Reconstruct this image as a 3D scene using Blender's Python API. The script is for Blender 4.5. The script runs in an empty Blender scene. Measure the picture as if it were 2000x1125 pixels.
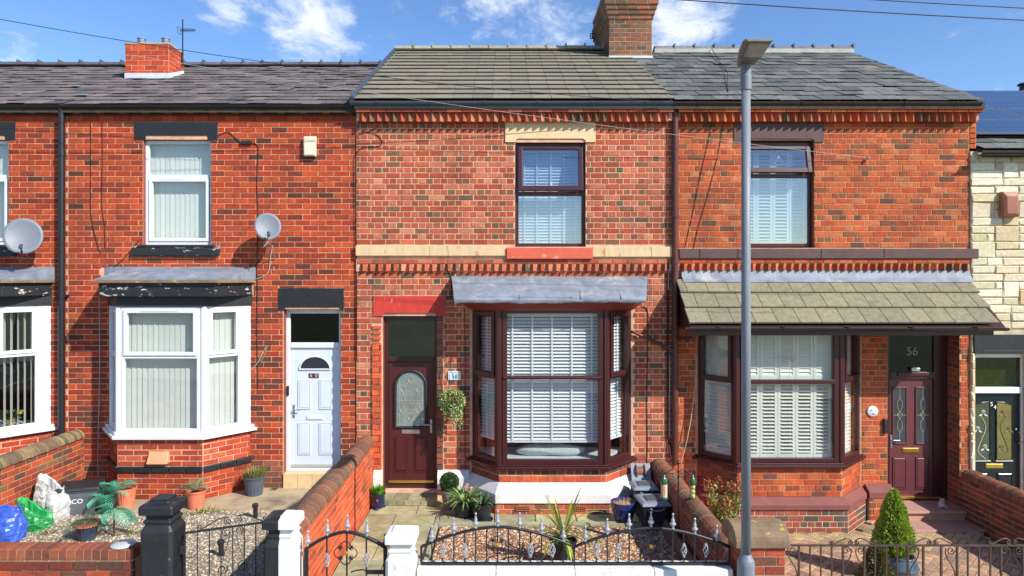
import bpy, math, random
from mathutils import Vector, Matrix
from mathutils import noise as mnoise
scene = bpy.context.scene
col = scene.collection
R = random.Random(7)
PI = math.pi

# ------------------------------------------------------------------ camera, sky, sun, exposure
EYE = 3.63            # eye height above the numbered-58 garden; wall plane of the houses is Y = 0
DIST = 11.2
FPX = 1333.0
K = DIST / FPX
cam_d = bpy.data.cameras.new('Camera'); cam = bpy.data.objects.new('Camera', cam_d); col.objects.link(cam)
cam.location = (0, -DIST, EYE); cam.rotation_euler = (PI/2, 0, 0)
cam_d.sensor_width = 36; cam_d.lens = 24; cam_d.clip_end = 3000
cam_d.shift_x = 0.0075; cam_d.shift_y = -0.00875
scene.camera = cam

SUNV = Vector((1.22, -1.0, 1.25)).normalized()
SUN_EL = math.asin(SUNV.z); SUN_ROT = math.atan2(SUNV.x, SUNV.y)
sun_d = bpy.data.lights.new('sun', 'SUN'); sun_d.energy = 5.0; sun_d.angle = math.radians(0.5); sun_d.color = (1.0, 0.955, 0.89)
sun = bpy.data.objects.new('sun', sun_d); col.objects.link(sun)
sun.rotation_euler = (-SUNV).to_track_quat('-Z', 'Y').to_euler(); sun.location = (20, -20, 30)

scene.view_settings.view_transform = 'Standard'; scene.view_settings.look = 'None'
scene.view_settings.exposure = 0.40; scene.view_settings.gamma = 1.0
scene.view_settings.use_curve_mapping = False

def lin(r, g, b):
    f = lambda c: (c/255/12.92) if c/255 <= 0.04045 else ((c/255+0.055)/1.055)**2.4
    return (f(r), f(g), f(b))

class NT:
    """small node helper"""
    def __init__(s, tree): s.t = tree; s.n = tree.nodes; s.l = tree.links
    def add(s, typ, **kw):
        n = s.n.new(typ)
        for k, v in kw.items(): setattr(n, k, v)
        return n
    def link(s, a, b): s.l.new(a, b)
    def math(s, op, a, b=None, clamp=False):
        n = s.add('ShaderNodeMath', operation=op, use_clamp=clamp)
        for i, v in enumerate((a, b)):
            if v is None: continue
            if isinstance(v, (int, float)): n.inputs[i].default_value = v
            else: s.link(v, n.inputs[i])
        return n.outputs[0]
    def noise(s, vec, scale, detail=4, rough=0.55, dist=0.0):
        n = s.add('ShaderNodeTexNoise'); n.inputs['Scale'].default_value = scale
        n.inputs['Detail'].default_value = detail; n.inputs['Roughness'].default_value = rough; n.inputs['Distortion'].default_value = dist
        if vec is not None: s.link(vec, n.inputs['Vector'])
        return n.outputs['Fac']
    def ramp(s, fac, a, b, lo=0.0, hi=1.0):
        n = s.add('ShaderNodeMapRange', interpolation_type='SMOOTHSTEP'); s.link(fac, n.inputs['Value'])
        n.inputs['From Min'].default_value = a; n.inputs['From Max'].default_value = b
        n.inputs['To Min'].default_value = lo; n.inputs['To Max'].default_value = hi
        return n.outputs['Result']
    def mix(s, fac, a, b, blend='MIX'):
        n = s.add('ShaderNodeMix', data_type='RGBA', blend_type=blend)
        for sock, v in ((n.inputs[0], fac), (n.inputs[6], a), (n.inputs[7], b)):
            if isinstance(v, (int, float)): sock.default_value = v
            elif isinstance(v, tuple): sock.default_value = (*v[:3], 1)
            else: s.link(v, sock)
        return n.outputs[2]

# sky: physical sky with scattered fair-weather clouds all round
world = bpy.data.worlds.new('World'); scene.world = world; world.use_nodes = True
w = NT(world.node_tree); w.n.clear()
sky = w.add('ShaderNodeTexSky'); sky.sky_type = 'NISHITA'; sky.sun_disc = False
sky.sun_elevation = SUN_EL; sky.sun_rotation = SUN_ROT; sky.altitude = 60; sky.air_density = 1.0; sky.dust_density = 0.25; sky.ozone_density = 3.0
tc = w.add('ShaderNodeTexCoord')
hs = w.add('ShaderNodeHueSaturation'); hs.inputs['Hue'].default_value = 0.507; hs.inputs['Saturation'].default_value = 1.16; hs.inputs['Value'].default_value = 1.42
w.link(sky.outputs[0], hs.inputs['Color'])
mp = w.add('ShaderNodeMapping'); mp.inputs['Scale'].default_value = (1, 1, 1.8); w.link(tc.outputs['Generated'], mp.inputs['Vector'])
n1 = w.noise(mp.outputs[0], 5.5, 9, 0.64, 0.9)
n2 = w.noise(mp.outputs[0], 17.0, 8, 0.66, 0.8)
blob = None
def cdir(px, py): return Vector(((px-985)/FPX, 1, (545-py)/FPX)).normalized()
for px, py, r, amp in ((470, 0, .11, .19), (590, 55, .13, .25), (650, 25, .08, .20), (1010, 10, .14, .22), (1060, 60, .10, .25), (960, -20, .12, .22), (1130, 20, .08, .14),
                       (1330, 0, .13, .27), (770, 10, .06, .13), (30, 112, .07, .2), (1820, 140, .16, .05)):
    d = w.add('ShaderNodeVectorMath', operation='DISTANCE'); w.link(tc.outputs['Generated'], d.inputs[0]); d.inputs[1].default_value = cdir(px, py)
    g = w.ramp(d.outputs['Value'], 0.0, r, amp, 0.0)
    blob = g if blob is None else w.math('MAXIMUM', blob, g)
dens = w.math('ADD', w.math('ADD', w.math('MULTIPLY', n1, 0.62), w.math('MULTIPLY', n2, 0.38)), blob)
cl = w.ramp(dens, 0.60, 0.86)
bg = w.add('ShaderNodeBackground'); bg.inputs['Strength'].default_value = 0.105
cc = w.mix(cl, hs.outputs[0], (7.6, 8.0, 8.6))
w.link(cc, bg.inputs['Color'])
wo = w.add('ShaderNodeOutputWorld'); w.link(bg.outputs[0], wo.inputs['Surface'])

# ------------------------------------------------------------------ materials
MATS = {}
def mat(name, c, rough=0.7, var=0.15, vs=6.0, bump=0.0, bs=60.0, metal=0.0, attr=False, c2=None, c2s=3.0, c2t=(0.55, 0.7), spec=0.5, coat=0.0, stretch=None, grime=0.0):
    if name in MATS: return MATS[name]
    m = bpy.data.materials.new(name); m.use_nodes = True
    t = NT(m.node_tree); b = t.n['Principled BSDF']
    geo = t.add('ShaderNodeNewGeometry'); vec = geo.outputs['Position']
    if stretch:
        mpn = t.add('ShaderNodeMapping'); mpn.inputs['Scale'].default_value = stretch; t.link(vec, mpn.inputs['Vector']); vec = mpn.outputs[0]
    if attr:
        a = t.add('ShaderNodeAttribute'); a.attribute_name = 'Col'; base = a.outputs['Color']
    else:
        rg = t.add('ShaderNodeRGB'); rg.outputs[0].default_value = (*c, 1); base = rg.outputs[0]
    if c2 is not None:
        f = t.ramp(t.noise(vec, c2s, 6, 0.65), c2t[0], c2t[1])
        base = t.mix(f, base, c2)
    if var > 0:
        nf = t.ramp(t.noise(vec, vs, 5, 0.6), 0.25, 0.75, 1-var, 1+var)
        cmb = t.add('ShaderNodeCombineColor')
        for i in range(3): t.link(nf, cmb.inputs[i])
        base = t.mix(1.0, base, cmb.outputs[0], 'MULTIPLY')
    if grime > 0:
        gmp = t.add('ShaderNodeMapping'); gmp.inputs['Scale'].default_value = (1.6, 1.6, 0.7); t.link(vec, gmp.inputs['Vector'])
        gf = t.ramp(t.noise(gmp.outputs[0], 1.1, 6, 0.68), 0.40, 0.74, 0.0, grime)
        base = t.mix(gf, base, (0.035, 0.03, 0.027))
    t.link(base, b.inputs['Base Color'])
    b.inputs['Roughness'].default_value = rough; b.inputs['Metallic'].default_value = metal
    b.inputs['Specular IOR Level'].default_value = spec; b.inputs['Coat Weight'].default_value = coat
    if bump > 0:
        bn = t.add('ShaderNodeBump'); bn.inputs['Strength'].default_value = bump; bn.inputs['Distance'].default_value = 0.01
        t.link(t.noise(vec, bs, 4, 0.6), bn.inputs['Height']); t.link(bn.outputs[0], b.inputs['Normal'])
    MATS[name] = m
    return m

def glass_mat(name, tint=(0.975, 0.985, 0.985), boost=0.05):
    m = bpy.data.materials.new(name); m.use_nodes = True; t = NT(m.node_tree); t.n.clear()
    tr = t.add('ShaderNodeBsdfTransparent'); tr.inputs[0].default_value = (*tint, 1)
    gl = t.add('ShaderNodeBsdfGlossy'); gl.inputs['Roughness'].default_value = 0.02
    lw = t.add('ShaderNodeLayerWeight'); lw.inputs['Blend'].default_value = 0.5
    sch = t.math('ADD', t.math('MULTIPLY', t.math('POWER', lw.outputs['Facing'], 5.0), 0.96), 0.04)
    geo = t.add('ShaderNodeNewGeometry')
    bp = t.add('ShaderNodeBump'); bp.inputs['Strength'].default_value = 0.04; bp.inputs['Distance'].default_value = 0.02
    t.link(t.noise(geo.outputs['Position'], 3.0, 2), bp.inputs['Height']); t.link(bp.outputs[0], gl.inputs['Normal'])
    f = t.math('ADD', sch, boost, clamp=True)
    mx = t.add('ShaderNodeMixShader'); t.link(f, mx.inputs[0]); t.link(tr.outputs[0], mx.inputs[1]); t.link(gl.outputs[0], mx.inputs[2])
    o = t.add('ShaderNodeOutputMaterial'); t.link(mx.outputs[0], o.inputs[0])
    return m
GLASS = glass_mat('window_glass')
GLASSU = glass_mat('sky_tinted_glass', (0.88, 0.93, 0.97), 0.17)  # blue tint and extra mirror put the sky's reflection into the pane
GLASS2 = glass_mat('obscure_glass', (0.36, 0.44, 0.42), 0.13)
GLASS3 = glass_mat('patterned_green_glass', (0.5, 0.56, 0.36), 0.05)

def leaf_mat(name, rough=0.5):
    m = bpy.data.materials.new(name); m.use_nodes = True; t = NT(m.node_tree); b = t.n['Principled BSDF']
    a = t.add('ShaderNodeAttribute'); a.attribute_name = 'Col'
    t.link(a.outputs['Color'], b.inputs['Base Color']); b.inputs['Roughness'].default_value = rough
    tl = t.add('ShaderNodeBsdfTranslucent'); t.link(a.outputs['Color'], tl.inputs[0])
    mx = t.add('ShaderNodeMixShader'); mx.inputs[0].default_value = 0.25
    o = t.n['Material Output']; t.link(b.outputs[0], mx.inputs[1]); t.link(tl.outputs[0], mx.inputs[2]); t.link(mx.outputs[0], o.inputs[0])
    return m
LEAF = leaf_mat('leaf')

M_BRICK = mat('brick', (1, 1, 1), 0.88, 0.22, 30, 0.6, 90, attr=True, c2=lin(104, 66, 54), c2s=7.5, c2t=(0.58, 0.82), grime=0.42, spec=0.2)
M_STONE_AT = mat('split_stone', (1, 1, 1), 0.85, 0.16, 20, 0.6, 50, attr=True, spec=0.25)
M_SLATE = mat('slate', (1, 1, 1), 0.74, 0.24, 14, 0.4, 60, attr=True, spec=0.15, c2=lin(112, 110, 88), c2s=8, c2t=(.62, .76))
M_MORT60 = mat('pale_mortar', lin(214, 166, 132), 0.95, 0.2, 9, 0.3, 120, grime=0.34)
M_MORT58 = mat('pink_mortar', lin(212, 174, 144), 0.95, 0.2, 9, 0.3, 120, grime=0.34)
M_MORT56 = mat('buff_mortar', lin(192, 146, 112), 0.95, 0.22, 9, 0.3, 120, grime=0.34)
M_MORTG = mat('garden_mortar', lin(178, 148, 112), 0.95, 0.25, 9, 0.3, 120)
M_BLACK = mat('black_paint', lin(34, 36, 38), 0.5, 0.25, 12, 0.3, 50)
M_BLACKPEEL = mat('peeling_black_paint', lin(32, 35, 38), 0.55, 0.2, 10, 0.3, 50, c2=lin(205, 195, 185), c2s=6, c2t=(0.61, 0.63), stretch=(1, 1, 3))
M_GUTTER = mat('black_plastic', lin(30, 31, 34), 0.4, 0.1, 8)
M_GUTTERG = mat('grey_plastic_gutter', lin(72, 80, 88), 0.35, 0.1, 8)
M_BROWNPIPE = mat('brown_plastic', lin(92, 50, 42), 0.4, 0.15, 8)
M_BROWNGUT = mat('dark_brown_plastic', lin(52, 36, 32), 0.4, 0.15, 8)
M_UPVC = mat('white_upvc', lin(216, 219, 222), 0.35, 0.05, 5, c2=lin(198, 198, 194), c2s=2.5, c2t=(.55, .8))
M_DOORW = mat('white_door', lin(204, 214, 222), 0.35, 0.03, 5)
M_BROWN = mat('rosewood_upvc', lin(66, 30, 30), 0.33, 0.18, 8, 0.1, 40, stretch=(12, 12, 1))
M_BROWND = mat('rosewood_door', lin(76, 30, 30), 0.36, 0.25, 9, 0.25, 40, stretch=(14, 14, 1))
M_DOOR56 = mat('plum_door', lin(100, 52, 54), 0.42, 0.15, 9, 0.15, 40, stretch=(12, 12, 1))
M_DOOR54 = mat('dark_green_door', lin(22, 36, 38), 0.25, 0.1, 6)
M_LEAD = mat('lead_sheet', lin(122, 130, 140), 0.62, 0.25, 5, 0.6, 14, c2=lin(172, 170, 162), c2s=3.0, c2t=(0.54, 0.78), stretch=(1.0, 1.0, 0.5))
M_CREAMST = mat('cream_painted_stone', lin(218, 190, 146), 0.8, 0.08, 4, 0.2, 60, c2=lin(196, 140, 92), c2s=2.2, c2t=(0.6, 0.8))
M_CREAMSTAIN = mat('stained_cream_stone', lin(214, 184, 140), 0.8, 0.1, 4, 0.2, 60, c2=lin(160, 98, 56), c2s=3.0, c2t=(0.56, 0.74), stretch=(3, 1, 0.7))
M_REDPAINT = mat('worn_red_paint', lin(196, 58, 44), 0.7, 0.1, 6, 0.2, 60, c2=lin(214, 140, 112), c2s=7, c2t=(0.6, 0.72), stretch=(3, 3, 1))
M_REDSILL = mat('salmon_red_paint', lin(206, 92, 66), 0.7, 0.1, 6, 0.2, 60, c2=lin(214, 150, 120), c2s=5, c2t=(0.6, 0.75))
M_REDTIMBER = mat('red_timber', lin(132, 52, 46), 0.55, 0.15, 6, 0.15, 60)
M_PURPLE = mat('plum_painted_stone', lin(92, 68, 66), 0.75, 0.15, 6, 0.4, 60)
M_PLINTH56 = mat('plum_painted_plinth', lin(124, 72, 66), 0.7, 0.12, 6, 0.25, 60)
M_WHITEP = mat('white_masonry_paint', lin(220, 218, 211), 0.75, 0.08, 3, 0.4, 40, c2=lin(150, 146, 124), c2s=4, c2t=(0.56, 0.82), stretch=(1.6, 1.6, .8))
M_BLIND = mat('ivory_blind', lin(206, 211, 200), 0.8, 0.04, 4)
M_VENET = mat('white_blind', lin(232, 236, 236), 0.45, 0.03, 4)
M_SHUT = mat('ivory_shutter', lin(226, 230, 214), 0.5, 0.03, 4)
M_INT = mat('interior_plaster', lin(120, 116, 108), 0.9, 0.05, 2)
M_INTD = mat('interior_dark', lin(60, 56, 52), 0.9, 0.05, 2)
M_STEEL = mat('brushed_steel', lin(190, 192, 195), 0.3, 0.05, 8, metal=0.9)
M_BRASS = mat('brass', lin(212, 176, 96), 0.3, 0.1, 8, metal=0.9)
M_IRON = mat('black_iron', lin(30, 31, 33), 0.42, 0.25, 14, 0.2, 60)
M_RUSTIRON = mat('brown_iron', lin(74, 58, 48), 0.55, 0.25, 14, 0.2, 60, c2=lin(96, 56, 36), c2s=8)
M_SILVER = mat('silver_paint', lin(172, 175, 180), 0.35, 0.1, 20, metal=0.4)
M_GOLD = mat('gold_paint', lin(196, 140, 62), 0.4, 0.2, 20, metal=0.5)
M_CONC = mat('weathered_concrete', lin(166, 148, 120), 0.92, 0.22, 3, 0.4, 40, c2=lin(104, 92, 70), c2s=1.4, c2t=(0.5, 0.75))
M_FLAG = mat('mossy_flagstone', (1, 1, 1), 0.9, 0.25, 5, 0.45, 50, attr=True, c2=lin(122, 124, 66), c2s=1.6, c2t=(0.48, 0.75))
M_JOINT = mat('earth_joint', lin(70, 62, 48), 0.95, 0.3, 12, 0.4, 60)
M_REVEAL = mat('reveal_brick', lin(136, 72, 54), 0.9, 0.25, 14, 0.4, 80)
M_GRAVB = mat('gravel_base', lin(128, 116, 96), 0.95, 0.35, 30, 0.8, 70)
M_GRAVP = mat('pink_gravel_base', lin(120, 88, 66), 0.95, 0.4, 30, 0.8, 60)
M_PEB = mat('pebble', (1, 1, 1), 0.8, 0.12, 40, attr=True)
M_PAVER = mat('block_paver', (1, 1, 1), 0.9, 0.25, 12, 0.45, 70, attr=True, c2=lin(112, 100, 66), c2s=1.1, c2t=(0.52, 0.75))
M_ASPH = mat('asphalt', lin(70, 70, 72), 0.92, 0.2, 20, 0.5, 120)
M_PAVE = mat('pavement_flags', lin(140, 136, 128), 0.92, 0.2, 4, 0.4, 60)
M_GRASS = mat('rough_ground', lin(88, 96, 62), 0.95, 0.3, 0.4)
M_TERRA = mat('terracotta', lin(216, 122, 88), 0.8, 0.12, 8, 0.15, 50)
M_POTBLACK = mat('black_plastic_pot', lin(38, 40, 44), 0.42, 0.15, 10)
M_POTGREY = mat('slate_grey_pot', lin(78, 88, 100), 0.5, 0.12, 10)
M_POTNAVY = mat('navy_glaze', lin(22, 30, 62), 0.15, 0.1, 8, coat=0.6)
M_POTBLUE = mat('cobalt_glaze', lin(34, 48, 108), 0.15, 0.15, 8, coat=0.6)
M_GLAZE = mat('blue_grey_glaze', lin(72, 88, 102), 0.15, 0.2, 8, coat=0.6)
M_SOIL = mat('soil', lin(60, 46, 34), 0.95, 0.35, 30, 0.8, 60)
M_STRAW = mat('dry_straw', lin(178, 150, 110), 0.95, 0.4, 40, 0.9, 60)
M_BARK = mat('bark', lin(92, 72, 54), 0.9, 0.3, 20, 0.6, 50)
M_LAMPGREY = mat('grey_lamp_paint', lin(122, 128, 134), 0.5, 0.12, 5, 0.1, 60, c2=lin(96, 98, 98), c2s=2.5, c2t=(.56, .8), stretch=(4, 4, .6))
M_LAMPHEAD = mat('weathered_lamp_casting', lin(112, 110, 102), 0.55, 0.2, 12)
M_LAMPGLASS = mat('lamp_diffuser', lin(150, 150, 136), 0.3, 0.2, 12)
M_DISH = mat('grey_dish', lin(108, 115, 124), 0.5, 0.08, 20)
M_CREAMBOX = mat('cream_plastic', lin(226, 216, 184), 0.45, 0.06, 8)
M_TERRABOX = mat('terracotta_plastic', lin(150, 92, 66), 0.55, 0.1, 8)
M_BUFF = mat('buff_terracotta', lin(206, 156, 112), 0.85, 0.1, 8, 0.2, 60)
M_CREAMTILE = mat('cream_tile', lin(216, 186, 138), 0.5, 0.1, 5)
M_STEP = mat('mossy_step_brick', (1, 1, 1), 0.85, 0.2, 8, 0.3, 60, attr=True)
M_CARPET = mat('speckled_pink_granite', lin(172, 132, 118), 0.85, 0.3, 90, 0.5, 120)
M_TIMBER = mat('weathered_timber', lin(96, 84, 72), 0.85, 0.25, 8, 0.5, 40, stretch=(1, 0.15, 6))
M_SANDST = mat('weathered_sandstone', lin(128, 106, 82), 0.9, 0.25, 6, 0.6, 40, c2=lin(176, 160, 52), c2s=7, c2t=(0.60, 0.65))
M_BINLID = mat('grey_bin_lid', lin(126, 136, 146), 0.5, 0.1, 8)
M_BINBODY = mat('dark_bin', lin(40, 46, 50), 0.5, 0.15, 8)
M_BAGB = mat('blue_bag_plastic', lin(58, 92, 190), 0.35, 0.25, 9, 0.5, 18)
M_BAGG = mat('green_bag_plastic', lin(48, 150, 82), 0.35, 0.3, 9, 0.5, 18)
M_BAGW = mat('white_woven_bag', lin(190, 190, 184), 0.55, 0.1, 9, 0.4, 20)
M_RECYC = mat('grey_recycling_box', lin(92, 96, 102), 0.6, 0.15, 10)
M_WHITETXT = mat('white_lettering', lin(240, 240, 238), 0.5, 0)
M_BLACKTXT = mat('black_lettering', lin(24, 26, 32), 0.5, 0)
M_PLAQUE = mat('pale_slate_plaque', lin(206, 220, 228), 0.4, 0.04, 8)
M_CABLEB = mat('black_cable', lin(30, 26, 26), 0.6, 0)
M_CABLEW = mat('white_cable', lin(168, 164, 158), 0.5, 0)
M_BOTTLE = mat('green_bottle_plastic', lin(44, 92, 58), 0.25, 0.1, 8, coat=0.3)
M_LABELP = mat('printed_bottle_label', lin(214, 186, 150), 0.6, 0.12, 60)
M_FATBALL = mat('fat_ball', lin(190, 186, 110), 0.85, 0.25, 60, 0.6, 80)
M_SOLAR = None
M_CAME = mat('lead_came', lin(198, 186, 150), 0.4, 0.05, 8, metal=0.5)
M_ETCH = mat('etched_white', lin(200, 208, 206), 0.7, 0)
M_AIR = mat('air_brick_shade', lin(34, 22, 18), 0.9, 0)
M_CUSH = mat('grey_knit_cushion', lin(176, 186, 182), 0.9, 0.15, 40, 0.5, 80)
M_FLUE = mat('galvanised_flue', lin(150, 156, 164), 0.4, 0.15, 14, metal=0.6)
M_LIDGREY = mat('pale_glazed_lid', lin(178, 182, 178), 0.4, 0.08, 10)
M_TILE58 = mat('concrete_roof_tile', (1, 1, 1), 0.88, 0.16, 18, 0.35, 70, attr=True, spec=0.2, c2=lin(92, 90, 74), c2s=5, c2t=(.6, .82))

# ------------------------------------------------------------------ geometry helpers
def X(px, Y=0.0): return (px-985)/FPX*(DIST+Y)
def Z(py, Y=0.0): return EYE-(py-545)/FPX*(DIST+Y)
I4 = Matrix.Identity(4)
def facet(ax, ay, bx, by, z=0.0):
    """local u along A->B, local y pointing into the wall, local z up"""
    u = Vector((bx-ax, by-ay, 0)); L = u.length; u.normalize(); yv = Vector((0, 0, 1)).cross(u)
    M = Matrix(((u.x, yv.x, 0, ax), (u.y, yv.y, 0, ay), (0, 0, 1, z), (0, 0, 0, 1)))
    return M, L
def T(x, y, z): return Matrix.Translation((x, y, z))
def RZ(a): return Matrix.Rotation(a, 4, 'Z')
def RX(a): return Matrix.Rotation(a, 4, 'X')
def RY(a): return Matrix.Rotation(a, 4, 'Y')

class MB:
    def __init__(s): s.v = []; s.f = []; s.c = []; s.usecol = False; s.smooth = False
    def add(s, vs, fs, M=None, c=None):
        o = len(s.v)
        for p in vs:
            q = M @ Vector(p) if M is not None else Vector(p)
            s.v.append((q.x, q.y, q.z)); s.c.append(c if c else (1, 1, 1))
        if c: s.usecol = True
        s.f.extend([tuple(i+o for i in f) for f in fs])
        return s
    def box(s, x0, x1, y0, y1, z0, z1, M=None, c=None):
        vs = [(x0, y0, z0), (x1, y0, z0), (x1, y1, z0), (x0, y1, z0), (x0, y0, z1), (x1, y0, z1), (x1, y1, z1), (x0, y1, z1)]
        return s.add(vs, [(0, 3, 2, 1), (4, 5, 6, 7), (0, 1, 5, 4), (1, 2, 6, 5), (2, 3, 7, 6), (3, 0, 4, 7)], M, c)
    def prism(s, pts, y0, y1, M=None, c=None):
        """polygon in (u, v), extruded along local y"""
        n = len(pts); a = sum(pts[i][0]*pts[(i+1) % n][1]-pts[(i+1) % n][0]*pts[i][1] for i in range(n))
        if a < 0: pts = pts[::-1]
        vs = [(u, y0, v) for u, v in pts]+[(u, y1, v) for u, v in pts]
        fs = [tuple(range(n)), tuple(range(2*n-1, n-1, -1))]+[(i, i+n, (i+1) % n+n, (i+1) % n) for i in range(n)]
        return s.add(vs, fs, M, c)
    def slab(s, pts, z0, z1, M=None, c=None):
        """polygon in (x, y), extruded along z"""
        n = len(pts); a = sum(pts[i][0]*pts[(i+1) % n][1]-pts[(i+1) % n][0]*pts[i][1] for i in range(n))
        if a < 0: pts = pts[::-1]
        vs = [(x, y, z0) for x, y in pts]+[(x, y, z1) for x, y in pts]
        fs = [tuple(range(n-1, -1, -1)), tuple(range(n, 2*n))]+[(i, (i+1) % n, (i+1) % n+n, i+n) for i in range(n)]
        return s.add(vs, fs, M, c)
    def loft(s, rings, M=None, c=None, caps=True):
        n = len(rings[0]); vs = [p for r in rings for p in r]; fs = []
        for k in range(len(rings)-1):
            for i in range(n):
                j = (i+1) % n; fs.append((k*n+i, k*n+j, (k+1)*n+j, (k+1)*n+i))
        if caps: fs += [tuple(range(n-1, -1, -1)), tuple(range((len(rings)-1)*n, len(rings)*n))]
        return s.add(vs, fs, M, c)
    def lathe(s, prof, n=16, M=None, c=None, caps=True):
        return s.loft([[(r*math.cos(2*PI*i/n), r*math.sin(2*PI*i/n), z) for i in range(n)] for r, z in prof], M, c, caps)
    def tube(s, path, r, n=6, M=None, c=None, closed=False):
        P = [Vector(p) for p in path]; N = len(P)
        if N < 2: return s
        rings = []; up = None
        for i, p in enumerate(P):
            if closed: d = P[(i+1) % N]-P[i-1]
            else: d = P[min(i+1, N-1)]-P[max(i-1, 0)]
            if d.length < 1e-9: d = Vector((0, 0, 1))
            d.normalize()
            if up is None: up = d.orthogonal().normalized()
            else:
                up = up-d*up.dot(d)
                up = up.normalized() if up.length > 1e-6 else d.orthogonal().normalized()
            sd = d.cross(up); rr = r[i] if isinstance(r, (list, tuple)) else r
            rings.append([tuple(p+up*(math.cos(2*PI*k/n)*rr)+sd*(math.sin(2*PI*k/n)*rr)) for k in range(n)])
        if closed: rings.append(rings[0])
        return s.loft(rings, M, c, not closed)
    def ball(s, p, r, n=10, m=7, M=None, c=None, sq=1.0):
        prof = [(max(1e-4, r*math.sin(PI*k/m)), -r*sq*math.cos(PI*k/m)) for k in range(m+1)]
        return s.lathe(prof, n, (M if M else I4) @ T(*p), c)
    def build(s, name, material, parent=None, bevel=0.0, smooth=None, origin=None):
        xs = [p[0] for p in s.v]; ys = [p[1] for p in s.v]; zs = [p[2] for p in s.v]
        o = Vector(origin) if origin else Vector(((min(xs)+max(xs))/2, (min(ys)+max(ys))/2, min(zs)))
        me = bpy.data.meshes.new(name)
        me.from_pydata([(p[0]-o.x, p[1]-o.y, p[2]-o.z) for p in s.v], [], s.f)
        if s.usecol:
            at = me.color_attributes.new('Col', 'FLOAT_COLOR', 'POINT')
            at.data.foreach_set('color', [q for c in s.c for q in (c[0], c[1], c[2], 1.0)])
        if s.smooth if smooth is None else smooth:
            me.polygons.foreach_set('use_smooth', [True]*len(me.polygons))
        me.materials.append(material)
        ob = bpy.data.objects.new(name, me); col.objects.link(ob)
        WL[ob.name] = o
        if parent is not None:
            ob.parent = parent; ob.location = o-WL[parent.name]
        else: ob.location = o
        if bevel > 0:
            bm = ob.modifiers.new('Bevel', 'BEVEL'); bm.width = bevel; bm.segments = 2; bm.limit_method = 'ANGLE'; bm.angle_limit = 0.6
        return ob
WL = {}
def thing(name, label, cat, loc, group=None):
    o = bpy.data.objects.new(name, None); col.objects.link(o); o.empty_display_size = 0.1
    o.location = loc; WL[o.name] = Vector(loc)
    o['label'] = label; o['category'] = cat
    if group: o['group'] = group
    return o
def tag(o, label, cat, group=None):
    o['label'] = label; o['category'] = cat
    if group: o['group'] = group
    return o
def struct(o): o['kind'] = 'structure'; return o
def stuff(o): o['kind'] = 'stuff'; return o
def link_mesh(name, me, M, parent=None):
    ob = bpy.data.objects.new(name, me); col.objects.link(ob)
    if parent is not None:
        ob.parent = parent; M = Matrix.Translation(-WL[parent.name]) @ M
    ob.matrix_basis = M
    return ob
def jit(c, a=0.08, rng=R):
    k = 1+rng.uniform(-a, a); return tuple(min(1, max(0, x*k*(1+rng.uniform(-a, a)*0.35))) for x in c)

def text_mb(body, size, M, depth=0.003, align='CENTER', sx=1.0):
    cu = bpy.data.curves.new('lettering', 'FONT'); cu.body = body; cu.size = size; cu.extrude = depth; cu.align_x = align; cu.align_y = 'CENTER'
    tmp = bpy.data.objects.new('lettering', cu); col.objects.link(tmp)
    dg = bpy.context.evaluated_depsgraph_get(); dg.update()
    me = bpy.data.meshes.new_from_object(tmp.evaluated_get(dg))
    mb = MB()
    rot = M @ RX(PI/2) @ Matrix.Diagonal((sx, 1, 1, 1))
    mb.add([tuple(v.co) for v in me.vertices], [tuple(p.vertices) for p in me.polygons], rot)
    bpy.data.objects.remove(tmp); bpy.data.curves.remove(cu); bpy.data.meshes.remove(me)
    return mb

# ---- pieces: bricks, slates, pavers ... shared meshes, the largest ones as objects, the rest joined
PCACHE = {}
def brick_geo(w_, h, d, ch=0.003, rough=0.0, rng=None):
    """front at y=0 looking to -y, body to y=d; centred in x and z"""
    a, b = w_/2, h/2
    def q(x, y, z):
        if rough and rng: return (x+rng.uniform(-rough, rough), y+rng.uniform(-rough, rough), z+rng.uniform(-rough, rough))
        return (x, y, z)
    vs = [q(-a+ch, 0, -b+ch), q(a-ch, 0, -b+ch), q(a-ch, 0, b-ch), q(-a+ch, 0, b-ch),
          (-a, ch, -b), (a, ch, -b), (a, ch, b), (-a, ch, b), (-a, d, -b), (a, d, -b), (a, d, b), (-a, d, b)]
    fs = [(0, 1, 2, 3)]+[(4+i, 4+(i+1) % 4, (i+1) % 4, i) for i in range(4)]+[(8+i, 8+(i+1) % 4, 4+(i+1) % 4, 4+i) for i in range(4)]
    return vs, fs
class Pieces:
    def __init__(s): s.p = []
    def add(s, w_, h, d, M, c, score=None, ch=0.003, rough=0.0):
        s.p.append((w_, h, d, M, c, score if score is not None else w_*h, ch, rough))
    def finish(s, name, material, parent, cap=300, restname=None):
        s.p.sort(key=lambda t: -t[5])
        for (w_, h, d, M, c, sc, ch, rough) in s.p[:cap]:
            key = (round(w_, 2), round(h, 3), round(d, 3), tuple(round(x*24) for x in c), material.name, ch, rough)
            me = PCACHE.get(key)
            if me is None:
                vs, fs = brick_geo(max(w_, .02), h, d, ch, rough, random.Random(len(PCACHE)))
                me = bpy.data.meshes.new(name); me.from_pydata(vs, [], fs)
                at = me.color_attributes.new('Col', 'FLOAT_COLOR', 'POINT')
                at.data.foreach_set('color', [q for _ in vs for q in (*c, 1.0)])
                me.materials.append(material); PCACHE[key] = me
            link_mesh(name, me, M, parent)
        rest = s.p[cap:]
        if rest:
            mb = MB(); rr = random.Random(5)
            for (w_, h, d, M, c, sc, ch, rough) in rest:
                vs, fs = brick_geo(max(w_, .02), h, d, ch, rough, rr); mb.add(vs, fs, M, c)
            stuff(mb.build(restname or name, material, parent))

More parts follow.
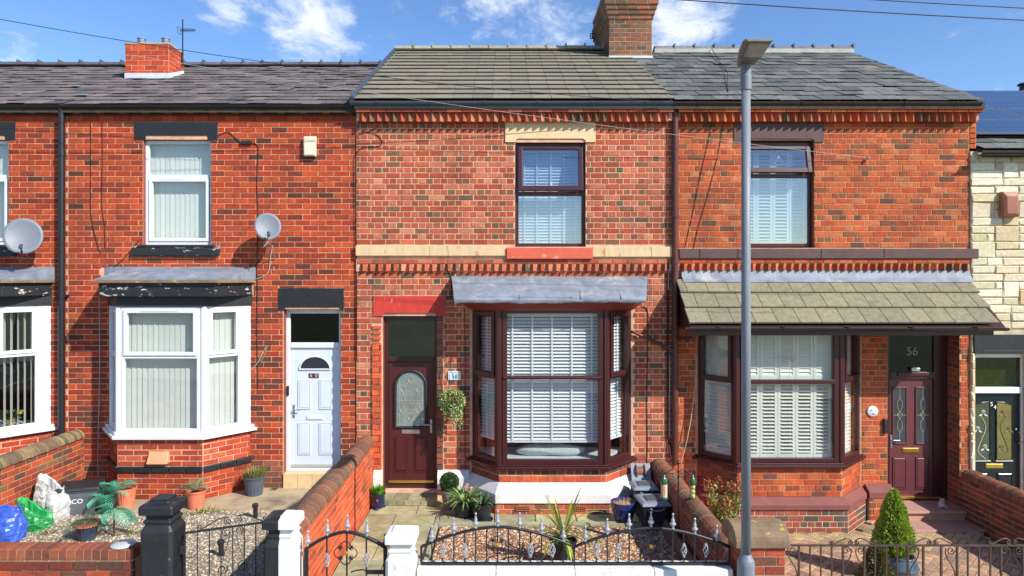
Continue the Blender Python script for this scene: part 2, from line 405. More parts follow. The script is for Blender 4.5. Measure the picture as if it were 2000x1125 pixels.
def lay(pc, M, u0, u1, v0, v1, holes=(), course=0.092, L=0.24, bond='stretcher', pal=None, joint=0.011, proud=0.006, depth=0.05, rng=R, cond=None, sboost=1.0, first=0, dark=None):
    """courses of bricks on a facet; holes are (u0,u1,v0,v1); front faces stand proud of the mortar at local y=0"""
    cols, wts = pal
    n = int(round((v1-v0)/course)); course = (v1-v0)/max(1, n)
    for i in range(n):
        va = v0+i*course; vb = va+course; k = i+first
        if bond == 'stretcher': bl = [L]; off = (k % 2)*L/2
        elif bond == 'english': bl = [L] if k % 2 == 0 else [L/2]; off = (0 if k % 2 == 0 else L/4)
        elif bond == 'header': bl = [L/2]; off = (k % 2)*L/4
        else:
            m = k % 4
            bl = [L] if m in (0, 2) else ([L/2] if m == 1 else [L, L/2]); off = (0, L/4, L/2, L*0.3)[m]
        x = u0-off-L; j = 0
        while x < u1:
            wd = bl[j % len(bl)]; j += 1; e = x+wd
            a, b = max(x, u0), min(e, u1); x = e
            if b-a < .035: continue
            rects = [(a, b, va, vb)]
            for (ha, hb, hc, hd) in holes:
                if hb <= a or ha >= b or hd <= va or hc >= vb: continue
                nr = []
                for (p, q, r_, s_) in rects:
                    if hb <= p or ha >= q or hd <= r_ or hc >= s_: nr.append((p, q, r_, s_)); continue
                    if ha > p: nr.append((p, ha, r_, s_))
                    if hb < q: nr.append((hb, q, r_, s_))
                    m0, m1 = max(p, ha), min(q, hb)
                    if hc > r_: nr.append((m0, m1, r_, hc))
                    if hd < s_: nr.append((m0, m1, hd, s_))
                rects = nr
            c = rng.choices(cols, wts)[0]
            if dark is not None:
                wp = M @ Vector((a, 0, va)); f = dark(wp); c = tuple(t*f for t in c)
            c = jit(c, 0.12, rng)
            for (p, q, r_, s_) in rects:
                if q-p < .03 or s_-r_ < .022: continue
                Mb = M @ T((p+q)/2+rng.uniform(-.0015, .0015), -proud+rng.uniform(-.002, .002), (r_+s_)/2+rng.uniform(-.001, .001)) @ RY(rng.uniform(-.004, .004))
                pc.add(q-p-joint, s_-r_-joint, depth, Mb, c, (q-p)*(s_-r_)*sboost)
def holed(mb, M, u0, u1, v0, v1, holes, y0, y1, rv=None):
    """wall slab with rectangular openings"""
    us = sorted({u0, u1, *[max(u0, min(u1, t)) for h in holes for t in h[:2]]}); vs = sorted({v0, v1, *[max(v0, min(v1, t)) for h in holes for t in h[2:]]})
    def inh(a, b): return any(h[0] < a < h[1] and h[2] < b < h[3] for h in holes)
    solid = [[not inh((us[i]+us[i+1])/2, (vs[j]+vs[j+1])/2) for j in range(len(vs)-1)] for i in range(len(us)-1)]
    for i in range(len(us)-1):
        for j in range(len(vs)-1):
            if not solid[i][j]: continue
            a, b, c, d = us[i], us[i+1], vs[j], vs[j+1]
            mb.add([(a, y0, c), (b, y0, c), (b, y0, d), (a, y0, d)], [(0, 1, 2, 3)], M)
            mb.add([(a, y1, c), (b, y1, c), (b, y1, d), (a, y1, d)], [(3, 2, 1, 0)], M)
            if i == 0 or not solid[i-1][j]: mb.add([(a, y0, c), (a, y0, d), (a, y1, d), (a, y1, c)], [(0, 1, 2, 3)], M)
            if i == len(us)-2 or not solid[i+1][j]: mb.add([(b, y0, c), (b, y1, c), (b, y1, d), (b, y0, d)], [(0, 1, 2, 3)], M)
            if j == 0 or not solid[i][j-1]: mb.add([(a, y0, c), (a, y1, c), (b, y1, c), (b, y0, c)], [(0, 1, 2, 3)], M)
            if j == len(vs)-2 or not solid[i][j+1]: mb.add([(a, y0, d), (b, y0, d), (b, y1, d), (a, y1, d)], [(0, 1, 2, 3)], M)
    if rv is not None:
        for (a, b, c, d) in holes:
            e = .004; c = max(c, v0)
            rv.box(a, a+e, y0+.002, y1, c, d, M); rv.box(b-e, b, y0+.002, y1, c, d, M); rv.box(a+e, b-e, y0+.002, y1, d-e, d, M)
    return mb

def fr(mb, M, u0, u1, v0, v1, t, y0, y1, tb=None, tt=None):
    """rectangular frame of four butted bars with a chamfered inner lip"""
    tb = tb or t; tt = tt or t
    mb.box(u0, u0+t, y0, y1, v0, v1, M); mb.box(u1-t, u1, y0, y1, v0, v1, M)
    mb.box(u0+t, u1-t, y0, y1, v0, v0+tb, M); mb.box(u0+t, u1-t, y0, y1, v1-tt, v1, M)
    return mb
def pane(win, M, u0, u1, v0, v1, y, g=None):
    mb = MB(); mb.box(u0, u1, y, y+0.006, v0, v1, M); return mb.build('pane', g or GLASS, win)
def vblind(win, M, u0, u1, v0, v1, y, pitch=0.082, ang=0.28, mat_=None):
    mb = MB(); n = max(2, int((u1-u0)/pitch)); p = (u1-u0)/n
    for i in range(n):
        x = u0+(i+.5)*p; a = ang+R.uniform(-.07, .07)
        mb.box(-p*.54, p*.54, -.0008, .0008, v0, v1, M @ T(x, y, 0) @ RZ(a))
    mb.box(u0, u1, y-.02, y+.02, v1, v1+.04, M)
    return mb.build('vertical_blind', mat_ or M_BLIND, win)
def venetian(win, M, u0, u1, v0, v1, y, pitch=0.052, tilt=0.6, tapes=()):
    mb = MB(); n = int((v1-v0)/pitch)
    for i in range(n):
        mb.box(u0, u1, -.026, .026, -.0015, .0015, M @ T(0, y, v1-.03-(i+.5)*pitch) @ RX(tilt+R.uniform(-.03, .03)))
    mb.box(u0, u1, y-.028, y+.028, v1-.05, v1, M); mb.box(u0, u1, y-.026, y+.026, v1-.03-n*pitch-.03, v1-.03-n*pitch, M)
    for t in tapes: mb.box(t-.012, t+.012, y-.031, y-.029, v1-.05-n*pitch, v1, M)
    return mb.build('venetian_blind', M_VENET, win)
def shutter(win, M, u0, u1, v0, v1, y, panels, tilt=0.75, pitch=0.055):
    mb = MB(); p = (u1-u0)/panels
    for k in range(panels):
        a = u0+k*p+.003; b = u0+(k+1)*p-.003; st = .045
        fr(mb, M, a, b, v0, v1, st, y-.014, y+.014, .07, .07)
        n = int((v1-v0-.14)/pitch); pp = (v1-v0-.14)/n
        for i in range(n):
            mb.box(a+st, b-st, -.031, .031, -.004, .004, M @ T(0, y, v0+.07+(i+.5)*pp) @ RX(tilt))
    return mb.build('plantation_shutter', M_SHUT, win)
def scroll_pts(cx, cz, r0, turns=1.6, a0=0.0, sgn=1, n=22, shrink=0.25):
    return [(cx+math.cos(a0+sgn*2*PI*turns*i/n)*r0*(1-(1-shrink)*i/n), cz+math.sin(a0+sgn*2*PI*turns*i/n)*r0*(1-(1-shrink)*i/n)) for i in range(n+1)]
def bez(p0, p1, p2, p3, n=14):
    out = []
    for i in range(n+1):
        t = i/n; a = (1-t)**3; b = 3*t*(1-t)**2; c = 3*t*t*(1-t); d = t**3
        out.append(tuple(a*p0[k]+b*p1[k]+c*p2[k]+d*p3[k] for k in range(len(p0))))
    return out
def cable(name, pts, r, m, parent=None, n=5):
    mb = MB(); mb.tube(pts, r, n); return mb.build(name, m, parent, smooth=True)
def smoothpath(pts, k=6):
    """Catmull-Rom through the points"""
    P = [Vector(p) for p in pts]; out = []
    for i in range(len(P)-1):
        a = P[max(i-1, 0)]; b = P[i]; c = P[i+1]; d = P[min(i+2, len(P)-1)]
        for j in range(k):
            t = j/k
            out.append(0.5*((2*b)+(c-a)*t+(2*a-5*b+4*c-d)*t*t+(3*b-a-3*c+d)*t**3))
    out.append(P[-1]); return out

# leaves
def leaf(mb, p, d, up, L, W, c, droop=0.0, fold=0.15):
    d = d.normalized(); s = d.cross(up)
    s = s.normalized() if s.length > 1e-4 else d.orthogonal().normalized()
    n = s.cross(d).normalized(); p = Vector(p)
    m = p+d*L*.5+n*fold*W
    e = p+d*L-n*droop*L
    mb.add([p, m+s*W*.5-n*fold*W, e, m-s*W*.5-n*fold*W, m], [(0, 1, 4), (1, 2, 4), (2, 3, 4), (3, 0, 4)], None, c)
def strap(mb, p, d, L, W, c, droop=0.6, n=6):
    """arching strap leaf"""
    d = Vector(d).normalized(); p = Vector(p); s = d.cross(Vector((0, 0, 1)))
    s = s.normalized() if s.length > 1e-3 else Vector((1, 0, 0))
    vs = []; q = p.copy(); dd = d.copy()
    for i in range(n+1):
        w_ = W*(0.55+0.45*math.sin(PI*min(1, (i+1)/n*.8)))*(1 if i < n-1 else (.55 if i == n-1 else .08))
        vs += [q+s*w_/2, q-s*w_/2]
        q = q+dd*L/n; dd = (dd+Vector((0, 0, -droop/n))).normalized()
    mb.add(vs, [(2*i, 2*i+1, 2*i+3, 2*i+2) for i in range(n)], None, c)
def rdir(rng=R, zmin=-1):
    while True:
        v = Vector((rng.uniform(-1, 1), rng.uniform(-1, 1), rng.uniform(-1, 1)))
        if .05 < v.length < 1 and v.z/v.length > zmin: return v.normalized()
def pebbles(name, region, n, size, cols, z, material, parent=None, seed=1, keep=None):
    rng = random.Random(seed); mb = MB(); x0, x1, y0, y1 = region
    for _ in range(n):
        x = rng.uniform(x0, x1); y = rng.uniform(y0, y1)
        if keep and not keep(x, y): continue
        s = rng.uniform(.6, 1.4)*size; c = jit(rng.choice(cols), .18, rng)
        vs = [(rng.uniform(.7, 1.2)*s, 0, 0), (0, rng.uniform(.7, 1.2)*s, 0), (-rng.uniform(.7, 1.2)*s, 0, 0), (0, -rng.uniform(.7, 1.2)*s, 0), (rng.uniform(-.3, .3)*s, rng.uniform(-.3, .3)*s, rng.uniform(.5, .95)*s)]
        mb.add(vs, [(0, 1, 4), (1, 2, 4), (2, 3, 4), (3, 0, 4)], T(x, y, z-.002) @ RZ(rng.uniform(0, 6.3)), c)
    return stuff(mb.build(name, material, parent))

# ------------------------------------------------------------------ ground, road, pavements
G62, G60, G58, G56, G54 = 0.32, 0.20, 0.0, -0.28, -0.50
mb = MB(); mb.box(-400, 400, -400, 400, -1.6, -1.2); struct(mb.build('ground', M_GRASS))
def slope(x): return -0.10-0.03*x
def strip(name, y0, y1, dz, th, m):
    mb = MB(); a, b = -40, 40
    mb.add([(a, y0, slope(a)+dz-th), (b, y0, slope(b)+dz-th), (b, y1, slope(b)+dz-th), (a, y1, slope(a)+dz-th), (a, y0, slope(a)+dz), (b, y0, slope(b)+dz), (b, y1, slope(b)+dz), (a, y1, slope(a)+dz)],
           [(0, 3, 2, 1), (4, 5, 6, 7), (0, 1, 5, 4), (1, 2, 6, 5), (2, 3, 7, 6), (3, 0, 4, 7)])
    return struct(mb.build(name, m))
strip('pavement', -6.4, -4.1, 0.0, 0.4, M_PAVE)
strip('kerb', -6.55, -6.4, 0.0, 0.4, M_SANDST)
strip('road', -13.0, -6.55, -0.12, 0.3, M_ASPH)
strip('far_pavement', -15.5, -13.0, 0.0, 0.4, M_PAVE)

# ------------------------------------------------------------------ shared building pieces
PAL60 = ([lin(206, 86, 54), lin(194, 74, 48), lin(176, 68, 48), lin(154, 66, 50), lin(134, 66, 54), lin(116, 64, 54)], [40, 30, 16, 9, 4, 2])
PAL58 = ([lin(206, 114, 86), lin(214, 130, 100), lin(194, 98, 72), lin(172, 98, 74), lin(146, 106, 84), lin(122, 98, 82), lin(218, 150, 120)], [30, 16, 28, 14, 7, 3.5, 2])
PAL56 = ([lin(210, 110, 72), lin(200, 96, 64), lin(216, 130, 92), lin(178, 94, 66), lin(148, 98, 72), lin(120, 90, 74)], [30, 28, 9, 16, 7, 3])
PALG = ([lin(198, 92, 60), lin(184, 80, 54), lin(158, 74, 56), lin(128, 76, 60), lin(110, 86, 72), lin(142, 108, 80)], [26, 22, 18, 14, 10, 6])
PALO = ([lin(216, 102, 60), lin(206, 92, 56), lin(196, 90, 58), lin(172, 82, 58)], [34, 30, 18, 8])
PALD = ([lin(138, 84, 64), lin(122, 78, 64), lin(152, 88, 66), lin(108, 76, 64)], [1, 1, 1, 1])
SLK = .78
for pal_, k_ in ((PAL60, (.76, .82, .69)), (PAL58, (.79, .72, .62)), (PAL56, (.80, .73, .58)), (PALG, (.86, .84, .74))):
    pal_[0][:] = [tuple(a*b for a, b in zip(c_, k_)) for c_ in pal_[0]]
PALC = ([lin(150, 92, 66), lin(132, 86, 66), lin(120, 88, 70), lin(108, 84, 70), lin(140, 100, 76)], [1, 1, 1, 1, 1])

def shell(h, x0, x1, zg, ze, zr, yr=4.2, y0=0.32, zmid=None):
    """inside of a house: floors, ceiling, back and side walls"""
    mb = MB(); e = .003; yb = 2*yr
    mb.box(x0+e, x0+.1, y0, yb, zg, ze); mb.box(x1-.1, x1-e, y0, yb, zg, ze)
    mb.box(x0+.1, x1-.1, 5.0, 5.1, zg, ze); mb.box(x0+.1, x1-.1, yb-.2, yb, zg, ze)
    mb.box(x0+.1, x1-.1, y0, 5.0, zg, zg+.05)
    zm = zmid or (EYE-.35)
    mb.box(x0+.1, x1-.1, y0, 5.0, zm, zm+.2); mb.box(x0+.1, x1-.1, y0, 5.0, ze-.3, ze-.2)
    mb.build('interior_wall', M_INT, h)
def gable(h, x, zlow, ey, ez, ry, rz, m, th=.1):
    mb = MB(); Mx = Matrix(((0, 1, 0, x), (1, 0, 0, 0), (0, 0, 1, 0), (0, 0, 0, 1)))
    pts = [(ey, zlow), (2*ry-ey, zlow), (2*ry-ey, ez), (ry, rz), (ey, ez)]
    mb.prism(pts, 0, th, Mx)
    return mb.build('gable', m, h)
def roof(h, x0, x1, ey, ez, ry, rz, rows, tw, th, cols, m, gap=.004, lift=.012, broken=(), wob=.004, skip=None, dc=None, half=True, seed=3, cj=.1):
    rng = random.Random(seed)
    n = Vector((0, -(rz-ez), (ry-ey))).normalized(); up = Vector((0, ry-ey, rz-ez)); S = up.length; up.normalize()
    mb = MB()
    def P(x, s, o): return Vector((x, ey, ez))+up*s+n*o
    a = [P(x0, 0, -.03), P(x1, 0, -.03), P(x1, S, -.03), P(x0, S, -.03)]; b = [p-Vector((0, 0, .1)) for p in a]
    mb.add(a+b, [(0, 1, 2, 3), (7, 6, 5, 4), (0, 4, 5, 1), (1, 5, 6, 2), (2, 6, 7, 3), (3, 7, 4, 0)])
    mir = lambda p: Vector((p.x, 2*ry-p.y, p.z))
    a2 = [mir(p) for p in a]; b2 = [p-Vector((0, 0, .1)) for p in a2]
    mb.add(a2+b2, [(3, 2, 1, 0), (4, 5, 6, 7), (1, 5, 4, 0), (2, 6, 5, 1), (3, 7, 6, 2), (0, 4, 7, 3)])
    r = mb.build('roof', dc or M_JOINT, h)
    ex = S/rows; pc = Pieces(); R0 = Matrix((( 1, -n.x, up.x, 0), (0, -n.y, up.y, 0), (0, -n.z, up.z, 0), (0, 0, 0, 1)))
    for i in range(rows):
        x = x0-(tw/2 if (half and i % 2) else 0)-rng.uniform(0, .03)
        while x < x1-.02:
            a, b = max(x, x0), min(x+tw, x1); x += tw
            if b-a < .04: continue
            hh = ex*1.22 if i < rows-1 else ex
            if skip and skip((a+b)/2, i): continue
            c = jit(rng.choices(cols[0], cols[1])[0], cj, rng)
            p = P((a+b)/2, i*ex+hh/2, lift+th+rng.uniform(-wob/2, wob/2))
            Mb = T(*p) @ R0 @ RX(-math.atan2(lift+th*.9, ex)+rng.uniform(-.006, .006)*wob/.004) @ RY(rng.uniform(-.006, .006)*wob/.004)
            if wob > .01 and rng.random() < .05: Mb = T(rng.uniform(-.01, .01), -rng.uniform(.02, .06)*up.y, -rng.uniform(.02, .06)*up.z) @ Mb @ RY(rng.uniform(-.05, .05)) @ T(0, -.006, 0)
            pc.add(b-a-gap, hh, th, Mb, c, (b-a)/(p.y+DIST), ch=min(.003, th*.3))
    pc.finish('slate' if th < .012 else 'roof_tile', m, r, 300)
    return r, P, n, up, S
def ridge(r, x0, x1, ry, rz, L, c, m, rad=.12, flat=.8, seed=1):
    rng = random.Random(seed); n = max(1, int(round((x1-x0)/L))); p = (x1-x0)/n
    for i in range(n):
        mb = MB(); a = x0+i*p; b = a+p-.006; pts = []
        for k in range(7):
            t = PI*k/6; pts.append((math.cos(t)*rad*1.25, math.sin(t)*rad*flat))
        poly = pts+[(-rad*1.0, -.02), (rad*1.0, -.02)]
        Mx = Matrix(((0, 1, 0, 0), (1, 0, 0, ry), (0, 0, 1, rz+rng.uniform(-.006, .006)), (0, 0, 0, 1)))
        mb.prism(poly, a, b, Mx, jit(c, .1, rng)); mb.box(b-.02, b+.012, ry-rad*1.3, ry+rad*1.3, rz, rz+rad*flat+.018, None, jit(c, .2, rng))
        mb.build('ridge_tile', m, r)
def gutter(h, x0, x1, y, z, m, r=.06, brackets=6):
    mb = MB(); n = 8
    pts = [(y+r*math.cos(PI+PI*k/n), z+r*math.sin(PI+PI*k/n)) for k in range(n+1)]
    inn = [(y+r*.85*math.cos(PI+PI*k/n), z+r*.85*math.sin(PI+PI*k/n)) for k in range(n, -1, -1)]
    poly = pts+inn; Mx = Matrix(((0, 1, 0, 0), (1, 0, 0, 0), (0, 0, 1, 0), (0, 0, 0, 1)))
    mb.prism(poly, x0, x1, Mx)
    g = mb.build('gutter', m, h)
    for i in range(brackets):
        bx = x0+(x1-x0)*(i+.5)/brackets; b = MB()
        op = [(y+(r+.008)*math.cos(PI+PI*k/n), z+.006+(r+.008)*math.sin(PI+PI*k/n)) for k in range(n+1)]
        b.prism(op+[(y+r*.9, z+.01), (y-r*.9, z+.01)], bx-.015, bx+.015, Mx); b.build('gutter_bracket', m, g)
    return g
def downpipe(h, x, y, z0, z1, m, r=.045, collars=()):
    mb = MB(); mb.tube([(x, y, z0), (x, y, z1)], r, 14); 
    for c in collars: mb.tube([(x, y, c-.05), (x, y, c+.05)], r*1.18, 14)
    mb.box(x-r*1.6, x+r*1.6, y, y+r*1.4, (z0+z1)/2-.02, (z0+z1)/2+.02)
    return mb.build('downpipe', m, h, smooth=False)
def dogtooth(w_, x0, x1, z0, z1, y, pal, seed=1, pitch=.126):
    """a course of bricks set cornerwise so that their arrises show as teeth"""
    rng = random.Random(seed); n = int(round((x1-x0)/pitch)); p = (x1-x0)/n
    for i in range(n):
        c = jit(rng.choices(pal[0], pal[1])[0], .12, rng); key = ('tooth', tuple(round(v*24) for v in c), round(p, 2), round(z1-z0, 2))
        me = PCACHE.get(key)
        if me is None:
            a = p*.5; t = MB(); t.slab([(-a*.98, 0), (a*.98, 0), (0, -a*1.08)], 0, z1-z0)
            me = bpy.data.meshes.new('dentil'); me.from_pydata(t.v, [], t.f)
            at = me.color_attributes.new('Col', 'FLOAT_COLOR', 'POINT'); at.data.foreach_set('color', [q for _ in t.v for q in (*c, 1.0)])
            me.materials.append(M_BRICK); PCACHE[key] = me
        link_mesh('dentil', me, T(x0+(i+.5)*p, y, z0+rng.uniform(-.002, .002)), w_)
def stone(h, name, px0, px1, py0, py1, m, y0=-.03, y1=.12, bev=.008):
    mb = MB(); mb.box(X(px0), X(px1), y0, y1, Z(py1), Z(py0)); return mb.build(name, m, h, bevel=bev)
def poly_lintel(h, px0, px1, py0, py1, ox0, ox1, oy, m, y0, y1=.15, rnd=.06, name='lintel'):
    """lintel whose soffit is notched up over the opening with rounded corners"""
    a, b, c, d = X(px0), X(px1), Z(py1), Z(py0); u, v, t = X(ox0), X(ox1), Z(oy)
    pts = [(a, c), (u, c)]+[(u+rnd*(1-math.cos(k*PI/8)), t-rnd+rnd*math.sin(k*PI/8)) for k in range(0, 5)]
    pts += [(v-rnd*(1-math.cos(k*PI/8)), t-rnd+rnd*math.sin(k*PI/8)) for k in range(4, -1, -1)]+[(v, c), (b, c), (b, d), (a, d)]
    mb = MB(); mb.prism(pts, y0, y1); return mb.build(name, m, h)
def bayfacets(xl, xr, fl, frx, yw, yf):
    return [facet(xl, yw, fl, yf), facet(fl, yf, frx, yf), facet(frx, yf, xr, yw)]
def grow(xl, xr, fl, frx, yw, yf, g):
    """bay outline pushed out by g"""
    k = g*math.tan(math.atan2(abs(yf-yw), fl-xl)/2)
    e = g/math.sin(math.atan2(abs(yf-yw), fl-xl))
    return [(xl-e, yw), (fl-k, yf-g), (frx+k, yf-g), (xr+e, yw)]
def panel_m(door, M, u0, u1, v0, v1, y, m, name='panel', d=.012):
    """raised and fielded panel"""
    mb = MB(); a = .018
    fr(mb, M, u0, u1, v0, v1, .014, y-d, y+.01)
    i0, i1, j0, j1 = u0+.03, u1-.03, v0+.03, v1-.03
    o = [(u0+.014, y, v0+.014), (u1-.014, y, v0+.014), (u1-.014, y, v1-.014), (u0+.014, y, v1-.014)]
    q = [(i0, y-d*.9, j0), (i1, y-d*.9, j0), (i1, y-d*.9, j1), (i0, y-d*.9, j1)]
    mb.add(o+q, [(4, 5, 6, 7), (0, 1, 5, 4), (1, 2, 6, 5), (2, 3, 7, 6), (3, 0, 4, 7)], M)
    return mb.build(name, m, door)
def handle(door, M, u, v, y, m, sgn=1):
    mb = MB(); mb.box(u-.016, u+.016, y-.012, y, v-.12, v+.1, M)
    mb.tube([(u, y-.012, v+.02), (u, y-.05, v+.02), (u+.02*sgn, y-.055, v+.02), (u+.12*sgn, y-.055, v+.02)], .009, 8, M)
    mb.lathe([(.012, 0), (.012, .01)], 10, M @ T(u, y-.012, v-.07) @ RX(PI/2))
    return mb.build('handle', m, door, bevel=.003)
def letterbox(door, M, u0, u1, v0, v1, y, m):
    mb = MB(); mb.box(u0, u1, y-.012, y+.002, v0, v1, M); mb.box(u0+.012, u1-.012, y-.018, y-.012, v0+.012, v1-.01, M)
    return mb.build('letterbox', m, door, bevel=.004)
def airbrick(h, px, py, y, w_=.22, hh=.07, parentname='air_brick'):
    mb = MB(); cx, cz = X(px, y), Z(py, y); n = 7
    fr(mb, T(cx-w_/2, y-.012, cz-hh/2), 0, w_, 0, hh, .012, 0, .03)
    for i in range(1, n): mb.box(cx-w_/2+i*w_/n-.005, cx-w_/2+i*w_/n+.005, y-.011, y+.01, cz-hh/2+.012, cz+hh/2-.012)
    mb.box(cx-w_/2+.012, cx+w_/2-.012, y-.0115, y+.012, cz-.004, cz+.004)
    o = mb.build('air_brick', M_TERRABOX, h)
    d = MB(); d.box(cx-w_/2+.01, cx+w_/2-.01, y+.001, y+.006, cz-hh/2+.01, cz+hh/2-.01); d.build('vent_shade_plate', M_AIR, o)  # dark plate stands in for the shade inside the vent
    return o

# ------------------------------------------------------------------ red brick pair (60 and its neighbour)
Y60 = 0.03
def upper_window60(h, dx):
    M = T(dx, Y60+.07, 0); u0, u1, v0, v1 = X(278), X(411), Z(478), Z(272); mb = MB()
    fr(mb, M, u0, u1, v0, v1, .055, 0, .07); zt = Z(343)
    mb.box(u0+.055, u1-.055, 0, .07, zt-.03, zt+.03, M)
    wn = mb.build('window', M_UPVC, h, bevel=.006)
    s = MB(); fr(s, M, u0+.06, u1-.06, v0+.06, zt-.033, .055, -.016, .05); s.build('sash', M_UPVC, wn, bevel=.006)
    v = MB(); v.box(-.32+(u0+u1)/2, .32+(u0+u1)/2-.2, -.02, -.012, zt-.055, zt-.04, M); v.build('trickle_vent', M_UPVC, wn)
    pane(wn, M, u0+.112, u1-.112, v0+.11, zt-.085, .02); pane(wn, M, u0+.053, u1-.053, zt+.028, v1-.053, .02)
    vblind(wn, M, u0+.02, u1-.02, v0+.03, v1-.06, .14, ang=.14)
    # lintel with worn black paint and ragged sill
    lt = poly_lintel(h, 261, 424, 238, 273, 283, 405, 264, M_BLACK, Y60-.012, rnd=.03)
    sl = MB(); sl.box(X(258), X(428), Y60-.07, Y60+.1, Z(500), Z(484)); sl.prism([(X(262), Z(484)), (X(424), Z(484)), (X(420), Z(478)), (X(270), Z(478))], Y60-.02, Y60+.1)
    si = sl.build('window_sill', M_BLACKPEEL, h, bevel=.015)
    if dx:
        for o in (lt, si): o.location.x += dx
    return wn
def bay60(h, dx, pc):
    yf = Y60-.62; xl, xr = X(211)+dx, X(489)+dx; fl, frx = -6.01+dx, -4.683+dx
    F = bayfacets(xl, xr, fl, frx, Y60, yf)
    zs0, zs1 = Z(857, yf), Z(844, yf); zh = Z(599, yf); zt = Z(697, yf); zg = G60-.05
    # brick base
    core = [(xl, Y60+.02), (fl, yf), (frx, yf), (xr, Y60+.02)]
    mb = MB(); mb.slab(core, zg, zs0); bw = mb.build('bay_wall', M_MORT60, h)
    zp0, zp1 = Z(923, yf), Z(911, yf)
    for M, L in F:
        lay(pc, M, 0, L, zg+.05, zp0-.002, (), .092, .25, 'stretcher', PAL60, .012, sboost=3)
        lay(pc, M, 0, L, zp1+.002, zs0, (), .092, .25, 'stretcher', ([lin(190, 78, 50), lin(172, 66, 44), lin(200, 100, 70)], [2, 2, 1]), .018, sboost=3)
        n = max(1, int(round(L/.27)))
        for i in range(n):
            b = MB(); g = L/n; a0, b0 = i*g+.004, (i+1)*g-.004
            b.prism([(a0, zp0), (b0, zp0), (b0, zp1), (a0, zp1)], -.03, .05, M); b.build('plinth_brick', M_BLACK, bw, bevel=.012)
    # sill
    mb = MB(); mb.slab(grow(xl, xr, fl, frx, Y60, yf, .085), zs0, zs1-.05); mb.slab(grow(xl, xr, fl, frx, Y60, yf, .05), zs1-.05, zs1)
    win = mb.build('bay_window', M_UPVC, h, bevel=.008)
    for k, (M, L) in enumerate(F):
        e0 = .05 if k != 0 else .10; e1 = .05 if k != 2 else .17
        mb = MB(); u0, u1 = e0, L-e1
        if k == 2: mb.box(u1, L, .0, .06, zs1, zh, M)
        if k == 0: mb.box(0, u0, .0, .06, zs1, zh, M)
        fr(mb, M, u0, u1, zs1, zh, .05, .0, .07); mb.box(u0+.05, u1-.05, 0, .07, zt-.028, zt+.028, M)
        mb.build('frame', M_UPVC, win, bevel=.006)
        s = MB(); fr(s, M, u0+.045, u1-.045, zt+.02, zh-.045, .055, -.02, .05); s.build('sash', M_UPVC, win, bevel=.006)
        pane(win, M, u0+.098, u1-.098, zt+.07, zh-.098, .02); pane(win, M, u0+.048, u1-.048, zs1+.048, zt-.026, .03)
        vblind(win, M, u0+.02, u1-.02, zs1+.03, zh-.05, .14, ang=(.12, .14, .1)[k] if not dx else 1.05)
        if k == 1:
            v = MB(); v.box((u0+u1)/2-.28, (u0+u1)/2+.28, -.028, -.018, zh-.075, zh-.055, M); v.build('trickle_vent', M_UPVC, win)
    for (cx, cy, a) in ((fl, yf, .4), (frx, yf, -.4)):
        mb = MB(); mb.lathe([(.06, zs1), (.06, zh)], 8, T(cx, cy+.05, 0) @ RZ(PI/8)); mb.build('corner_post', M_UPVC, win)
    # inner board and closing slab
    mb = MB(); mb.slab([(xl+.08, Y60+.25), (fl+.03, yf+.09), (frx-.03, yf+.09), (xr-.08, Y60+.25)], zs1-.03, zs1+.01); mb.build('window_board', M_UPVC, win)
    # dark soffit band, fascia and lead roof
    z1 = Z(579, yf); z2 = Z(553, yf-.15); z3 = Z(545, yf-.2)
    mb = MB(); mb.slab(grow(xl, xr, fl, frx, Y60, yf, .02), zh, z1+.01); mb.build('bay_head', M_BLACK, h)
    mb = MB(); o = (fl-.14, frx+.25); yq = yf-.13
    mb.slab([(xl-.06, Y60), (o[0]-.08, yq), (o[1], yq), (xr+.02, Y60)], z1, z2); mb.build('bay_fascia', M_BLACKPEEL, h, bevel=.01)
    mb = MB(); a = [(xl-.08, Y60-.0), (fl-.27, yq-.06), (frx+.30, yq-.06), (xr+.08, Y60)]
    zt_ = Z(521)
    mb.loft([[(x, y, z2) for x, y in a], [(x, y, z2+.05) for x, y in a]]); mb.build('bay_roof_edge', M_SANDST, h, bevel=.01)
    mb = MB(); mb.loft([[(x, y, z2+.05) for x, y in a], [(a[0][0], Y60, zt_), (a[1][0]+.1, Y60-.03, zt_), (a[2][0]-.1, Y60-.03, zt_), (a[3][0], Y60, zt_)]])
    mb.build('lead_roof', M_LEAD, h)
    return F

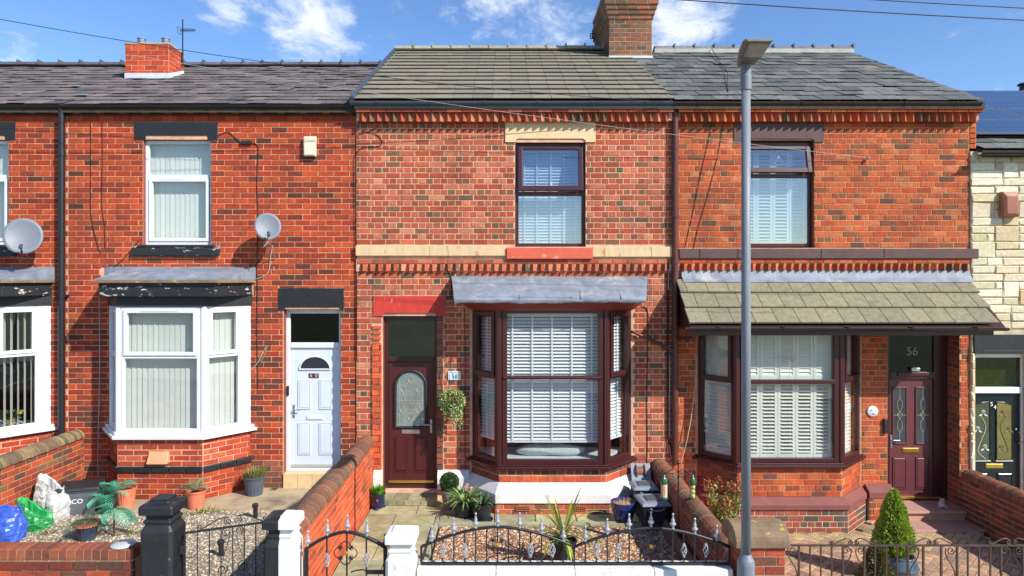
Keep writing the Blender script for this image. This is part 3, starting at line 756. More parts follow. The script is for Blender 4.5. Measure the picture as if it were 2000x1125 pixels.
XB = -7.17            # party line between the pair
ZE60 = Z(212)
def red_house(x0, x1, label, dx, door, xg, zg):
    h = thing('terraced_house', label, 'house', ((x0+x1)/2, Y60, zg))
    holes = [(X(278)+dx, X(411)+dx, Z(478), Z(272)), (X(225)+dx, X(475)+dx, Z(846), Z(597))]
    if door: holes.append((X(553), X(666), Z(927), Z(604)))
    M = T(0, Y60, 0); mb = MB(); zb = zg-.1
    rv = MB(); holed(mb, M, x0, x1, zb, ZE60, holes, 0, .3, rv); wl = mb.build('wall', M_MORT60, h); rv.build('reveal', M_REVEAL, h)
    pc = Pieces()
    bh = [(X(261)+dx, X(424)+dx, Z(273), Z(238)), (X(258)+dx, X(428)+dx, Z(500), Z(480)), (X(278)+dx, X(411)+dx, Z(478), Z(272)),
          (X(196)+dx, X(494)+dx, Z(575), Z(523)), (X(216)+dx, X(484)+dx, zb, Z(575))]
    if door: bh += [(X(543), X(671), Z(604), Z(563)), (X(552), X(664), zb, Z(604))]
    zt = Z(237)
    nrow = 5
    dk = lambda p: 1.0
    lay(pc, M, x0, x1, zb, zb+.55, bh, .09, .257, 'stretcher', PALD if door else PAL60, .011)
    zq = zb+.55+.0898*round((Z(600)-zb-.55)/.0898)
    lay(pc, M, x0, x1, zb+.55, zq, bh, .0898, .257, 'stretcher', (PAL60[0], [16, 18, 22, 20, 14, 10]), .011)
    lay(pc, M, x0, x1, zq, zt, bh, .0898, .257, 'stretcher', PAL60, .011)
    # projecting course and corbels under the gutter
    for i in range(int((x1-x0)/.257)+1):
        a = x0+i*.257; b = min(a+.257, x1)
        if b-a > .05: pc.add(b-a-.008, .082, .06, T((a+b)/2, Y60-.022, Z(231.5)), jit(PAL60[0][i % 2], .1), (b-a)*.2)
    pc.finish('brick', M_BRICK, wl, 300, 'brick_courses')
    mb = MB(); mb.box(x0, x1, Y60-.02, Y60+.02, Z(226), Z(212)); mb.build('frieze', mat('dark_frieze_brick', lin(92, 56, 48), .9, .25, 12, .4), h)  # frieze band coloured darker than the courses below it
    k = 0; xx = X(20)
    while xx < x1-.05:
        if xx > x0+.05:
            mb = MB(); mb.prism([(xx-.055, Z(222)), (xx+.055, Z(222)), (xx+.065, Z(214)), (xx-.065, Z(214))], Y60-.085, Y60); mb.build('corbel', mat('corbel_brick', lin(150, 92, 70), .9, .25, 9, .4), h, bevel=.006)
        xx += .3705
    shell(h, x0, x1, zg, ZE60, 0)
    # chimney shared at the party line is built with number 60
    upper_window60(h, dx)
    return h, wl
h60, w60 = red_house(XB, X(696), 'bright red brick terraced house with white front door numbered 60', 0, True, None, G60)
h62, w62 = red_house(-12.6, XB-.002, 'red brick terraced house with a potted flower inside its white bay window', -3.33, False, None, G60)
pcb = Pieces(); bay60(h60, 0, pcb); pcb.finish('brick', M_BRICK, [o for o in h60.children if o.name.startswith('bay_wall')][0], 300, 'brick_courses')
pcb = Pieces(); bay60(h62, -3.29, pcb); pcb.finish('brick', M_BRICK, [o for o in h62.children if o.name.startswith('bay_wall')][0], 120, 'brick_courses')
SL60 = ([tuple(v*SLK for v in c_) for c_ in (lin(122, 112, 110), lin(114, 105, 104), lin(130, 119, 116), lin(104, 97, 97), lin(136, 124, 118))], [5, 4, 3, 3, 1])
ER60 = (Y60-.13, Z(204, Y60-.13), 4.2, Z(131, 4.2))
for h, a, b, sd in ((h60, XB, X(697)-.0, 3), (h62, -13.2, XB-.003, 8)):
    r, P, n, up, S = roof(h, a, b, *ER60, 14, .30, .007, SL60, M_SLATE, gap=.006, lift=.008, wob=.012, seed=sd)
    ridge(r, a, b if h is h62 else X(745, 4.2), 4.2, ER60[3]+.02, .45, lin(92, 92, 98), M_SLATE, .11, seed=sd)
    gutter(h, a, (b-.004 if h is h62 else X(693)), Y60-.11, Z(206, Y60-.11), M_GUTTER, .06, 5)
    mb = MB(); mb.box(a, b-.004, Y60-.05, Y60-.022, Z(216), Z(203)); mb.build('fascia_board', M_BLACK, h)
# slipped slates patched with pale mortar
for px, py, w_ in ((150, 173, .14), (160, 196, .26), (37, 195, .08)):
    t = (py-212)/(127-212); yy = ER60[0]+t*(ER60[2]-ER60[0])*0.78; s_ = (yy-ER60[0])/(ER60[2]-ER60[0]); zz = ER60[1]+s_*(ER60[3]-ER60[1])+.05
    an = math.atan2(ER60[3]-ER60[1], ER60[2]-ER60[0]); xx = X(px, yy)
    mb = MB(); mb.prism([(-w_/2, -.06), (w_/2, -.09), (w_*.4, .02), (w_*.1, .05), (-w_*.3, .03)], -.004, .004, T(xx, yy, zz) @ RX(an-PI/2)); mb.build('slate_patch', M_LEAD, h60 if px > 131 else h62)
downpipe(h60, X(119)+.04, Y60-.075, G60+.05, Z(208), M_GUTTER, .052, (Z(575), Z(300), Z(212)))
# chimney of the pair
def chimney(h, x0, x1, y0, y1, z0, z1, pal, course, L, caps=(), mort=M_MORT58, top=None):
    mb = MB(); mb.box(x0, x1, y0, y1, z0, z1); ch = mb.build('chimney', mort, h)
    pc = Pieces()
    for ax, ay, bx, by in ((x0, y0, x1, y0), (x1, y0, x1, y1), (x0, y1, x0, y0)):
        M, LL = facet(ax, ay, bx, by); lay(pc, M, 0, LL, z0, z1, (), course, L, 'stretcher', pal, .012, rng=random.Random(int(ax*10)+3))
    zz = z1
    for (g, hh) in caps:
        mb = MB(); mb.box(x0-g+.008, x1+g-.008, y0-g+.008, y1+g-.008, zz, zz+hh); mb.build('corbel_course', mort, ch)
        for ax, ay, bx, by in ((x0-g, y0-g, x1+g, y0-g), (x1+g, y0-g, x1+g, y1+g), (x0-g, y1+g, x0-g, y0-g)):
            M, LL = facet(ax, ay, bx, by); lay(pc, M, 0, LL, zz, zz+hh, (), course, L, 'stretcher', pal, .012, proud=0)
        zz += hh
    pc.finish('brick', M_BRICK, ch, 300, 'brick_courses')
    return ch, zz
cy = 2.5
PALCH = ([lin(206, 84, 52), lin(196, 76, 48), lin(176, 70, 48), lin(120, 62, 50)], [5, 5, 3, 1])
c60, ztop = chimney(h60, X(245, cy), X(330, cy), cy, cy+.62, Z(152, cy)-.35, Z(88, cy), PALCH, .098, .26, mort=M_MORT60)
mb = MB(); mb.box(X(243, cy), X(332, cy), cy-.02, cy+.64, ztop, ztop+.05); mb.build('flaunching', M_CONC, c60, bevel=.02)
for px in (277, 324):
    mb = MB(); x_ = X(px, cy+.3); mb.lathe([(.072, ztop-.05), (.072, ztop+.07), (.082, ztop+.074), (.082, ztop+.086), (.072, ztop+.09), (.072, ztop+.105), (.082, ztop+.109), (.082, ztop+.12), (.07, ztop+.125), (.07, ztop+.14), (.086, ztop+.145), (.086, ztop+.16)], 14, T(x_, cy+.3, .075)); mb.build('flue_terminal', M_FLUE, c60)
mb = MB(); mb.box(X(244, cy), X(331, cy), cy-.012, cy+.01, Z(152, cy)-.06, Z(143, cy)); xx = X(330, cy)
mb.prism([(cy-.01, Z(152, cy)-.06), (cy+.62, Z(152, cy)+.23), (cy+.62, Z(152, cy)+.33), (cy-.01, Z(143, cy))], xx+.002, xx+.014, Matrix(((0, 1, 0, 0), (1, 0, 0, 0), (0, 0, 1, 0), (0, 0, 0, 1))))
mb.box(X(242, cy), X(332, cy), cy-.07, cy-.002, Z(152, cy)-.08, Z(152, cy)-.04); mb.build('flashing', mat('pale_lead', lin(196, 204, 210), .6, .1, 6, .3, 20), c60)
# front door of 60
M = T(0, Y60+.12, 0); d0, d1 = X(553), X(666); zb, zt = Z(925), Z(605); zm = Z(676)
mb = MB(); fr(mb, M, d0, d1, zb, zt, .07, 0, .08, .05, .07); mb.box(d0+.07, d1-.07, 0, .08, zm-.045, zm+.045, M); dr = mb.build('door', M_UPVC, h60, bevel=.006)
l0, l1, lz0, lz1 = d0+.075, d1-.075, zb+.055, zm-.05
mb = MB(); mb.box(l0, l1, .03, .075, lz0, lz1, M); mb.build('leaf', M_DOORW, dr, bevel=.004)
cx = (l0+l1)/2; cw = (l1-l0)
for sx in (-1, 1):
    panel_m(dr, M, cx+sx*.22*cw-.13*cw, cx+sx*.22*cw+.13*cw, Z(803), Z(745), .029, M_DOORW); panel_m(dr, M, cx+sx*.22*cw-.13*cw, cx+sx*.22*cw+.13*cw, Z(893), Z(830), .029, M_DOORW)
zf = Z(724); rx, rz_ = .255, .215
arc = [(cx+rx*math.cos(PI*k/16), zf+rz_*math.sin(PI*k/16)) for k in range(17)]
mb = MB(); mb.prism(arc, .02, .03, M); mb.build('fanlight', mat('dark_fanlight', lin(44, 48, 60), .1, .05, 5), dr)
mb = MB(); mb.tube([(u, .02, v) for u, v in arc]+[(cx-rx, .02, zf), (cx+rx, .02, zf)], .014, 6, M); mb.build('fanlight_trim', M_UPVC, dr)
pane(dr, M, d0+.07, d1-.07, zm+.045, zt-.07, .03, glass_mat('dark_transom_glass', (.08, .1, .11), .02))
letterbox(dr, M, cx-.14, cx+.14, Z(824), Z(816), .03, M_UPVC); handle(dr, M, l0+.05, Z(806), .03, M_STEEL, 1)
for k, ch in enumerate('60'):
    mb = MB(); xq = cx-.02+(k-.5)*.085; mb.box(xq-.04, xq+.04, .022, .03, Z(741), Z(732), M); nb = mb.build('number_plate', mat('dark_number_plate', lin(60, 40, 38), .4, .05), dr)
    text_mb(ch, .085, M @ T(xq, .0215, Z(736.5)), .0012).build('digit', M_WHITETXT, nb) if False else text_mb(ch, .085, M @ T(xq, .0215, Z(736.5)), .0012).build('digit', mat('pale_copper', lin(226, 188, 168), .5, 0), dr)
mb = MB(); mb.box(l0, l1, .015, .03, lz0+.01, lz0+.05, M); mb.build('weather_bar', mat('grey_weather_bar', lin(168, 172, 160), .5, .1), dr)
mb = MB(); mb.box(d0+.02, d0+.055, -.03, .0, Z(775), Z(756), M); mb.build('door_chime', M_BLACK, dr, bevel=.008)
poly_lintel(h60, 543, 671, 563, 606, 556, 664, 600, M_BLACK, Y60-.014, rnd=.02)
n = 4
for i in range(n):
    mb = MB(); a = d0+(d1-d0)*i/n; mb.box(a+.003, d0+(d1-d0)*(i+1)/n-.003, Y60-.035, Y60+.3, G60-.05, zb-.002); mb.build('step_tile', M_CREAMTILE, h60, bevel=.003)

# ------------------------------------------------------------------ number 58
X58a, X58b = X(696)+.003, X(1313); ZE58 = Z(208)
h58 = thing('terraced_house', 'terraced house with cream stone lintel, brown bay window and dark brown arched-glass door', 'house', ((X58a+X58b)/2, 0, G58))
yf = -.55; B58 = (-.538, 2.092, -.08, 1.59)
zs58, zh58 = Z(914, yf), Z(606, yf)
holes = [(X(1006), X(1144), Z(482), Z(278)), (X(748), X(855), Z(957), Z(617)), (B58[0]+.1, B58[1]-.1, Z(905), Z(604))]
mb = MB(); rv = MB(); holed(mb, I4, X58a, X58b, -.1, ZE58, holes, 0, .3, rv); w58 = mb.build('wall', M_MORT58, h58); rv.build('reveal', M_REVEAL, h58)
pc = Pieces()
bh = [(X(1006), X(1144), Z(482), Z(270)), (X(987), X(1163), Z(277), Z(237)), (X(730), X(870), Z(617), Z(578)), (X(746), X(857), -.1, Z(615)),
      (B58[0]-.02, B58[1]+.02, -.1, Z(594)), (X(890), X(1256), Z(590), Z(543)), (-99, 99, Z(507), Z(478)), (-99, 99, Z(532), Z(507)), (X(727), X(746), -.1, Z(632)), (X(853), X(866), -.1, Z(617))]
lay(pc, I4, X58a, X58b, Z(917)-.0, Z(533), bh, .092, .24, 'english', PAL58, .0145)
lay(pc, I4, X58a, X58b, Z(478), Z(240), bh, .092, .24, 'english', PAL58, .0145)
lay(pc, I4, X58a, X58b, -.1, Z(917), bh, .092, .24, 'english', PALD, .0145)
# rounded-edge jamb bricks beside the door
for (a, b, zt_) in ((727, 746, 672), (853, 866, 617)):
    lay(pc, T(0, -.03, 0), X(a), X(b), Z(917), Z(zt_), (), .092, .24, 'stretcher', PALO if a < 800 else PALD, .011, depth=.08)
for k in range(4):
    z_ = Z(634+k*10.4); pc.add(X(744)-X(728)-.004*k, .05, .09, T((X(728)+X(745))/2, -.035-.0*k, z_-.045), jit(PALO[0][0]), .001)
# cornice courses
for (z0, z1, yy, ww) in ((Z(218.5, -.165), Z(207.5, -.165), -.165, .24), (Z(241), Z(236.5), -.012, .24), (Z(515), Z(507), -.035, .24), (Z(534), Z(529.5), -.012, .24)):
    n = int((X58b-X58a)/ww); p = (X58b-X58a-.03)/n
    for i in range(n): pc.add(p-.008, z1-z0-.004, .06-yy if yy < -.05 else .06, T(X58a+.02+(i+.5)*p, yy, (z0+z1)/2), jit(R.choices(PAL58[0][:4])[0], .1), .001)
pc.finish('brick', M_BRICK, w58, 300, 'brick_courses')
mb = MB(); mb.box(X58a+.015, X58b-.02, -.075, .02, Z(237), Z(207)); mb.box(X58a, X58b-.02, -.02, .02, Z(530), Z(507)); mb.build('cornice_bed', M_MORT58, h58)
dogtooth(w58, X(703), X(1304), Z(237, -.12), Z(219.5, -.12), -.073, PAL58, 4); dogtooth(w58, X(703), X(1304), Z(529.5), Z(516), -.012, PAL58, 5)
# stone bands, sill and lintel
for (a, b) in ((695.6, 838), (838.6, 989)): stone(h58, 'string_course', a, b, 480, 500, M_CREAMSTAIN, -.055, .05)
for (a, b) in ((1157, 1270), (1270.6, 1311)): stone(h58, 'string_course', a, b, 482, 502, M_CREAMSTAIN, -.055, .05)
stone(h58, 'window_sill', 989.5, 1156.5, 484, 506, M_REDSILL, -.085, .15)
poly_lintel(h58, 987, 1163, 237.5, 278, 1006, 1144, 271, M_CREAMST, -.02)
poly_lintel(h58, 730, 870, 578, 617.5, 748, 853, 611, M_REDPAINT, -.022)
# upper window, top sash tilted open
def upper_window58(h, px0, px1, sash_open, blind, zpy=377):
    M = T(0, .09, 0); u0, u1, v0, v1 = X(px0), X(px1), Z(482), Z(276); mb = MB(); zt = Z(zpy)
    fr(mb, M, u0, u1, v0, v1, .06, 0, .07); mb.box(u0+.06, u1-.06, 0, .07, zt-.035, zt+.035, M)
    wn = mb.build('window', M_BROWN, h, bevel=.006)
    s = MB(); Ms = M @ T(0, -.005, v1-.075) @ RX(-sash_open); hh = v1-.075-zt-.02
    fr(s, Ms, u0+.045, u1-.045, -hh, 0, .075, -.045, .01, .085, .06); s.build('sash', M_BROWN, wn, bevel=.008)
    pane(wn, Ms, u0+.118, u1-.118, -hh+.083, -.058, -.02, GLASSU); pane(wn, M, u0+.058, u1-.058, v0+.058, zt-.033, .02, GLASSU)
    return wn, M, u0, u1, v0, v1, zt
wn, M, u0, u1, v0, v1, zt = upper_window58(h58, 1006, 1144, .13, 'v')
venetian(wn, M, u0+.05, u1-.05, v0+.05, v1-.08, .17, .05, 1.0, [u0+(u1-u0)*t for t in (.14, .32, .52, .71, .88)])
s = MB(); s.box(X(1077)-.008, X(1077)+.008, -.09, -.05, Z(366)+.0, Z(358), T(0, .05, 0)); s.build('handle', M_UPVC, wn)
# bay
F = bayfacets(*B58, 0, yf); core = [(B58[0], .02), (B58[2], yf), (B58[3], yf), (B58[1], .02)]
z_w1, z_w2, z_b0 = Z(937, yf), Z(975, yf-.1), Z(926, yf)
mb = MB(); mb.slab(core, -.1, zs58-.02); bw = mb.build('bay_wall', M_MORT58, h58)
pc = Pieces()
for k, (Mf, L) in enumerate(F):
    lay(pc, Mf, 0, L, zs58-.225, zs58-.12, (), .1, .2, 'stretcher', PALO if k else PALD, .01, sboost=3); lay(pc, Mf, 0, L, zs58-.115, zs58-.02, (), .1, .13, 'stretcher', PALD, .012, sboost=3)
g2 = grow(*B58, 0, yf, .10)
mb = MB(); mb.slab(g2, -.1, z_w2-.06); mb.build('plinth_bed', M_MORT58, h58)
for k in range(3):
    Mf, L = facet(*g2[k], *g2[k+1]); lay(pc, Mf, 0, L, -.02, z_w2-.06, (), .085, .235, 'stretcher', PAL58, .012, sboost=3)
pc.finish('brick', M_BRICK, bw, 300, 'brick_courses')
def plinth(h, zt0, zb0, g0, g1, B, m, split=None, yw=0):
    a = grow(*B, yw, yf, g0); b = grow(*B, yw, yf, g1); mb = MB()
    rings = [[(x, y, zb0) for x, y in b], [(x, y, zb0+(zt0-zb0)*.48) for x, y in b], [(x, y, zt0) for x, y in a]]
    mb.loft(rings); return mb.build('plinth', m, h, bevel=.008)
plinth(h58, zs58-.225, z_w2-.06, .012, .13, B58, M_WHITEP)
for (a, b) in ((725, 747), (855, 917)):
    mb = MB(); Mx = Matrix(((0, 1, 0, 0), (1, 0, 0, 0), (0, 0, 1, 0), (0, 0, 0, 1)))
    mb.prism([(-.10, Z(953 if a > 800 else 975)), (.02, Z(953 if a > 800 else 975)), (.02, Z(917)), (-.04, Z(917)), (-.10, Z(930))], X(a), X(b), Mx); mb.build('plinth', M_WHITEP, h58, bevel=.006)
# bay window
mb = MB(); mb.slab(grow(*B58, 0, yf, .07), zs58-.02, zs58+.03); mb.slab(grow(*B58, 0, yf, .035), zs58+.03, zs58+.055); win = mb.build('bay_window', M_BROWN, h58, bevel=.008)
zt58 = Z(738, yf); z0 = zs58+.055
for k, (Mf, L) in enumerate(F):
    u0, u1 = (.02, L-.05) if k == 0 else ((.05, L-.05) if k == 1 else (.05, L-.02))
    mb = MB(); fr(mb, Mf, u0, u1, z0, zh58, .075, 0, .07, .075, .05); mb.box(u0+.075, u1-.075, 0, .07, zt58-.03, zt58+.03, Mf); mb.build('frame', M_BROWN, win, bevel=.006)
    if k == 1:
        mb = MB(); mb.tube([(u0+.02, -.005, zt58), (u1-.02, -.005, zt58)], .022, 8, Mf); mb.build('transom_bead', M_BROWN, win)
        pane(win, Mf, u0+.072, u1-.072, z0+.072, zt58-.028, .03); pane(win, Mf, u0+.072, u1-.072, zt58+.028, zh58-.048, .03)
    else:
        s = MB(); fr(s, Mf, u0+.05, u1-.05, zt58+.0, zh58-.03, .075, -.03, .05); s.build('sash', M_BROWN, win, bevel=.008)
        pane(win, Mf, u0+.12, u1-.12, zt58+.07, zh58-.10, .01); pane(win, Mf, u0+.072, u1-.072, z0+.072, zt58-.028, .03)
    tp = [u0+.075+(u1-u0-.15)*t for t in ((.06, .28, .5, .72, .94) if k == 1 else (.3, .75))]
    venetian(win, Mf, u0+.05, u1-.05, Z(862, yf), zh58-.04, .16, .0525, .74, tp)
for cx_, s_ in ((B58[2], 1), (B58[3], -1)):
    mb = MB(); mb.lathe([(.062, z0), (.062, zh58)], 8, T(cx_, yf+.05, 0) @ RZ(PI/8)); mb.build('corner_post', M_BROWN, win)
mb = MB(); mb.slab([(B58[0]+.1, .28), (B58[2]+.03, yf+.09), (B58[3]-.03, yf+.09), (B58[1]-.1, .28)], z0+.02, z0+.07); mb.build('window_board', M_UPVC, win)
# red timber head and lead roof of the bay
zz = Z(593, yf-.12)
mb = MB(); a = grow(*B58, 0, yf, .02); b = grow(*B58, 0, yf, .15); mb.loft([[(x, y, zh58-.01) for x, y in a], [(x, y, zh58+.02) for x, y in grow(*B58, 0, yf, .06)], [(x, y, zz+.02) for x, y in b]]); mb.build('bay_head', M_REDTIMBER, h58)
g3 = grow(*B58, 0, yf, .20)
zl1, zl2 = Z(590, yf-.2), Z(583, yf-.2)
def leadroof(h, x0, x1, w0, w1, yq, z0, z1, z2, segs, seed=1, yb=0.0):
    rng = random.Random(seed); mb = MB(); n = 26; rows = []
    for (y, z, wob) in ((yq+.01, z0, .012), (yq-.012, (z0+z1)/2, .014), (yq, z1, .006), (yq*.72, z1+(z2-z1)*.34, .01), (yq*.4, z1+(z2-z1)*.66, .01), (yb-.01, z2, .004)):
        f_ = min(1, max(0, (y-yq)/(yb-yq))); e0, e1 = x0+(w0-x0)*f_, x1+(w1-x1)*f_
        rows.append([(e0+(e1-e0)*i/n+(0 if 0 < i < n else rng.uniform(-.006, .006)), y+rng.uniform(-wob, wob), z+rng.uniform(-wob, wob)) for i in range(n+1)])
    vs = [p for r_ in rows for p in r_]; m_ = n+1
    mb.add(vs, [(k*m_+i, k*m_+i+1, (k+1)*m_+i+1, (k+1)*m_+i) for k in range(len(rows)-1) for i in range(n)])
    mb.prism([(yq+.03, z0+.01), (yb, z0+.01), (yb, z2-.02), (yq+.03, z1-.01)], x0+.01, x1-.01, Matrix(((0, 1, 0, 0), (1, 0, 0, 0), (0, 0, 1, 0), (0, 0, 0, 1))))
    lr = mb.build('lead_roof', M_LEAD, h, smooth=True)
    for t in segs:
        s = MB(); x = x0+(x1-x0)*t; s.tube([(x, yq-.012, z1), (x+.015, yq*.5, z1+(z2-z1)*.52+.006), (x, yb-.012, z2)], .008, 6); s.build('lead_seam', M_LEAD, lr)
    return lr
leadroof(h58, X(887, -.76), X(1262, -.76), X(882), X(1265), -.76, Z(592, -.76), Z(583, -.76), Z(540), (.34, .61, .66, .87), 2)
# gutter, roof, verge
gutter(h58, X(689), X(1308), -.165, Z(199, -.165), M_GUTTERG, .062, 6)
mb = MB(); mb.box(X58a, X58b-.01, -.1, -.078, Z(208), Z(196)); mb.build('fascia_board', M_BLACK, h58)
T58 = ([lin(130, 123, 106), lin(126, 120, 104), lin(134, 127, 109), lin(122, 116, 102)], [4, 4, 3, 2])
ER58 = (-.2, Z(197, -.2), 4.2, Z(101, 4.2)); XP = 2.74
r58, P58, n58, up58, S58 = roof(h58, X58a+.0, XP, *ER58, 13, .32, .013, T58, M_TILE58, gap=.004, lift=.020, wob=.003, cj=.035, half=False, dc=M_BLACK, seed=11)
ridge(r58, X58a-.02, XP-.5, 4.2, ER58[3]+.03, .42, lin(150, 146, 128), M_TILE58, .12, seed=3)
for i in range(13):
    s = (i+.0)*S58/13; mb = MB(); p = P58(X58a-.03, s, .02)
    mb.box(-.04, .03, -.05, .02, 0, S58/13*1.05, T(*p) @ Matrix(((1, -n58.x, up58.x, 0), (0, -n58.y, up58.y, 0), (0, -n58.z, up58.z, 0), (0, 0, 0, 1)))); mb.build('dry_verge', M_GUTTERG, r58)
gable(h58, X58a, Z(212), .0, ER58[1]-.1, 4.2, ER58[3]-.12, M_MORT58)
shell(h58, X58a, X58b, 0, ZE58, 0)
# chimney on the party line, oversailing courses at its head
cy = 3.35; c58, ztop = chimney(h58, X(1190, cy), X(1273, cy), cy, cy+1.9, Z(112, cy)-.5, Z(38, cy), PALC, .096, .23, caps=((.03, .096), (.06, .096), (.09, .096), (.12, .096), (.12, .096), (.08, .15)), mort=mat('chimney_mortar', lin(176, 158, 132), .95, .25, 9, .3, 100))
mb = MB(); mb.box(X(1190, cy)-.1, X(1273, cy)+.1, cy-.1, cy+2.0, ztop, ztop+.08); mb.build('flaunching', M_CONC, c58, bevel=.02)
for i in range(4):
    mb = MB(); mb.lathe([(.14, ztop+.05), (.12, ztop+.1), (.105, ztop+.45), (.14, ztop+.48), (.14, ztop+.55), (.11, ztop+.55)], 16, T(X(1231, cy), cy+.25+i*.46, 0)); mb.build('chimney_pot', M_TERRA, c58)
mb = MB(); mb.box(X(1189, cy), X(1275, cy), cy-.014, cy+.01, Z(119, cy)-.03, Z(109, cy)); mb.box(X(1184, cy), X(1280, cy), cy-.16, cy-.004, Z(121, cy)-.06, Z(119, cy)-.035, T(0, 0, 0))
mb.build('flashing', MATS['pale_lead'], c58)
mb = MB(); x_ = X(1163, 5.0)-.03; fr(mb, T(0, 5.0, 0), x_-.1, x_+.06, Z(76, 5), Z(65, 5), .018, 0, .02); mb.box(x_-.1, x_+.06, 5, 5.02, Z(71, 5), Z(70, 5)); mb.build('iron_bracket', M_IRON, c58)
# downpipe, conduit and waste pipe between 58 and 56
downpipe(h58, X(1317), -.06, Z(905), Z(205), M_BROWNPIPE, .05, (Z(212), Z(420), Z(510), Z(640), Z(800)))
cable('waste_pipe', smoothpath([(X(1234), -.02, Z(648)), (X(1240), -.06, Z(650)), (X(1298), -.07, Z(676)), (X(1312), -.07, Z(684))], 4), .025, M_BROWNPIPE, h58, 10)
cable('conduit', [(X(1304), -.03, Z(506)), (X(1303), -.03, Z(700)), (X(1304), -.03, Z(850)), (X(1312), -.04, Z(890))], .014, M_CABLEB, h58, 6)
cable('conduit', [(X(1303)+.03, -.03, Z(692)), (X(1303)+.03, -.03, Z(760)), (X(1303)+.03, -.03, Z(870)), (X(1310), -.04, Z(893))], .008, M_CABLEW, h58, 6)
for px, py, y in ((905, 880, 0), (1250, 893, 0)): airbrick(h58, px, py, y)
airbrick(h58, 1130, 993, yf-.11)
airbrick(h58, 1021, 993, yf-.11)
# front door of 58
M = T(0, .10, 0); d0, d1 = X(748), X(855); zb, zt = Z(957), Z(618); zm = Z(703)
mb = MB(); fr(mb, M, d0, d1, zb, zt, .07, 0, .08, .06, .07); mb.box(d0+.07, d1-.07, -.005, .08, zm-.04, zm+.04, M); dr = mb.build('door', M_BROWN, h58, bevel=.006)
l0, l1 = d0+.075, d1-.075; mb = MB(); mb.box(l0, l1, .025, .07, zb+.065, zm-.045, M); mb.build('leaf', M_BROWND, dr, bevel=.004)
pane(dr, M, d0+.07, d1-.07, zm+.04, zt-.07, .03, GLASS2)
cx = (l0+l1)/2-.01; aw = .255; z0_, zc = Z(837), Z(756); arcz = [(cx+aw*math.cos(PI*k/16), zc+aw*math.sin(PI*k/16)) for k in range(17)]
outl = [(cx+aw, z0_)]+arcz+[(cx-aw, z0_)]
mb = MB(); mb.prism(outl, .012, .024, M); mb.build('leaded_light', mat('leaded_glass', lin(120, 136, 134), .18, .25, 5, .25, 30), dr)
mb = MB(); mb.tube([(u, .012, v) for u, v in outl]+[(cx+aw, .012, z0_)], .026, 8, M); mb.build('light_frame', M_BLACK, dr)
mb = MB(); y_ = .010
def came(pts, r=.0045): mb.tube([(u, y_, v) for u, v in pts], r, 4, M)
for zq in (Z(748), Z(768), Z(785), Z(803), Z(822)): came([(cx-aw+.03, zq), (cx+aw-.03, zq)], .003)
came([(cx-.19, z0_+.03), (cx-.19, zc+.12)]); came([(cx+.19, z0_+.03), (cx+.19, zc+.12)]); came([(cx, z0_+.03), (cx, zc+.2)], .003)
for (dx_, zq, s_) in ((0, 744, 1), (-.13, 762, 1), (.13, 762, 1), (-.13, 804, 1), (.13, 804, 1), (0, 818, 1)):
    z_ = Z(zq); came([(cx+dx_, z_+.075), (cx+dx_+.05, z_), (cx+dx_, z_-.075), (cx+dx_-.05, z_), (cx+dx_, z_+.075)], .006)
for dx_ in (-.13, 0, .13): z_ = Z(783); came([(cx+dx_, z_+.11), (cx+dx_+.025, z_+.04), (cx+dx_+.025, z_-.04), (cx+dx_, z_-.11), (cx+dx_-.025, z_-.04), (cx+dx_-.025, z_+.04), (cx+dx_, z_+.11)], .005)
mb.build('lead_came', M_CAME, dr)
for sx in (-1, 1): panel_m(dr, M, cx+sx*.165-.105, cx+sx*.165+.105, Z(925), Z(856), .024, M_BROWND)
letterbox(dr, M, cx-.15, cx+.15, Z(850), Z(842), .025, M_STEEL); handle(dr, M, l1-.045, Z(834), .025, M_STEEL, -1)
mb = MB(); mb.box(l0, l1, .005, .025, Z(947), Z(942), M); mb.build('threshold_bar', M_BRASS, dr, bevel=.004)
# doorstep of 58
st = MB(); st.box(d0+.0, d1, -.27, .1, -.05, .10); st_o = st.build('doorstep', M_MORT58, h58)
pc = Pieces(); sc = ([lin(142, 138, 108), lin(126, 124, 96), lin(150, 142, 112)], [1, 1, 1])
lay(pc, T(0, -.275, 0), d0, d1, 0, .095, (), .095, .13, 'stretcher', sc, .01); 
for i in range(4): pc.add((d1-d0)/4-.008, .36, .05, T(d0+(i+.5)*(d1-d0)/4, -.10, .125) @ RX(-PI/2), jit(sc[0][i % 3]), .1)
pc.finish('step_brick', M_STEP, st_o, 60)

# ------------------------------------------------------------------ number 56
X56a, X56b = X58b+.003, X(1893); h56 = thing('terraced_house', 'brick terraced house with tiled canopy over its shuttered bay and plum door', 'house', ((X56a+X56b)/2, 0, G56))
B56 = (3.16, 5.84, 3.64, 5.27); zs56 = Z(911, yf); zh56 = Z(640, yf)
OD = (X(1733), X(1874))
holes = [(X(1450), X(1590), Z(484), Z(274)), (OD[0], OD[1], -.4, Z(645)), (B56[0]+.1, B56[1]-.1, Z(900), Z(640))]
mb = MB(); rv = MB(); holed(mb, I4, X56a, X56b, -.4, Z(208), [holes[0], holes[2]]+holes[1:2], 0, .42, None); mb.box(X56b, X(1906), .0, .3, Z(291), Z(208)); w56 = mb.build('wall', M_MORT56, h56); holed(MB(), I4, X56a, X56b, -.4, Z(208), [holes[0], holes[2]], 0, .42, rv); rv.build('reveal', M_REVEAL, h56)
pc = Pieces()
bh = [(X(1450), X(1590), Z(484), Z(268)), (X(1433), X(1608), Z(277), Z(236)), (OD[0], OD[1], -.4, Z(640)), (B56[0]-.02, B56[1]+.02, -.4, Z(600)), (-99, 99, Z(530), Z(484)), (X(1335), X(1890), Z(600), Z(528))]
lay(pc, I4, X56a, X56b, Z(291), Z(240), bh, .0905, .243, 'garden', PAL56, .013)
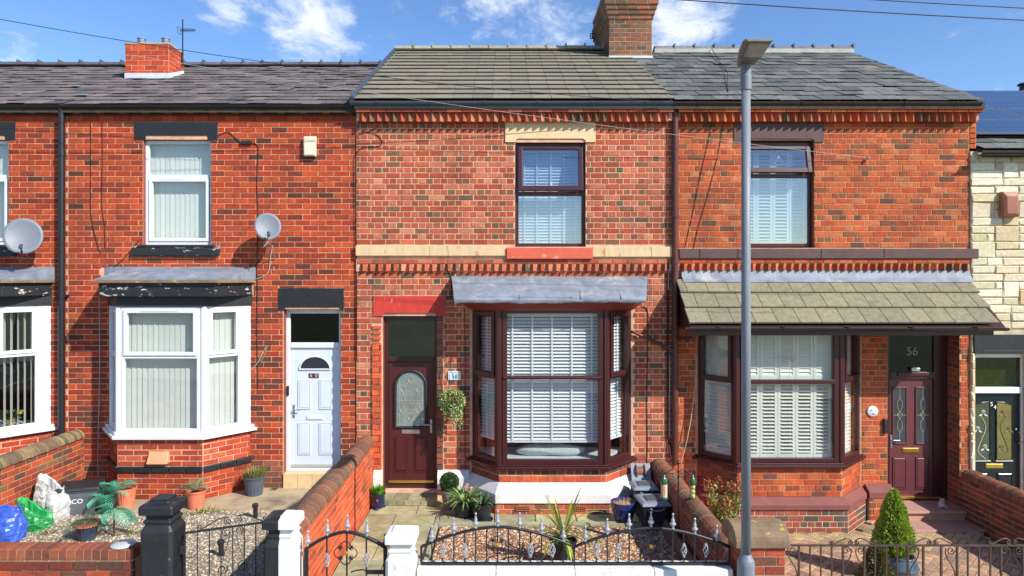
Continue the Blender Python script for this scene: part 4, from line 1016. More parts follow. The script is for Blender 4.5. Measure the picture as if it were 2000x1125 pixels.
lay(pc, I4, X56b, X(1906), Z(291), Z(240), (), .0905, .243, 'stretcher', PAL56, .013)
lay(pc, I4, X56a, X56b, Z(484), Z(291), bh, .0905, .243, 'garden', PAL56, .013)
lay(pc, I4, X56a, X56b, -.4, Z(530), bh, .0905, .243, 'garden', PAL56, .013)
Mr, L = facet(OD[1], 0.42, OD[1], 0); Mr = Matrix(((0, 1, 0, OD[1]), (-1, 0, 0, .42), (0, 0, 1, 0), (0, 0, 0, 1)))
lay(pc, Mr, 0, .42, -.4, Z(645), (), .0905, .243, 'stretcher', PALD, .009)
for (z0, z1, yy) in ((Z(218.5, -.165), Z(207.5, -.165), -.165), (Z(241), Z(236.5), -.012), (Z(514), Z(506), -.03)):
    xe = X(1907) if z0 > 5 else X56b
    n = int((xe-X56a)/.24); p = (xe-X56a-.05)/n
    for i in range(n): pc.add(p-.008, z1-z0-.004, .06-yy if yy < -.05 else .06, T(X56a+.06+(i+.5)*p, yy, (z0+z1)/2), jit(R.choices(PAL56[0][:4])[0], .1), .001)
pc.finish('brick', M_BRICK, w56, 300, 'brick_courses')
mb = MB(); mb.box(X56a+.02, X(1905), -.075, .02, Z(237), Z(207)); mb.box(X56a+.02, X56b, -.02, .02, Z(529), Z(506)); mb.build('cornice_bed', M_MORT56, h56)
dogtooth(w56, X(1326), X(1902), Z(237, -.12), Z(219.5, -.12), -.073, PAL56, 6); dogtooth(w56, X(1326), X(1890), Z(528), Z(515), -.012, PAL56, 7)
for (a, b) in ((1325, 1364), (1364.8, 1438), (1438.8, 1600), (1600.8, 1722), (1722.8, 1907)): stone(h56, 'string_course', a, b, 486, 505, M_PURPLE, -.06, .05 if b < 1800 else -.002)
poly_lintel(h56, 1433, 1608, 236.5, 278, 1450, 1590, 271, M_PURPLE, -.02)
wn, M, u0, u1, v0, v1, zt = upper_window58(h56, 1450, 1590, .2, 's', 342)
shutter(wn, M, u0+.03, u1-.03, v0+.04, v1-.07, .15, 4)
s = MB(); c_ = (X(1522)); z_ = Z(318)
for t in (-1, 1): s.tube([(c_, -.0, z_+.12), (c_+t*.035, -.0, z_+.03), (c_+t*.07, -.0, z_+.01), (c_+t*.03, 0, z_-.05), (c_, 0, z_-.02)], .006, 5, T(0, .03, 0))
s.build('etched_motif', M_ETCH, wn)
# bay base
F = bayfacets(*B56, 0, yf); core = [(B56[0], .02), (B56[2], yf), (B56[3], yf), (B56[1], .02)]
zp1, zp0 = Z(970, yf), Z(993, yf-.1)
mb = MB(); mb.slab(core, -.4, zs56-.02); bw = mb.build('bay_wall', M_MORT56, h56); pc = Pieces()
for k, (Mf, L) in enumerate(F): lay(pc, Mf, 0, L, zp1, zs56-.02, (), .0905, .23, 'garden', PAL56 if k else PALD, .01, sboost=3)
g2 = grow(*B56, 0, yf, .10); mb = MB(); mb.slab(g2, -.4, zp0-.02); mb.build('plinth_bed', mat('pale_plinth_mortar', lin(196, 172, 142), .95, .2, 9), h56)
for k in range(3):
    Mf, L = facet(*g2[k], *g2[k+1]); lay(pc, Mf, 0, L, -.3, zp0-.02, (), .094, .23, 'garden', ([lin(146, 84, 66), lin(166, 88, 64), lin(104, 86, 78), lin(92, 84, 80)], [3, 3, 2, 1]), .014, sboost=3)
Mf, L = facet(X(1689), -.142, X(1736), -.142); lay(pc, Mf, 0, L, -.3, Z(968, -.14), (), .094, .23, 'garden', PAL56, .014, sboost=3)
pc.finish('brick', M_BRICK, bw, 300, 'brick_courses')
plinth(h56, zp1, zp0-.02, .012, .13, B56, M_PLINTH56)
Mx = Matrix(((0, 1, 0, 0), (1, 0, 0, 0), (0, 0, 1, 0), (0, 0, 0, 1)))
mb = MB(); mb.prism([(-.16, Z(968)), (.02, Z(968)), (.02, Z(945)), (-.03, Z(945)), (-.16, Z(956))], X(1688), X(1738), Mx); mb.build('plinth', M_PLINTH56, h56, bevel=.006)
mb = MB(); mb.box(X(1689), X(1736), -.14, .02, -.4, Z(968)); mb.build('plinth_bed', MATS['pale_plinth_mortar'], h56)
# bay window with shutters
mb = MB(); mb.slab(grow(*B56, 0, yf, .07), zs56-.02, zs56+.03); mb.slab(grow(*B56, 0, yf, .035), zs56+.03, zs56+.055); win = mb.build('bay_window', M_BROWN, h56, bevel=.008)
zt56 = Z(746, yf); z0 = zs56+.055
for k, (Mf, L) in enumerate(F):
    u0, u1 = (.02, L-.05) if k == 0 else ((.05, L-.05) if k == 1 else (.05, L-.02))
    mb = MB(); fr(mb, Mf, u0, u1, z0, zh56, .07, 0, .07, .07, .07); mb.box(u0+.07, u1-.07, -.005, .07, zt56-.035, zt56+.035, Mf); mb.build('frame', M_BROWN, win, bevel=.006)
    if k == 0 or k == 2:
        s = MB(); fr(s, Mf, u0+.05, u1-.05, zt56+.0, zh56-.03, .06, -.025, .05); s.build('sash', M_BROWN, win, bevel=.008)
    pane(win, Mf, u0+.068, u1-.068, z0+.068, zt56-.033, .03); pane(win, Mf, u0+.068, u1-.068, zt56+.033, zh56-.068, .03)
    np_ = 5 if k == 1 else 2
    if k == 1: shutter(win, Mf, u0+.06, u1-.06, z0+.05, zt56+.0, .13, np_, .45); shutter(win, Mf, u0+.06, u1-.06, zt56+.01, zh56-.05, .13, np_, 1.15)
    else: shutter(win, Mf, u0+.06, u1-.06, z0+.05, zt56+.0, .13, 1, .8); shutter(win, Mf, u0+.06, u1-.06, zt56+.01, zh56-.05, .13, 1, 1.1)
    if k == 1:
        s = MB(); c_ = (u0+u1)/2; z_ = Z(697, yf); mm = Mf @ T(0, .024, 0)
        s.tube([(c_, 0, zt56+.05), (c_, 0, zh56-.08)], .004, 4, mm); s.tube([(u0+.09, 0, z_), (u1-.09, 0, z_)], .003, 4, mm)
        for t in (-1, 1): s.tube([(c_, 0, z_+.12), (c_+t*.045, 0, z_+.02), (c_, 0, z_-.06)], .006, 5, mm); s.tube([(c_+t*.02, 0, z_-.03), (c_+t*.1, 0, z_+.01), (c_+t*.07, 0, z_-.05), (c_, 0, z_-.06)], .006, 5, mm)
        s.build('leaded_motif', M_CAME, win)
for cx_ in (B56[2], B56[3]):
    mb = MB(); mb.lathe([(.062, z0), (.062, zh56)], 8, T(cx_, yf+.05, 0) @ RZ(PI/8)); mb.build('corner_post', M_BROWN, win)
mb = MB(); mb.slab(grow(*B56, 0, yf, .03), zh56, zh56+.22); mb.build('bay_head', M_BROWN, h56)
# canopy
ya, za = -.05, Z(548); yb_, zb_ = -.84, Z(636, -.84); cx0, cx1 = X(1334)+.03, X(1890)-.0
xe0, xe1 = X(1345, -.84), X(1955, -.84)
n = Vector((0, -(za-zb_), (ya-yb_))).normalized(); up = Vector((0, ya-yb_, za-zb_)); S = up.length; up.normalize()
mb = MB(); xa, xb = xe0+.02, xe1-.3
mb.prism([(ya+.05, za-.02), (ya+.05, zb_-.08), (yb_+.02, zb_-.08), (yb_+.02, zb_-.03)], xe0+.05, cx1+.02, Mx); cp = mb.build('canopy', M_BROWN, h56)
R0 = Matrix(((1, -n.x, up.x, 0), (0, -n.y, up.y, 0), (0, -n.z, up.z, 0), (0, 0, 0, 1))); pc = Pieces()
CT = [lin(132, 125, 100), lin(136, 128, 102), lin(128, 121, 97), lin(123, 117, 95)]
rw = 3; ex = S/rw; tw = .335
for i in range(rw):
    xx = xe0-(0, .13, .22)[i]; xR = xe1-(1-0)*0+(-.0)
    hi = i*ex; xr_ = xe1-.03-(xe1-cx1)*(i*.42)
    while xx < xr_:
        a, b = max(xx, xe0), min(xx+tw, xr_); xx += tw
        if b-a < .05: continue
        hh = ex*1.1 if i < rw-1 else ex; p = Vector(((a+b)/2, yb_, zb_))+up*(hi+hh/2)+n*.055
        pc.add(b-a-.005, hh, .03, T(*p) @ R0 @ RX(-.10), jit(R.choice(CT), .035), 1, ch=.004)
pc.finish('roof_tile', mat('lichened_concrete_tile', (1, 1, 1), .9, .2, 14, .4, 60, attr=True, c2=lin(84, 82, 66), c2s=5, c2t=(.58, .8)), cp, 300)
mb = MB(); a = [(X(1330), -.07, Z(548)+.01), (X(1892), -.07, Z(548)+.01)]
rows = [[(X(1330)+(X(1892)-X(1330))*i/20, y, z+R.uniform(-.006, .006)) for i in range(21)] for (y, z) in ((-.17, Z(551, -.17)), (-.09, Z(544, -.09)), (-.045, Z(537)), (-.03, Z(528)))]
mb.add([p for r_ in rows for p in r_], [(k*21+i, k*21+i+1, (k+1)*21+i+1, (k+1)*21+i) for k in range(3) for i in range(20)]); mb.build('lead_flashing', M_LEAD, cp, smooth=True)
gutter(cp, X(1340, -.9), X(1968, -.9), -.9, Z(640, -.9), M_BROWNGUT, .05, 5)
mb = MB(); mb.box(xe0+.02, xe1-.12, -.85, -.82, Z(655, -.85), Z(636, -.85)); mb.build('fascia_board', M_BROWNGUT, cp)
cable('gutter_outlet', smoothpath([(X(1342, -.9), -.9, Z(645, -.9)), (X(1336), -.6, Z(652)), (X(1322), -.1, Z(660))], 5), .03, M_BROWNPIPE, h56, 10)
# gutter, roof
gutter(h56, X(1309), X(1918, -.2), -.165, Z(200, -.165), M_BROWNGUT, .06, 6)
mb = MB(); mb.box(X56a+.02, X(1900), -.1, -.078, Z(208), Z(195)); mb.build('fascia_board', M_BROWNGUT, h56)
S56 = ([tuple(v*.74 for v in c_) for c_ in (lin(118, 120, 116), lin(108, 111, 109), lin(127, 127, 121), lin(96, 99, 99), lin(132, 127, 118))], [4, 4, 3, 2, 1])
r56, P, n_, u_, S_ = roof(h56, XP+.003, X(1908), *ER58, 14, .34, .008, S56, M_SLATE, gap=.006, lift=.009, wob=.012, seed=21)
ridge(r56, X(1273, 4.2)+.05, X(1662, 4.2), 4.2, ER58[3]+.02, .45, lin(112, 116, 118), M_SLATE, .12, seed=5)
mb = MB(); mb.box(X(1275, 4.2), X(1660, 4.2), 4.02, 4.05, ER58[3]-.10, ER58[3]+.01); mb.build('ridge_bedding', mat('pale_bedding', lin(172, 172, 164), .9, .15, 6), r56)
gable(h56, X(1893), Z(291), .0, ER58[1]-.1, 4.2, ER58[3]-.12, M_MORT56)
shell(h56, X56a, X56b, G56, Z(208), 0, y0=.44)
# front door of 56, set back in its recess
yd = .30; M = T(0, yd, 0); d0, d1 = OD[0]+.0, OD[1]-.0; zb, zt = Z(976, yd), Z(646, yd); zm = Z(733, yd); q0 = X(1738, yd); q1 = X(1824, yd)
mb = MB(); fr(mb, M, d0, d1, zb, zt, .05, 0, .1, .05, .05); mb.box(d0+.05, q0, .0, .1, zb+.05, zt-.05, M); mb.box(q1, d1-.05, .0, .1, zb+.05, zt-.05, M); mb.box(q0, q1, -.01, .1, zm-.06, zm+.06, M); mb.box(q0+.12, q1-.08, -.03, -.01, zm-.01, zm+.05, M)
dr = mb.build('door', M_BROWN, h56, bevel=.006)
l0, l1 = q0+.004, q1-.004; mb = MB(); mb.box(l0, l1, .03, .075, zb+.055, zm-.065, M); mb.build('leaf', M_DOOR56, dr, bevel=.004)
pane(dr, M, q0, q1, zm+.06, zt-.05, .03, glass_mat('smoked_transom_glass', (.3, .27, .27), .03)); cx = (l0+l1)/2+.0
text_mb('56', .2, M @ T(cx+.02, .028, Z(687, yd)), .001).build('digits', mat('faint_digit_etch', lin(132, 138, 138), .6, 0), dr)
mb = MB(); mb.box(cx-.03, cx+.12, -.02, .02, zm+.07, zm+.13, M @ T(0, -.02, 0)); mb.build('letter_holder', M_STEEL, dr, bevel=.01)
for sx in (-1, 1):
    a, b = cx+sx*.195-.105, cx+sx*.195+.105; mb = MB(); fr(mb, M, a-.02, b+.02, Z(868, yd), Z(756, yd), .022, .012, .03); mb.build('glazing_bead', M_DOOR56, dr, bevel=.005)
    mb = MB(); mb.box(a, b, .022, .03, Z(866, yd), Z(758, yd), M); mb.build('door_light', mat('dark_door_glass', lin(62, 70, 74), .12, .2, 4), dr)
    mb = MB(); c_ = (a+b)/2; z_ = Z(811, yd); y_ = .019
    mb.tube([(c_, y_, Z(866, yd)), (c_, y_, z_-.3)], .004, 4, M); mb.tube([(c_, y_, z_+.3), (c_, y_, Z(758, yd))], .004, 4, M); mb.tube([(a, y_, z_), (b, y_, z_)], .004, 4, M)
    for s_ in (-1, 1):
        for t in (-1, 1): mb.tube([(c_, y_, z_+s_*.3), (c_+t*.04, y_, z_+s_*.22), (c_+t*.035, y_, z_+s_*.12), (c_, y_, z_+s_*.04)], .004, 4, M)
    mb.tube([(c_-.05, y_, z_), (c_, y_, z_+.05), (c_+.05, y_, z_), (c_, y_, z_-.05), (c_-.05, y_, z_)], .007, 4, M); mb.build('lead_came', M_CAME, dr)
    panel_m(dr, M, a-.01, b+.01, Z(956, yd), Z(893, yd), .029, M_DOOR56)
letterbox(dr, M, cx-.15, cx+.13, Z(885, yd), Z(875, yd), .03, M_BRASS); handle(dr, M, l0+.03, Z(862, yd), .03, M_STEEL, 1)
mb = MB(); mb.box(l0, l1+.1, -.03, .03, zb+.02, zb+.06, M); mb.build('threshold_bar', M_BRASS, dr, bevel=.004)
# steps of 56
for i, (a, b, y0, y1, zt_) in enumerate(((X(1737), OD[1]+.02, -.22, .38, zb-.01), (X(1737), OD[1]+.06, -.62, -.22, zb-.16))):
    mb = MB(); mb.box(a, b, y0, y1, -.4, zt_-.05); s = mb.build('step', M_MORT56, h56); mb = MB(); mb.box(a-.02, b, y0-.04, y1+(0 if i == 0 else .02), zt_-.048, zt_); mb.build('tread', M_CARPET, s, bevel=.02)
airbrick(h56, 1703, 909, 0)
mb = MB(); mb.lathe([(.09, 0), (.09, .02), (.075, .028), (.001, .03)], 24, T(X(1703), 0, Z(803)) @ RX(PI/2)); pl = tag(mb.build('wall_plaque', M_UPVC, None, smooth=True), 'round white ceramic plaque on brick beside the plum door', 'plaque')
mb = MB(); mb.box(-.02, .03, -.034, -.03, -.03, .0, T(X(1704), 0, Z(806))); mb.box(-.04, -.01, -.034, -.03, .01, .03, T(X(1703), 0, Z(803))); mb.build('printed_motif', mat('grey_print', lin(150, 156, 164), .6, .2, 30), pl)
mb = MB(); mb.box(X(1727)-.03, X(1727)+.03, -.05, .0, Z(846), Z(817)); ks = tag(mb.build('key_safe', M_BLACK, None, bevel=.012), 'black key safe on the brick jamb of the plum door', 'key safe')

# ------------------------------------------------------------------ number 54, split stone cladding
X54a = X56b+.004; X54b = 13.5; ZE54 = Z(296)
h54 = thing('terraced_house', 'cream split stone clad house with solar panels and black door numbered 54', 'house', ((X54a+X54b)/2, 0, G54))
D54 = (X(1903), X(2003))
holes = [(D54[0], D54[1], -.7, Z(691))]
mb = MB(); holed(mb, T(0, -.02, 0), X54a, X54b, -.7, ZE54, holes, 0, .32); w54 = mb.build('wall', mat('stone_mortar', lin(190, 176, 142), .95, .2, 9, .3), h54)
pc = Pieces(); rng = random.Random(4); SC = [lin(214, 204, 174), lin(204, 192, 160), lin(222, 214, 188), lin(194, 178, 140), lin(210, 196, 162), lin(202, 174, 130)]
cell = .13; cols_n = int((X54b-X54a)/cell); rows_n = int((ZE54+.7)/cell); occ = set()
bad = [(D54[0]-.02, D54[1]+.02, -.7, Z(652))]
for j in range(rows_n):
    for i in range(cols_n):
        if (i, j) in occ: continue
        opts = [(3, 1), (2, 1), (4, 1), (2, 2), (3, 2), (2, 1), (3, 1), (1, 1), (4, 1)]; rng.shuffle(opts); opts.append((1, 1))
        for (w_, h_) in opts:
            if i+w_ <= cols_n and j+h_ <= rows_n and not any((i+a, j+b) in occ for a in range(w_) for b in range(h_)): break
        for a in range(w_):
            for b in range(h_): occ.add((i+a, j+b))
        a, b, c, d = X54a+i*cell, X54a+(i+w_)*cell, -.7+j*cell, -.7+(j+h_)*cell
        if a > 9.6: continue
        cuts = [(a, b)]
        for (p, q, r_, s_) in bad:
            if min(d, s_)-max(c, r_) > .03:
                cuts = [t for (m0, m1) in cuts for t in ((m0, min(m1, p)), (max(m0, q), m1)) if t[1]-t[0] > .03]
        for (m0, m1) in cuts:
            pc.add(m1-m0-.007, d-c-.007, .06, T((m0+m1)/2, -.045+rng.uniform(-.008, .008), (c+d)/2), jit(rng.choices(SC, [5, 5, 5, 2, 3, 1])[0], .07, rng), (m1-m0)*(d-c)-(.0 if m1 < 8.9 else 1), ch=.016, rough=.010)
pc.finish('cladding_stone', M_STONE_AT, w54, 300, 'cladding')
mb = MB(); mb.box(D54[0]-.04, X54b-4, -.06, .2, Z(690), Z(653)); mb.box(D54[0]+.1, X54b-4.2, -.066, -.06, Z(690), Z(684)); mb.build('lintel', M_BLACK, h54, bevel=.01)
M = T(0, .06, 0); d0, d1 = D54; zb, zt = -.38, Z(692); zm = Z(763)
mb = MB(); fr(mb, M, d0, d1, zb, zt, .025, 0, .09, .05, .06); mb.box(d0+.025, d1-.025, -.02, .09, zm-.05, zm+.05, M); dr = mb.build('door', M_UPVC, h54, bevel=.006)
pane(dr, M, d0+.025, d1-.025, zm+.05, zt-.06, .03, GLASS3); mb = MB(); mb.box(d0+.02, d1-.02, .1, .13, zm+.04, zt-.05, M); mb.build('transom_curtain', mat('olive_curtain', lin(150, 150, 84), .9, .3, 12), dr)
l0, l1 = d0+.028, d1-.028; mb = MB(); mb.box(l0, l1, .03, .075, zb+.05, zm-.055, M); mb.build('leaf', M_DOOR54, dr, bevel=.004); cx = X(1946)
for sx, (a, b) in ((-1, (X(1908), X(1940))), (1, (X(1953), X(1984)))):
    zl, zh_ = Z(901), Z(786); zc = Z(793)
    ar = [(a, zl), (b, zl), (b, zh_ if sx < 0 else zc), ((a+b)/2, Z(788)), (a, zc if sx < 0 else zh_)]
    mb = MB(); mb.prism(ar, .022, .03, M); mb.build('door_light', mat('olive_door_glass', lin(118, 112, 62), .15, .3, 3) if sx > 0 else mat('dim_door_glass', lin(76, 80, 58), .15, .3, 3), dr)
    mb = MB(); mb.tube([(u, .024, v) for u, v in ar]+[(a, .024, zl)], .012, 6, M); mb.build('glazing_bead', M_DOOR54, dr)
    mb = MB(); mb.box(a-.01, b+.01, .015, .03, zl-.02, zl, M); mb.build('light_sill', M_ETCH, dr)
    s = MB(); y_ = .018; mx = (a+b)/2; k = .9 if sx < 0 else .9
    st = smoothpath([(mx+.06*-sx, y_, zl+.02), (mx+.06*sx, y_, Z(885)), (mx+.03*sx, y_, Z(868)), (mx-.05*sx, y_, Z(845)), (mx-.06*sx, y_, Z(832)), (mx+.01*sx, y_, Z(815))], 6)
    s.tube(st, .005, 5, M)
    for (u, v) in ((mx-.02*sx, Z(806)), (mx+.07*sx, Z(838)), (mx-.05*sx, Z(874))):
        s.tube([(u+p[0], y_, v+p[1]) for p in scroll_pts(0, 0, .034, 1.7, sx, 1, 18)], .0045, 4, M)
        for t in (-1, 1): s.prism([(u+t*.01, v-.035), (u+t*.055, v-.045), (u+t*.075, v-.075), (u+t*.03, v-.065)], .014, .02, M)
    s.build('etched_rose', M_ETCH if sx < 0 else mat('faint_etch', lin(132, 112, 92), .7, 0), dr)
for k, ch in enumerate('54'): text_mb(ch, .095, M @ T(cx-.03+k*.055, .009, Z(791+k*6)), .002).build('digit', M_WHITETXT, dr)
letterbox(dr, M, X(1932), X(1966), Z(917), Z(908), .03, M_BRASS); mb = MB(); mb.tube([(X(1995), -.0, Z(868)), (X(1996), -.05, Z(862)), (X(1996), -.05, Z(850)), (X(1995), 0, Z(845))], .01, 6, M); mb.ball((X(1990), .01, Z(840)), .02, 10, 6, M); mb.build('handle', M_STEEL, dr)
for sx in (-1, 1): panel_m(dr, M, cx+sx*.2-.13, cx+sx*.2+.13, zb+.12, Z(925), .029, M_DOOR54)
# roof and panels of 54
E54 = (-.15, Z(291, -.15), 4.2, Z(186, 4.2))
r54, P, n_, u_, S_ = roof(h54, X54a+.12, X54b, *E54, 13, .32, .008, S56, M_SLATE, lift=.009, wob=.01, seed=31)
gutter(h54, X54a+.02, X54b, -.21, Z(297, -.21), M_GUTTER, .06, 4)
shell(h54, X54a, X54b, G54, ZE54, 0, y0=.34, zmid=3.0)
m = bpy.data.materials.new('solar_cell'); m.use_nodes = True; t = NT(m.node_tree); b = t.n['Principled BSDF']
a = t.add('ShaderNodeAttribute'); a.attribute_name = 'Col'; t.link(a.outputs['Color'], b.inputs['Base Color']); b.inputs['Roughness'].default_value = .12; b.inputs['Coat Weight'].default_value = .5
M_SOLAR = m
R0 = Matrix(((1, -n_.x, u_.x, 0), (0, -n_.y, u_.y, 0), (0, -n_.z, u_.z, 0), (0, 0, 0, 1)))
pw, ph = 1.65, .98
for i in range(4):
    for j in range(4):
        p = P(X54a+.30+i*(pw+.02), .62+j*(ph+.02), .13); Mp = T(*p) @ R0
        mb = MB(); mb.box(0, pw, 0, .035, 0, ph, Mp, lin(122, 132, 150)); pn = mb.build('solar_panel', M_SOLAR, r54)
        mb = MB(); nx, nz = 10, 6
        for k in range(nx):
            for q in range(nz): a0 = .03+k*(pw-.06)/nx; b0 = .03+q*(ph-.06)/nz; mb.box(a0+.004, a0+(pw-.06)/nx-.004, -.003, -.001, b0+.004, b0+(ph-.06)/nz-.004, Mp, jit(lin(44, 56, 84), .06))
        stuff(mb.build('solar_cells', M_SOLAR, pn))
        mb = MB(); fr(mb, Mp, 0, pw, 0, ph, .014, -.005, .0, c) if False else fr(mb, Mp, 0, pw, 0, ph, .014, -.006, -.0005); mb.build('panel_frame', M_STEEL, pn)
mb = MB(); x_ = X(2002, 5.2); mb.box(x_-.28, x_+.5, 4.9, 5.5, Z(220, 5.2), Z(182, 5.2)); mb.lathe([(.13, Z(182, 5.2)), (.11, Z(178, 5.2)), (.1, Z(168, 5.2)), (.15, Z(166, 5.2)), (.12, Z(163, 5.2))], 14, T(x_-.02, 5.2, 0)); mb.build('chimney', M_BLACK, h54)
# alarm box on 54
mb = MB(); x_, z_ = X(1962), Z(400); w_ = .135
rings = [[(-w_, 0, -.21), (w_, 0, -.21), (w_, 0, .2), (-w_, 0, .2)], [(-w_, -.1, -.21), (w_, -.1, -.21), (w_*.9, -.08, .2), (-w_, -.08, .2)], [(-w_*.6, -.13, -.16), (w_*.7, -.13, -.16), (w_*.6, -.12, .12), (-w_*.6, -.12, .12)]]
mb.loft(rings[::-1], T(x_, -.05, z_)); tag(mb.build('alarm_box', M_TERRABOX, None, bevel=.012), 'terracotta coloured alarm box on cream split stone wall', 'alarm box')

# ------------------------------------------------------------------ garden floors
def pad(name, x0, x1, y0, y1, zt, m, th=.3):
    mb = MB(); mb.box(x0, x1, y0, y1, zt-th, zt); return struct(mb.build(name, m))
pad('garden_floor', -13, -7.12, -4.25, .03, G60+.02, M_GRAVB)
pad('gravel_yard', -6.9, -2.35, -4.6, -1.15, G60-.004, M_GRAVB)
pad('concrete_path', -6.9, -2.35, -1.15, .03, G60, M_CONC)
pebbles('gravel', (-6.88, -2.4, -4.2, -1.1), 15000, .013, [lin(186, 172, 148), lin(160, 148, 128), lin(130, 120, 104), lin(204, 192, 170)], G60, M_PEB, seed=3)
pad('flagged_path', -2.13, 2.42, -4.6, .0, -.03, M_JOINT)
fp = [o for o in col.objects if o.name == 'flagged_path'][0]; WL[fp.name] = Vector(fp.location)
pc = Pieces(); rng = random.Random(12); FC = [lin(168, 158, 118), lin(156, 148, 112), lin(176, 164, 126), lin(148, 144, 112)]
def flag(x0, x1, y0, y1):
    pc.add(x1-x0-.014, y1-y0-.014, .05, T((x0+x1)/2, (y0+y1)/2, rng.uniform(-.004, .004)) @ RX(-PI/2) @ RY(rng.uniform(-.006, .006)), jit(rng.choice(FC), .1, rng), (x1-x0)*(y1-y0), ch=.006, rough=.003)
y = 0.0; k = 0
for dy in (.62, .52):
    x = -2.12+(0 if k == 0 else -.3)
    while x < 2.4:
        wd = rng.choice((.62, .75, .9)); a, b = max(x, -2.12), min(x+wd, 2.41)
        if b-a > .08: flag(a, b, y-dy, y)
        x += wd
    y -= dy; k += 1
while y > -4.5:
    dy = rng.choice((.6, .75, .62)); s = rng.uniform(.4, .7)
    flag(-2.12, -2.12+s, y-dy, y); flag(-2.12+s, -1.0, y-dy, y); y -= dy
pc.finish('flagstone', M_FLAG, fp, 300)
pad('gravel_bed', -.94, 2.3, -4.35, -1.2, .012, M_GRAVP, .04)
pebbles('pink_gravel', (-.92, 2.25, -4.3, -1.22), 15000, .0165, [lin(206, 164, 126), lin(190, 140, 104), lin(224, 196, 162), lin(160, 118, 92), lin(120, 98, 84), lin(214, 180, 140), lin(92, 76, 66)], .012, M_PEB, seed=5)
for (x0, y0, x1, y1, w_) in ((-.97, -1.22, 2.3, -1.22, .1), (-.97, -4.2, -.97, -1.17, .06)):
    Mf, L = facet(x0, y0, x1, y1); mb = MB(); n = 4
    for i in range(n): mb.box(i*L/n+.003, (i+1)*L/n-.003, 0, w_, -.05, .055+R.uniform(-.004, .004), Mf, jit(lin(150, 150, 122), .08))
    struct(mb.build('edging_kerb', M_FLAG, None, bevel=.008))
pad('block_paving', 2.66, 7.42, -4.6, .0, G56-.03, M_JOINT)
bp = [o for o in col.objects if o.name == 'block_paving'][0]; WL[bp.name] = Vector(bp.location)
pc = Pieces(); rng = random.Random(9); BC = ([lin(178, 138, 110), lin(166, 132, 104), lin(154, 128, 104), lin(186, 150, 116), lin(140, 116, 94)], [4, 4, 3, 3, 2]); u = .105; ca = math.cos(PI/4); sa = math.sin(PI/4)
for i in range(-44, 45):
    for j in range(-44, 45):
        k = (i-j) % 4
        if k == 0: ww, hh, ou, ov = 2, 1, 1, .5
        elif k == 2: ww, hh, ou, ov = 1, 2, .5, 1
        else: continue
        a, b = (i+ou)*u, (j+ov)*u
        if k == 2: a, b = (i+ou-0)*u, (j+ov-1)*u+0
        wx, wy = 5.0+a*ca-b*sa, -2.2+a*sa+b*ca
        if not (2.72 < wx < 7.34 and -4.3 < wy < -.05): continue
        if 3.0 < wx < 5.98 and wy > -.62 and abs(wx-4.5) < 1.45-.9*max(0, -wy-.05): continue
        edge = wx < 2.95 or wy > -.95 and wy < -.75
        c = jit(lin(178, 156, 112) if edge else rng.choices(*BC)[0], .12, rng)
        pc.add(ww*u-.007, hh*u-.007, .05, T(wx, wy, G56+rng.uniform(-.002, .002)) @ RZ(PI/4) @ RX(-PI/2), c, 1/(DIST+wy)+(.3 if wx < 5.3 else 0), ch=.005)
pc.finish('paving_block', M_PAVER, bp, 300, 'paving_blocks')
pad('garden_floor', 7.6, 13, -4.25, -.02, G54, M_CONC)

# ------------------------------------------------------------------ garden party walls with half-round coping
def coping_brick(x, y, z, w_, L, c, material, parent, rad):
    key = ('cope', tuple(round(v*24) for v in c), round(rad, 3), round(L, 3)); me = PCACHE.get(key)
    if me is None:
        n = 9; pts = [(rad*math.cos(PI*k/n), rad*.92*math.sin(PI*k/n)) for k in range(n+1)]; t = MB(); t.prism(pts[::-1], -L/2, L/2)
        me = bpy.data.meshes.new('coping_brick'); me.from_pydata(t.v, [], t.f); at = me.color_attributes.new('Col', 'FLOAT_COLOR', 'POINT'); at.data.foreach_set('color', [q for _ in t.v for q in (*c, 1.0)]); me.materials.append(material); PCACHE[key] = me
    link_mesh('coping_brick', me, T(x, y, z) @ RY(R.uniform(-.02, .02)) @ RZ(R.uniform(-.015, .015)), parent)
def garden_wall(label, xc, zt, y0, y1, zb, pl, pr, w_=.225, cope=None, rad=.14, course=.085):
    t = thing('garden_wall', label, 'garden wall', (xc, (y0+y1)/2, zb)); mb = MB(); mb.box(xc-w_/2, xc+w_/2, y0, y1, zb-.2, zt-rad*.8); core = mb.build('wall_core', M_MORTG, t)
    pc = Pieces(); zc = zt-rad*.9
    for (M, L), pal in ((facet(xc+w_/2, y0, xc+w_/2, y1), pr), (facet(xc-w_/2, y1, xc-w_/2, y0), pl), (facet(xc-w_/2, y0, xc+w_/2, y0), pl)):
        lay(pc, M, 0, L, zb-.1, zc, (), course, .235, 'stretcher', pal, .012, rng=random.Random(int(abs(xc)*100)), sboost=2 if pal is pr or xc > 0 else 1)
    pc.finish('brick', M_BRICK, core, 300, 'brick_courses')
    p = .078; n = int((y1-y0)/p)
    for i in range(n): coping_brick(xc+R.uniform(-.006, .006), y0+(i+.5)*p, zc-.002+R.uniform(-.004, .004), w_, p-.007, jit(R.choice(cope), .14), M_BRICK, core, rad+R.choice((0, .003)))
    mb = MB(); mb.prism([(rad*.93*math.cos(PI*k/9), rad*.86*math.sin(PI*k/9)) for k in range(10)][::-1], y0, y1, T(xc, 0, zc-.004)); mb.build('coping_bed', M_MORTG, core)
    return t
CP1 = [lin(150, 104, 78), lin(132, 94, 74), lin(140, 84, 62), lin(120, 90, 72)]; CP2 = [lin(128, 112, 82), lin(140, 122, 90), lin(116, 98, 76), lin(104, 96, 70)]
garden_wall('brick garden wall with rounded coping behind the carrier bags', -7.0, EYE-2.46, -4.2, -.02, G60, PALG, PALG, cope=CP2)
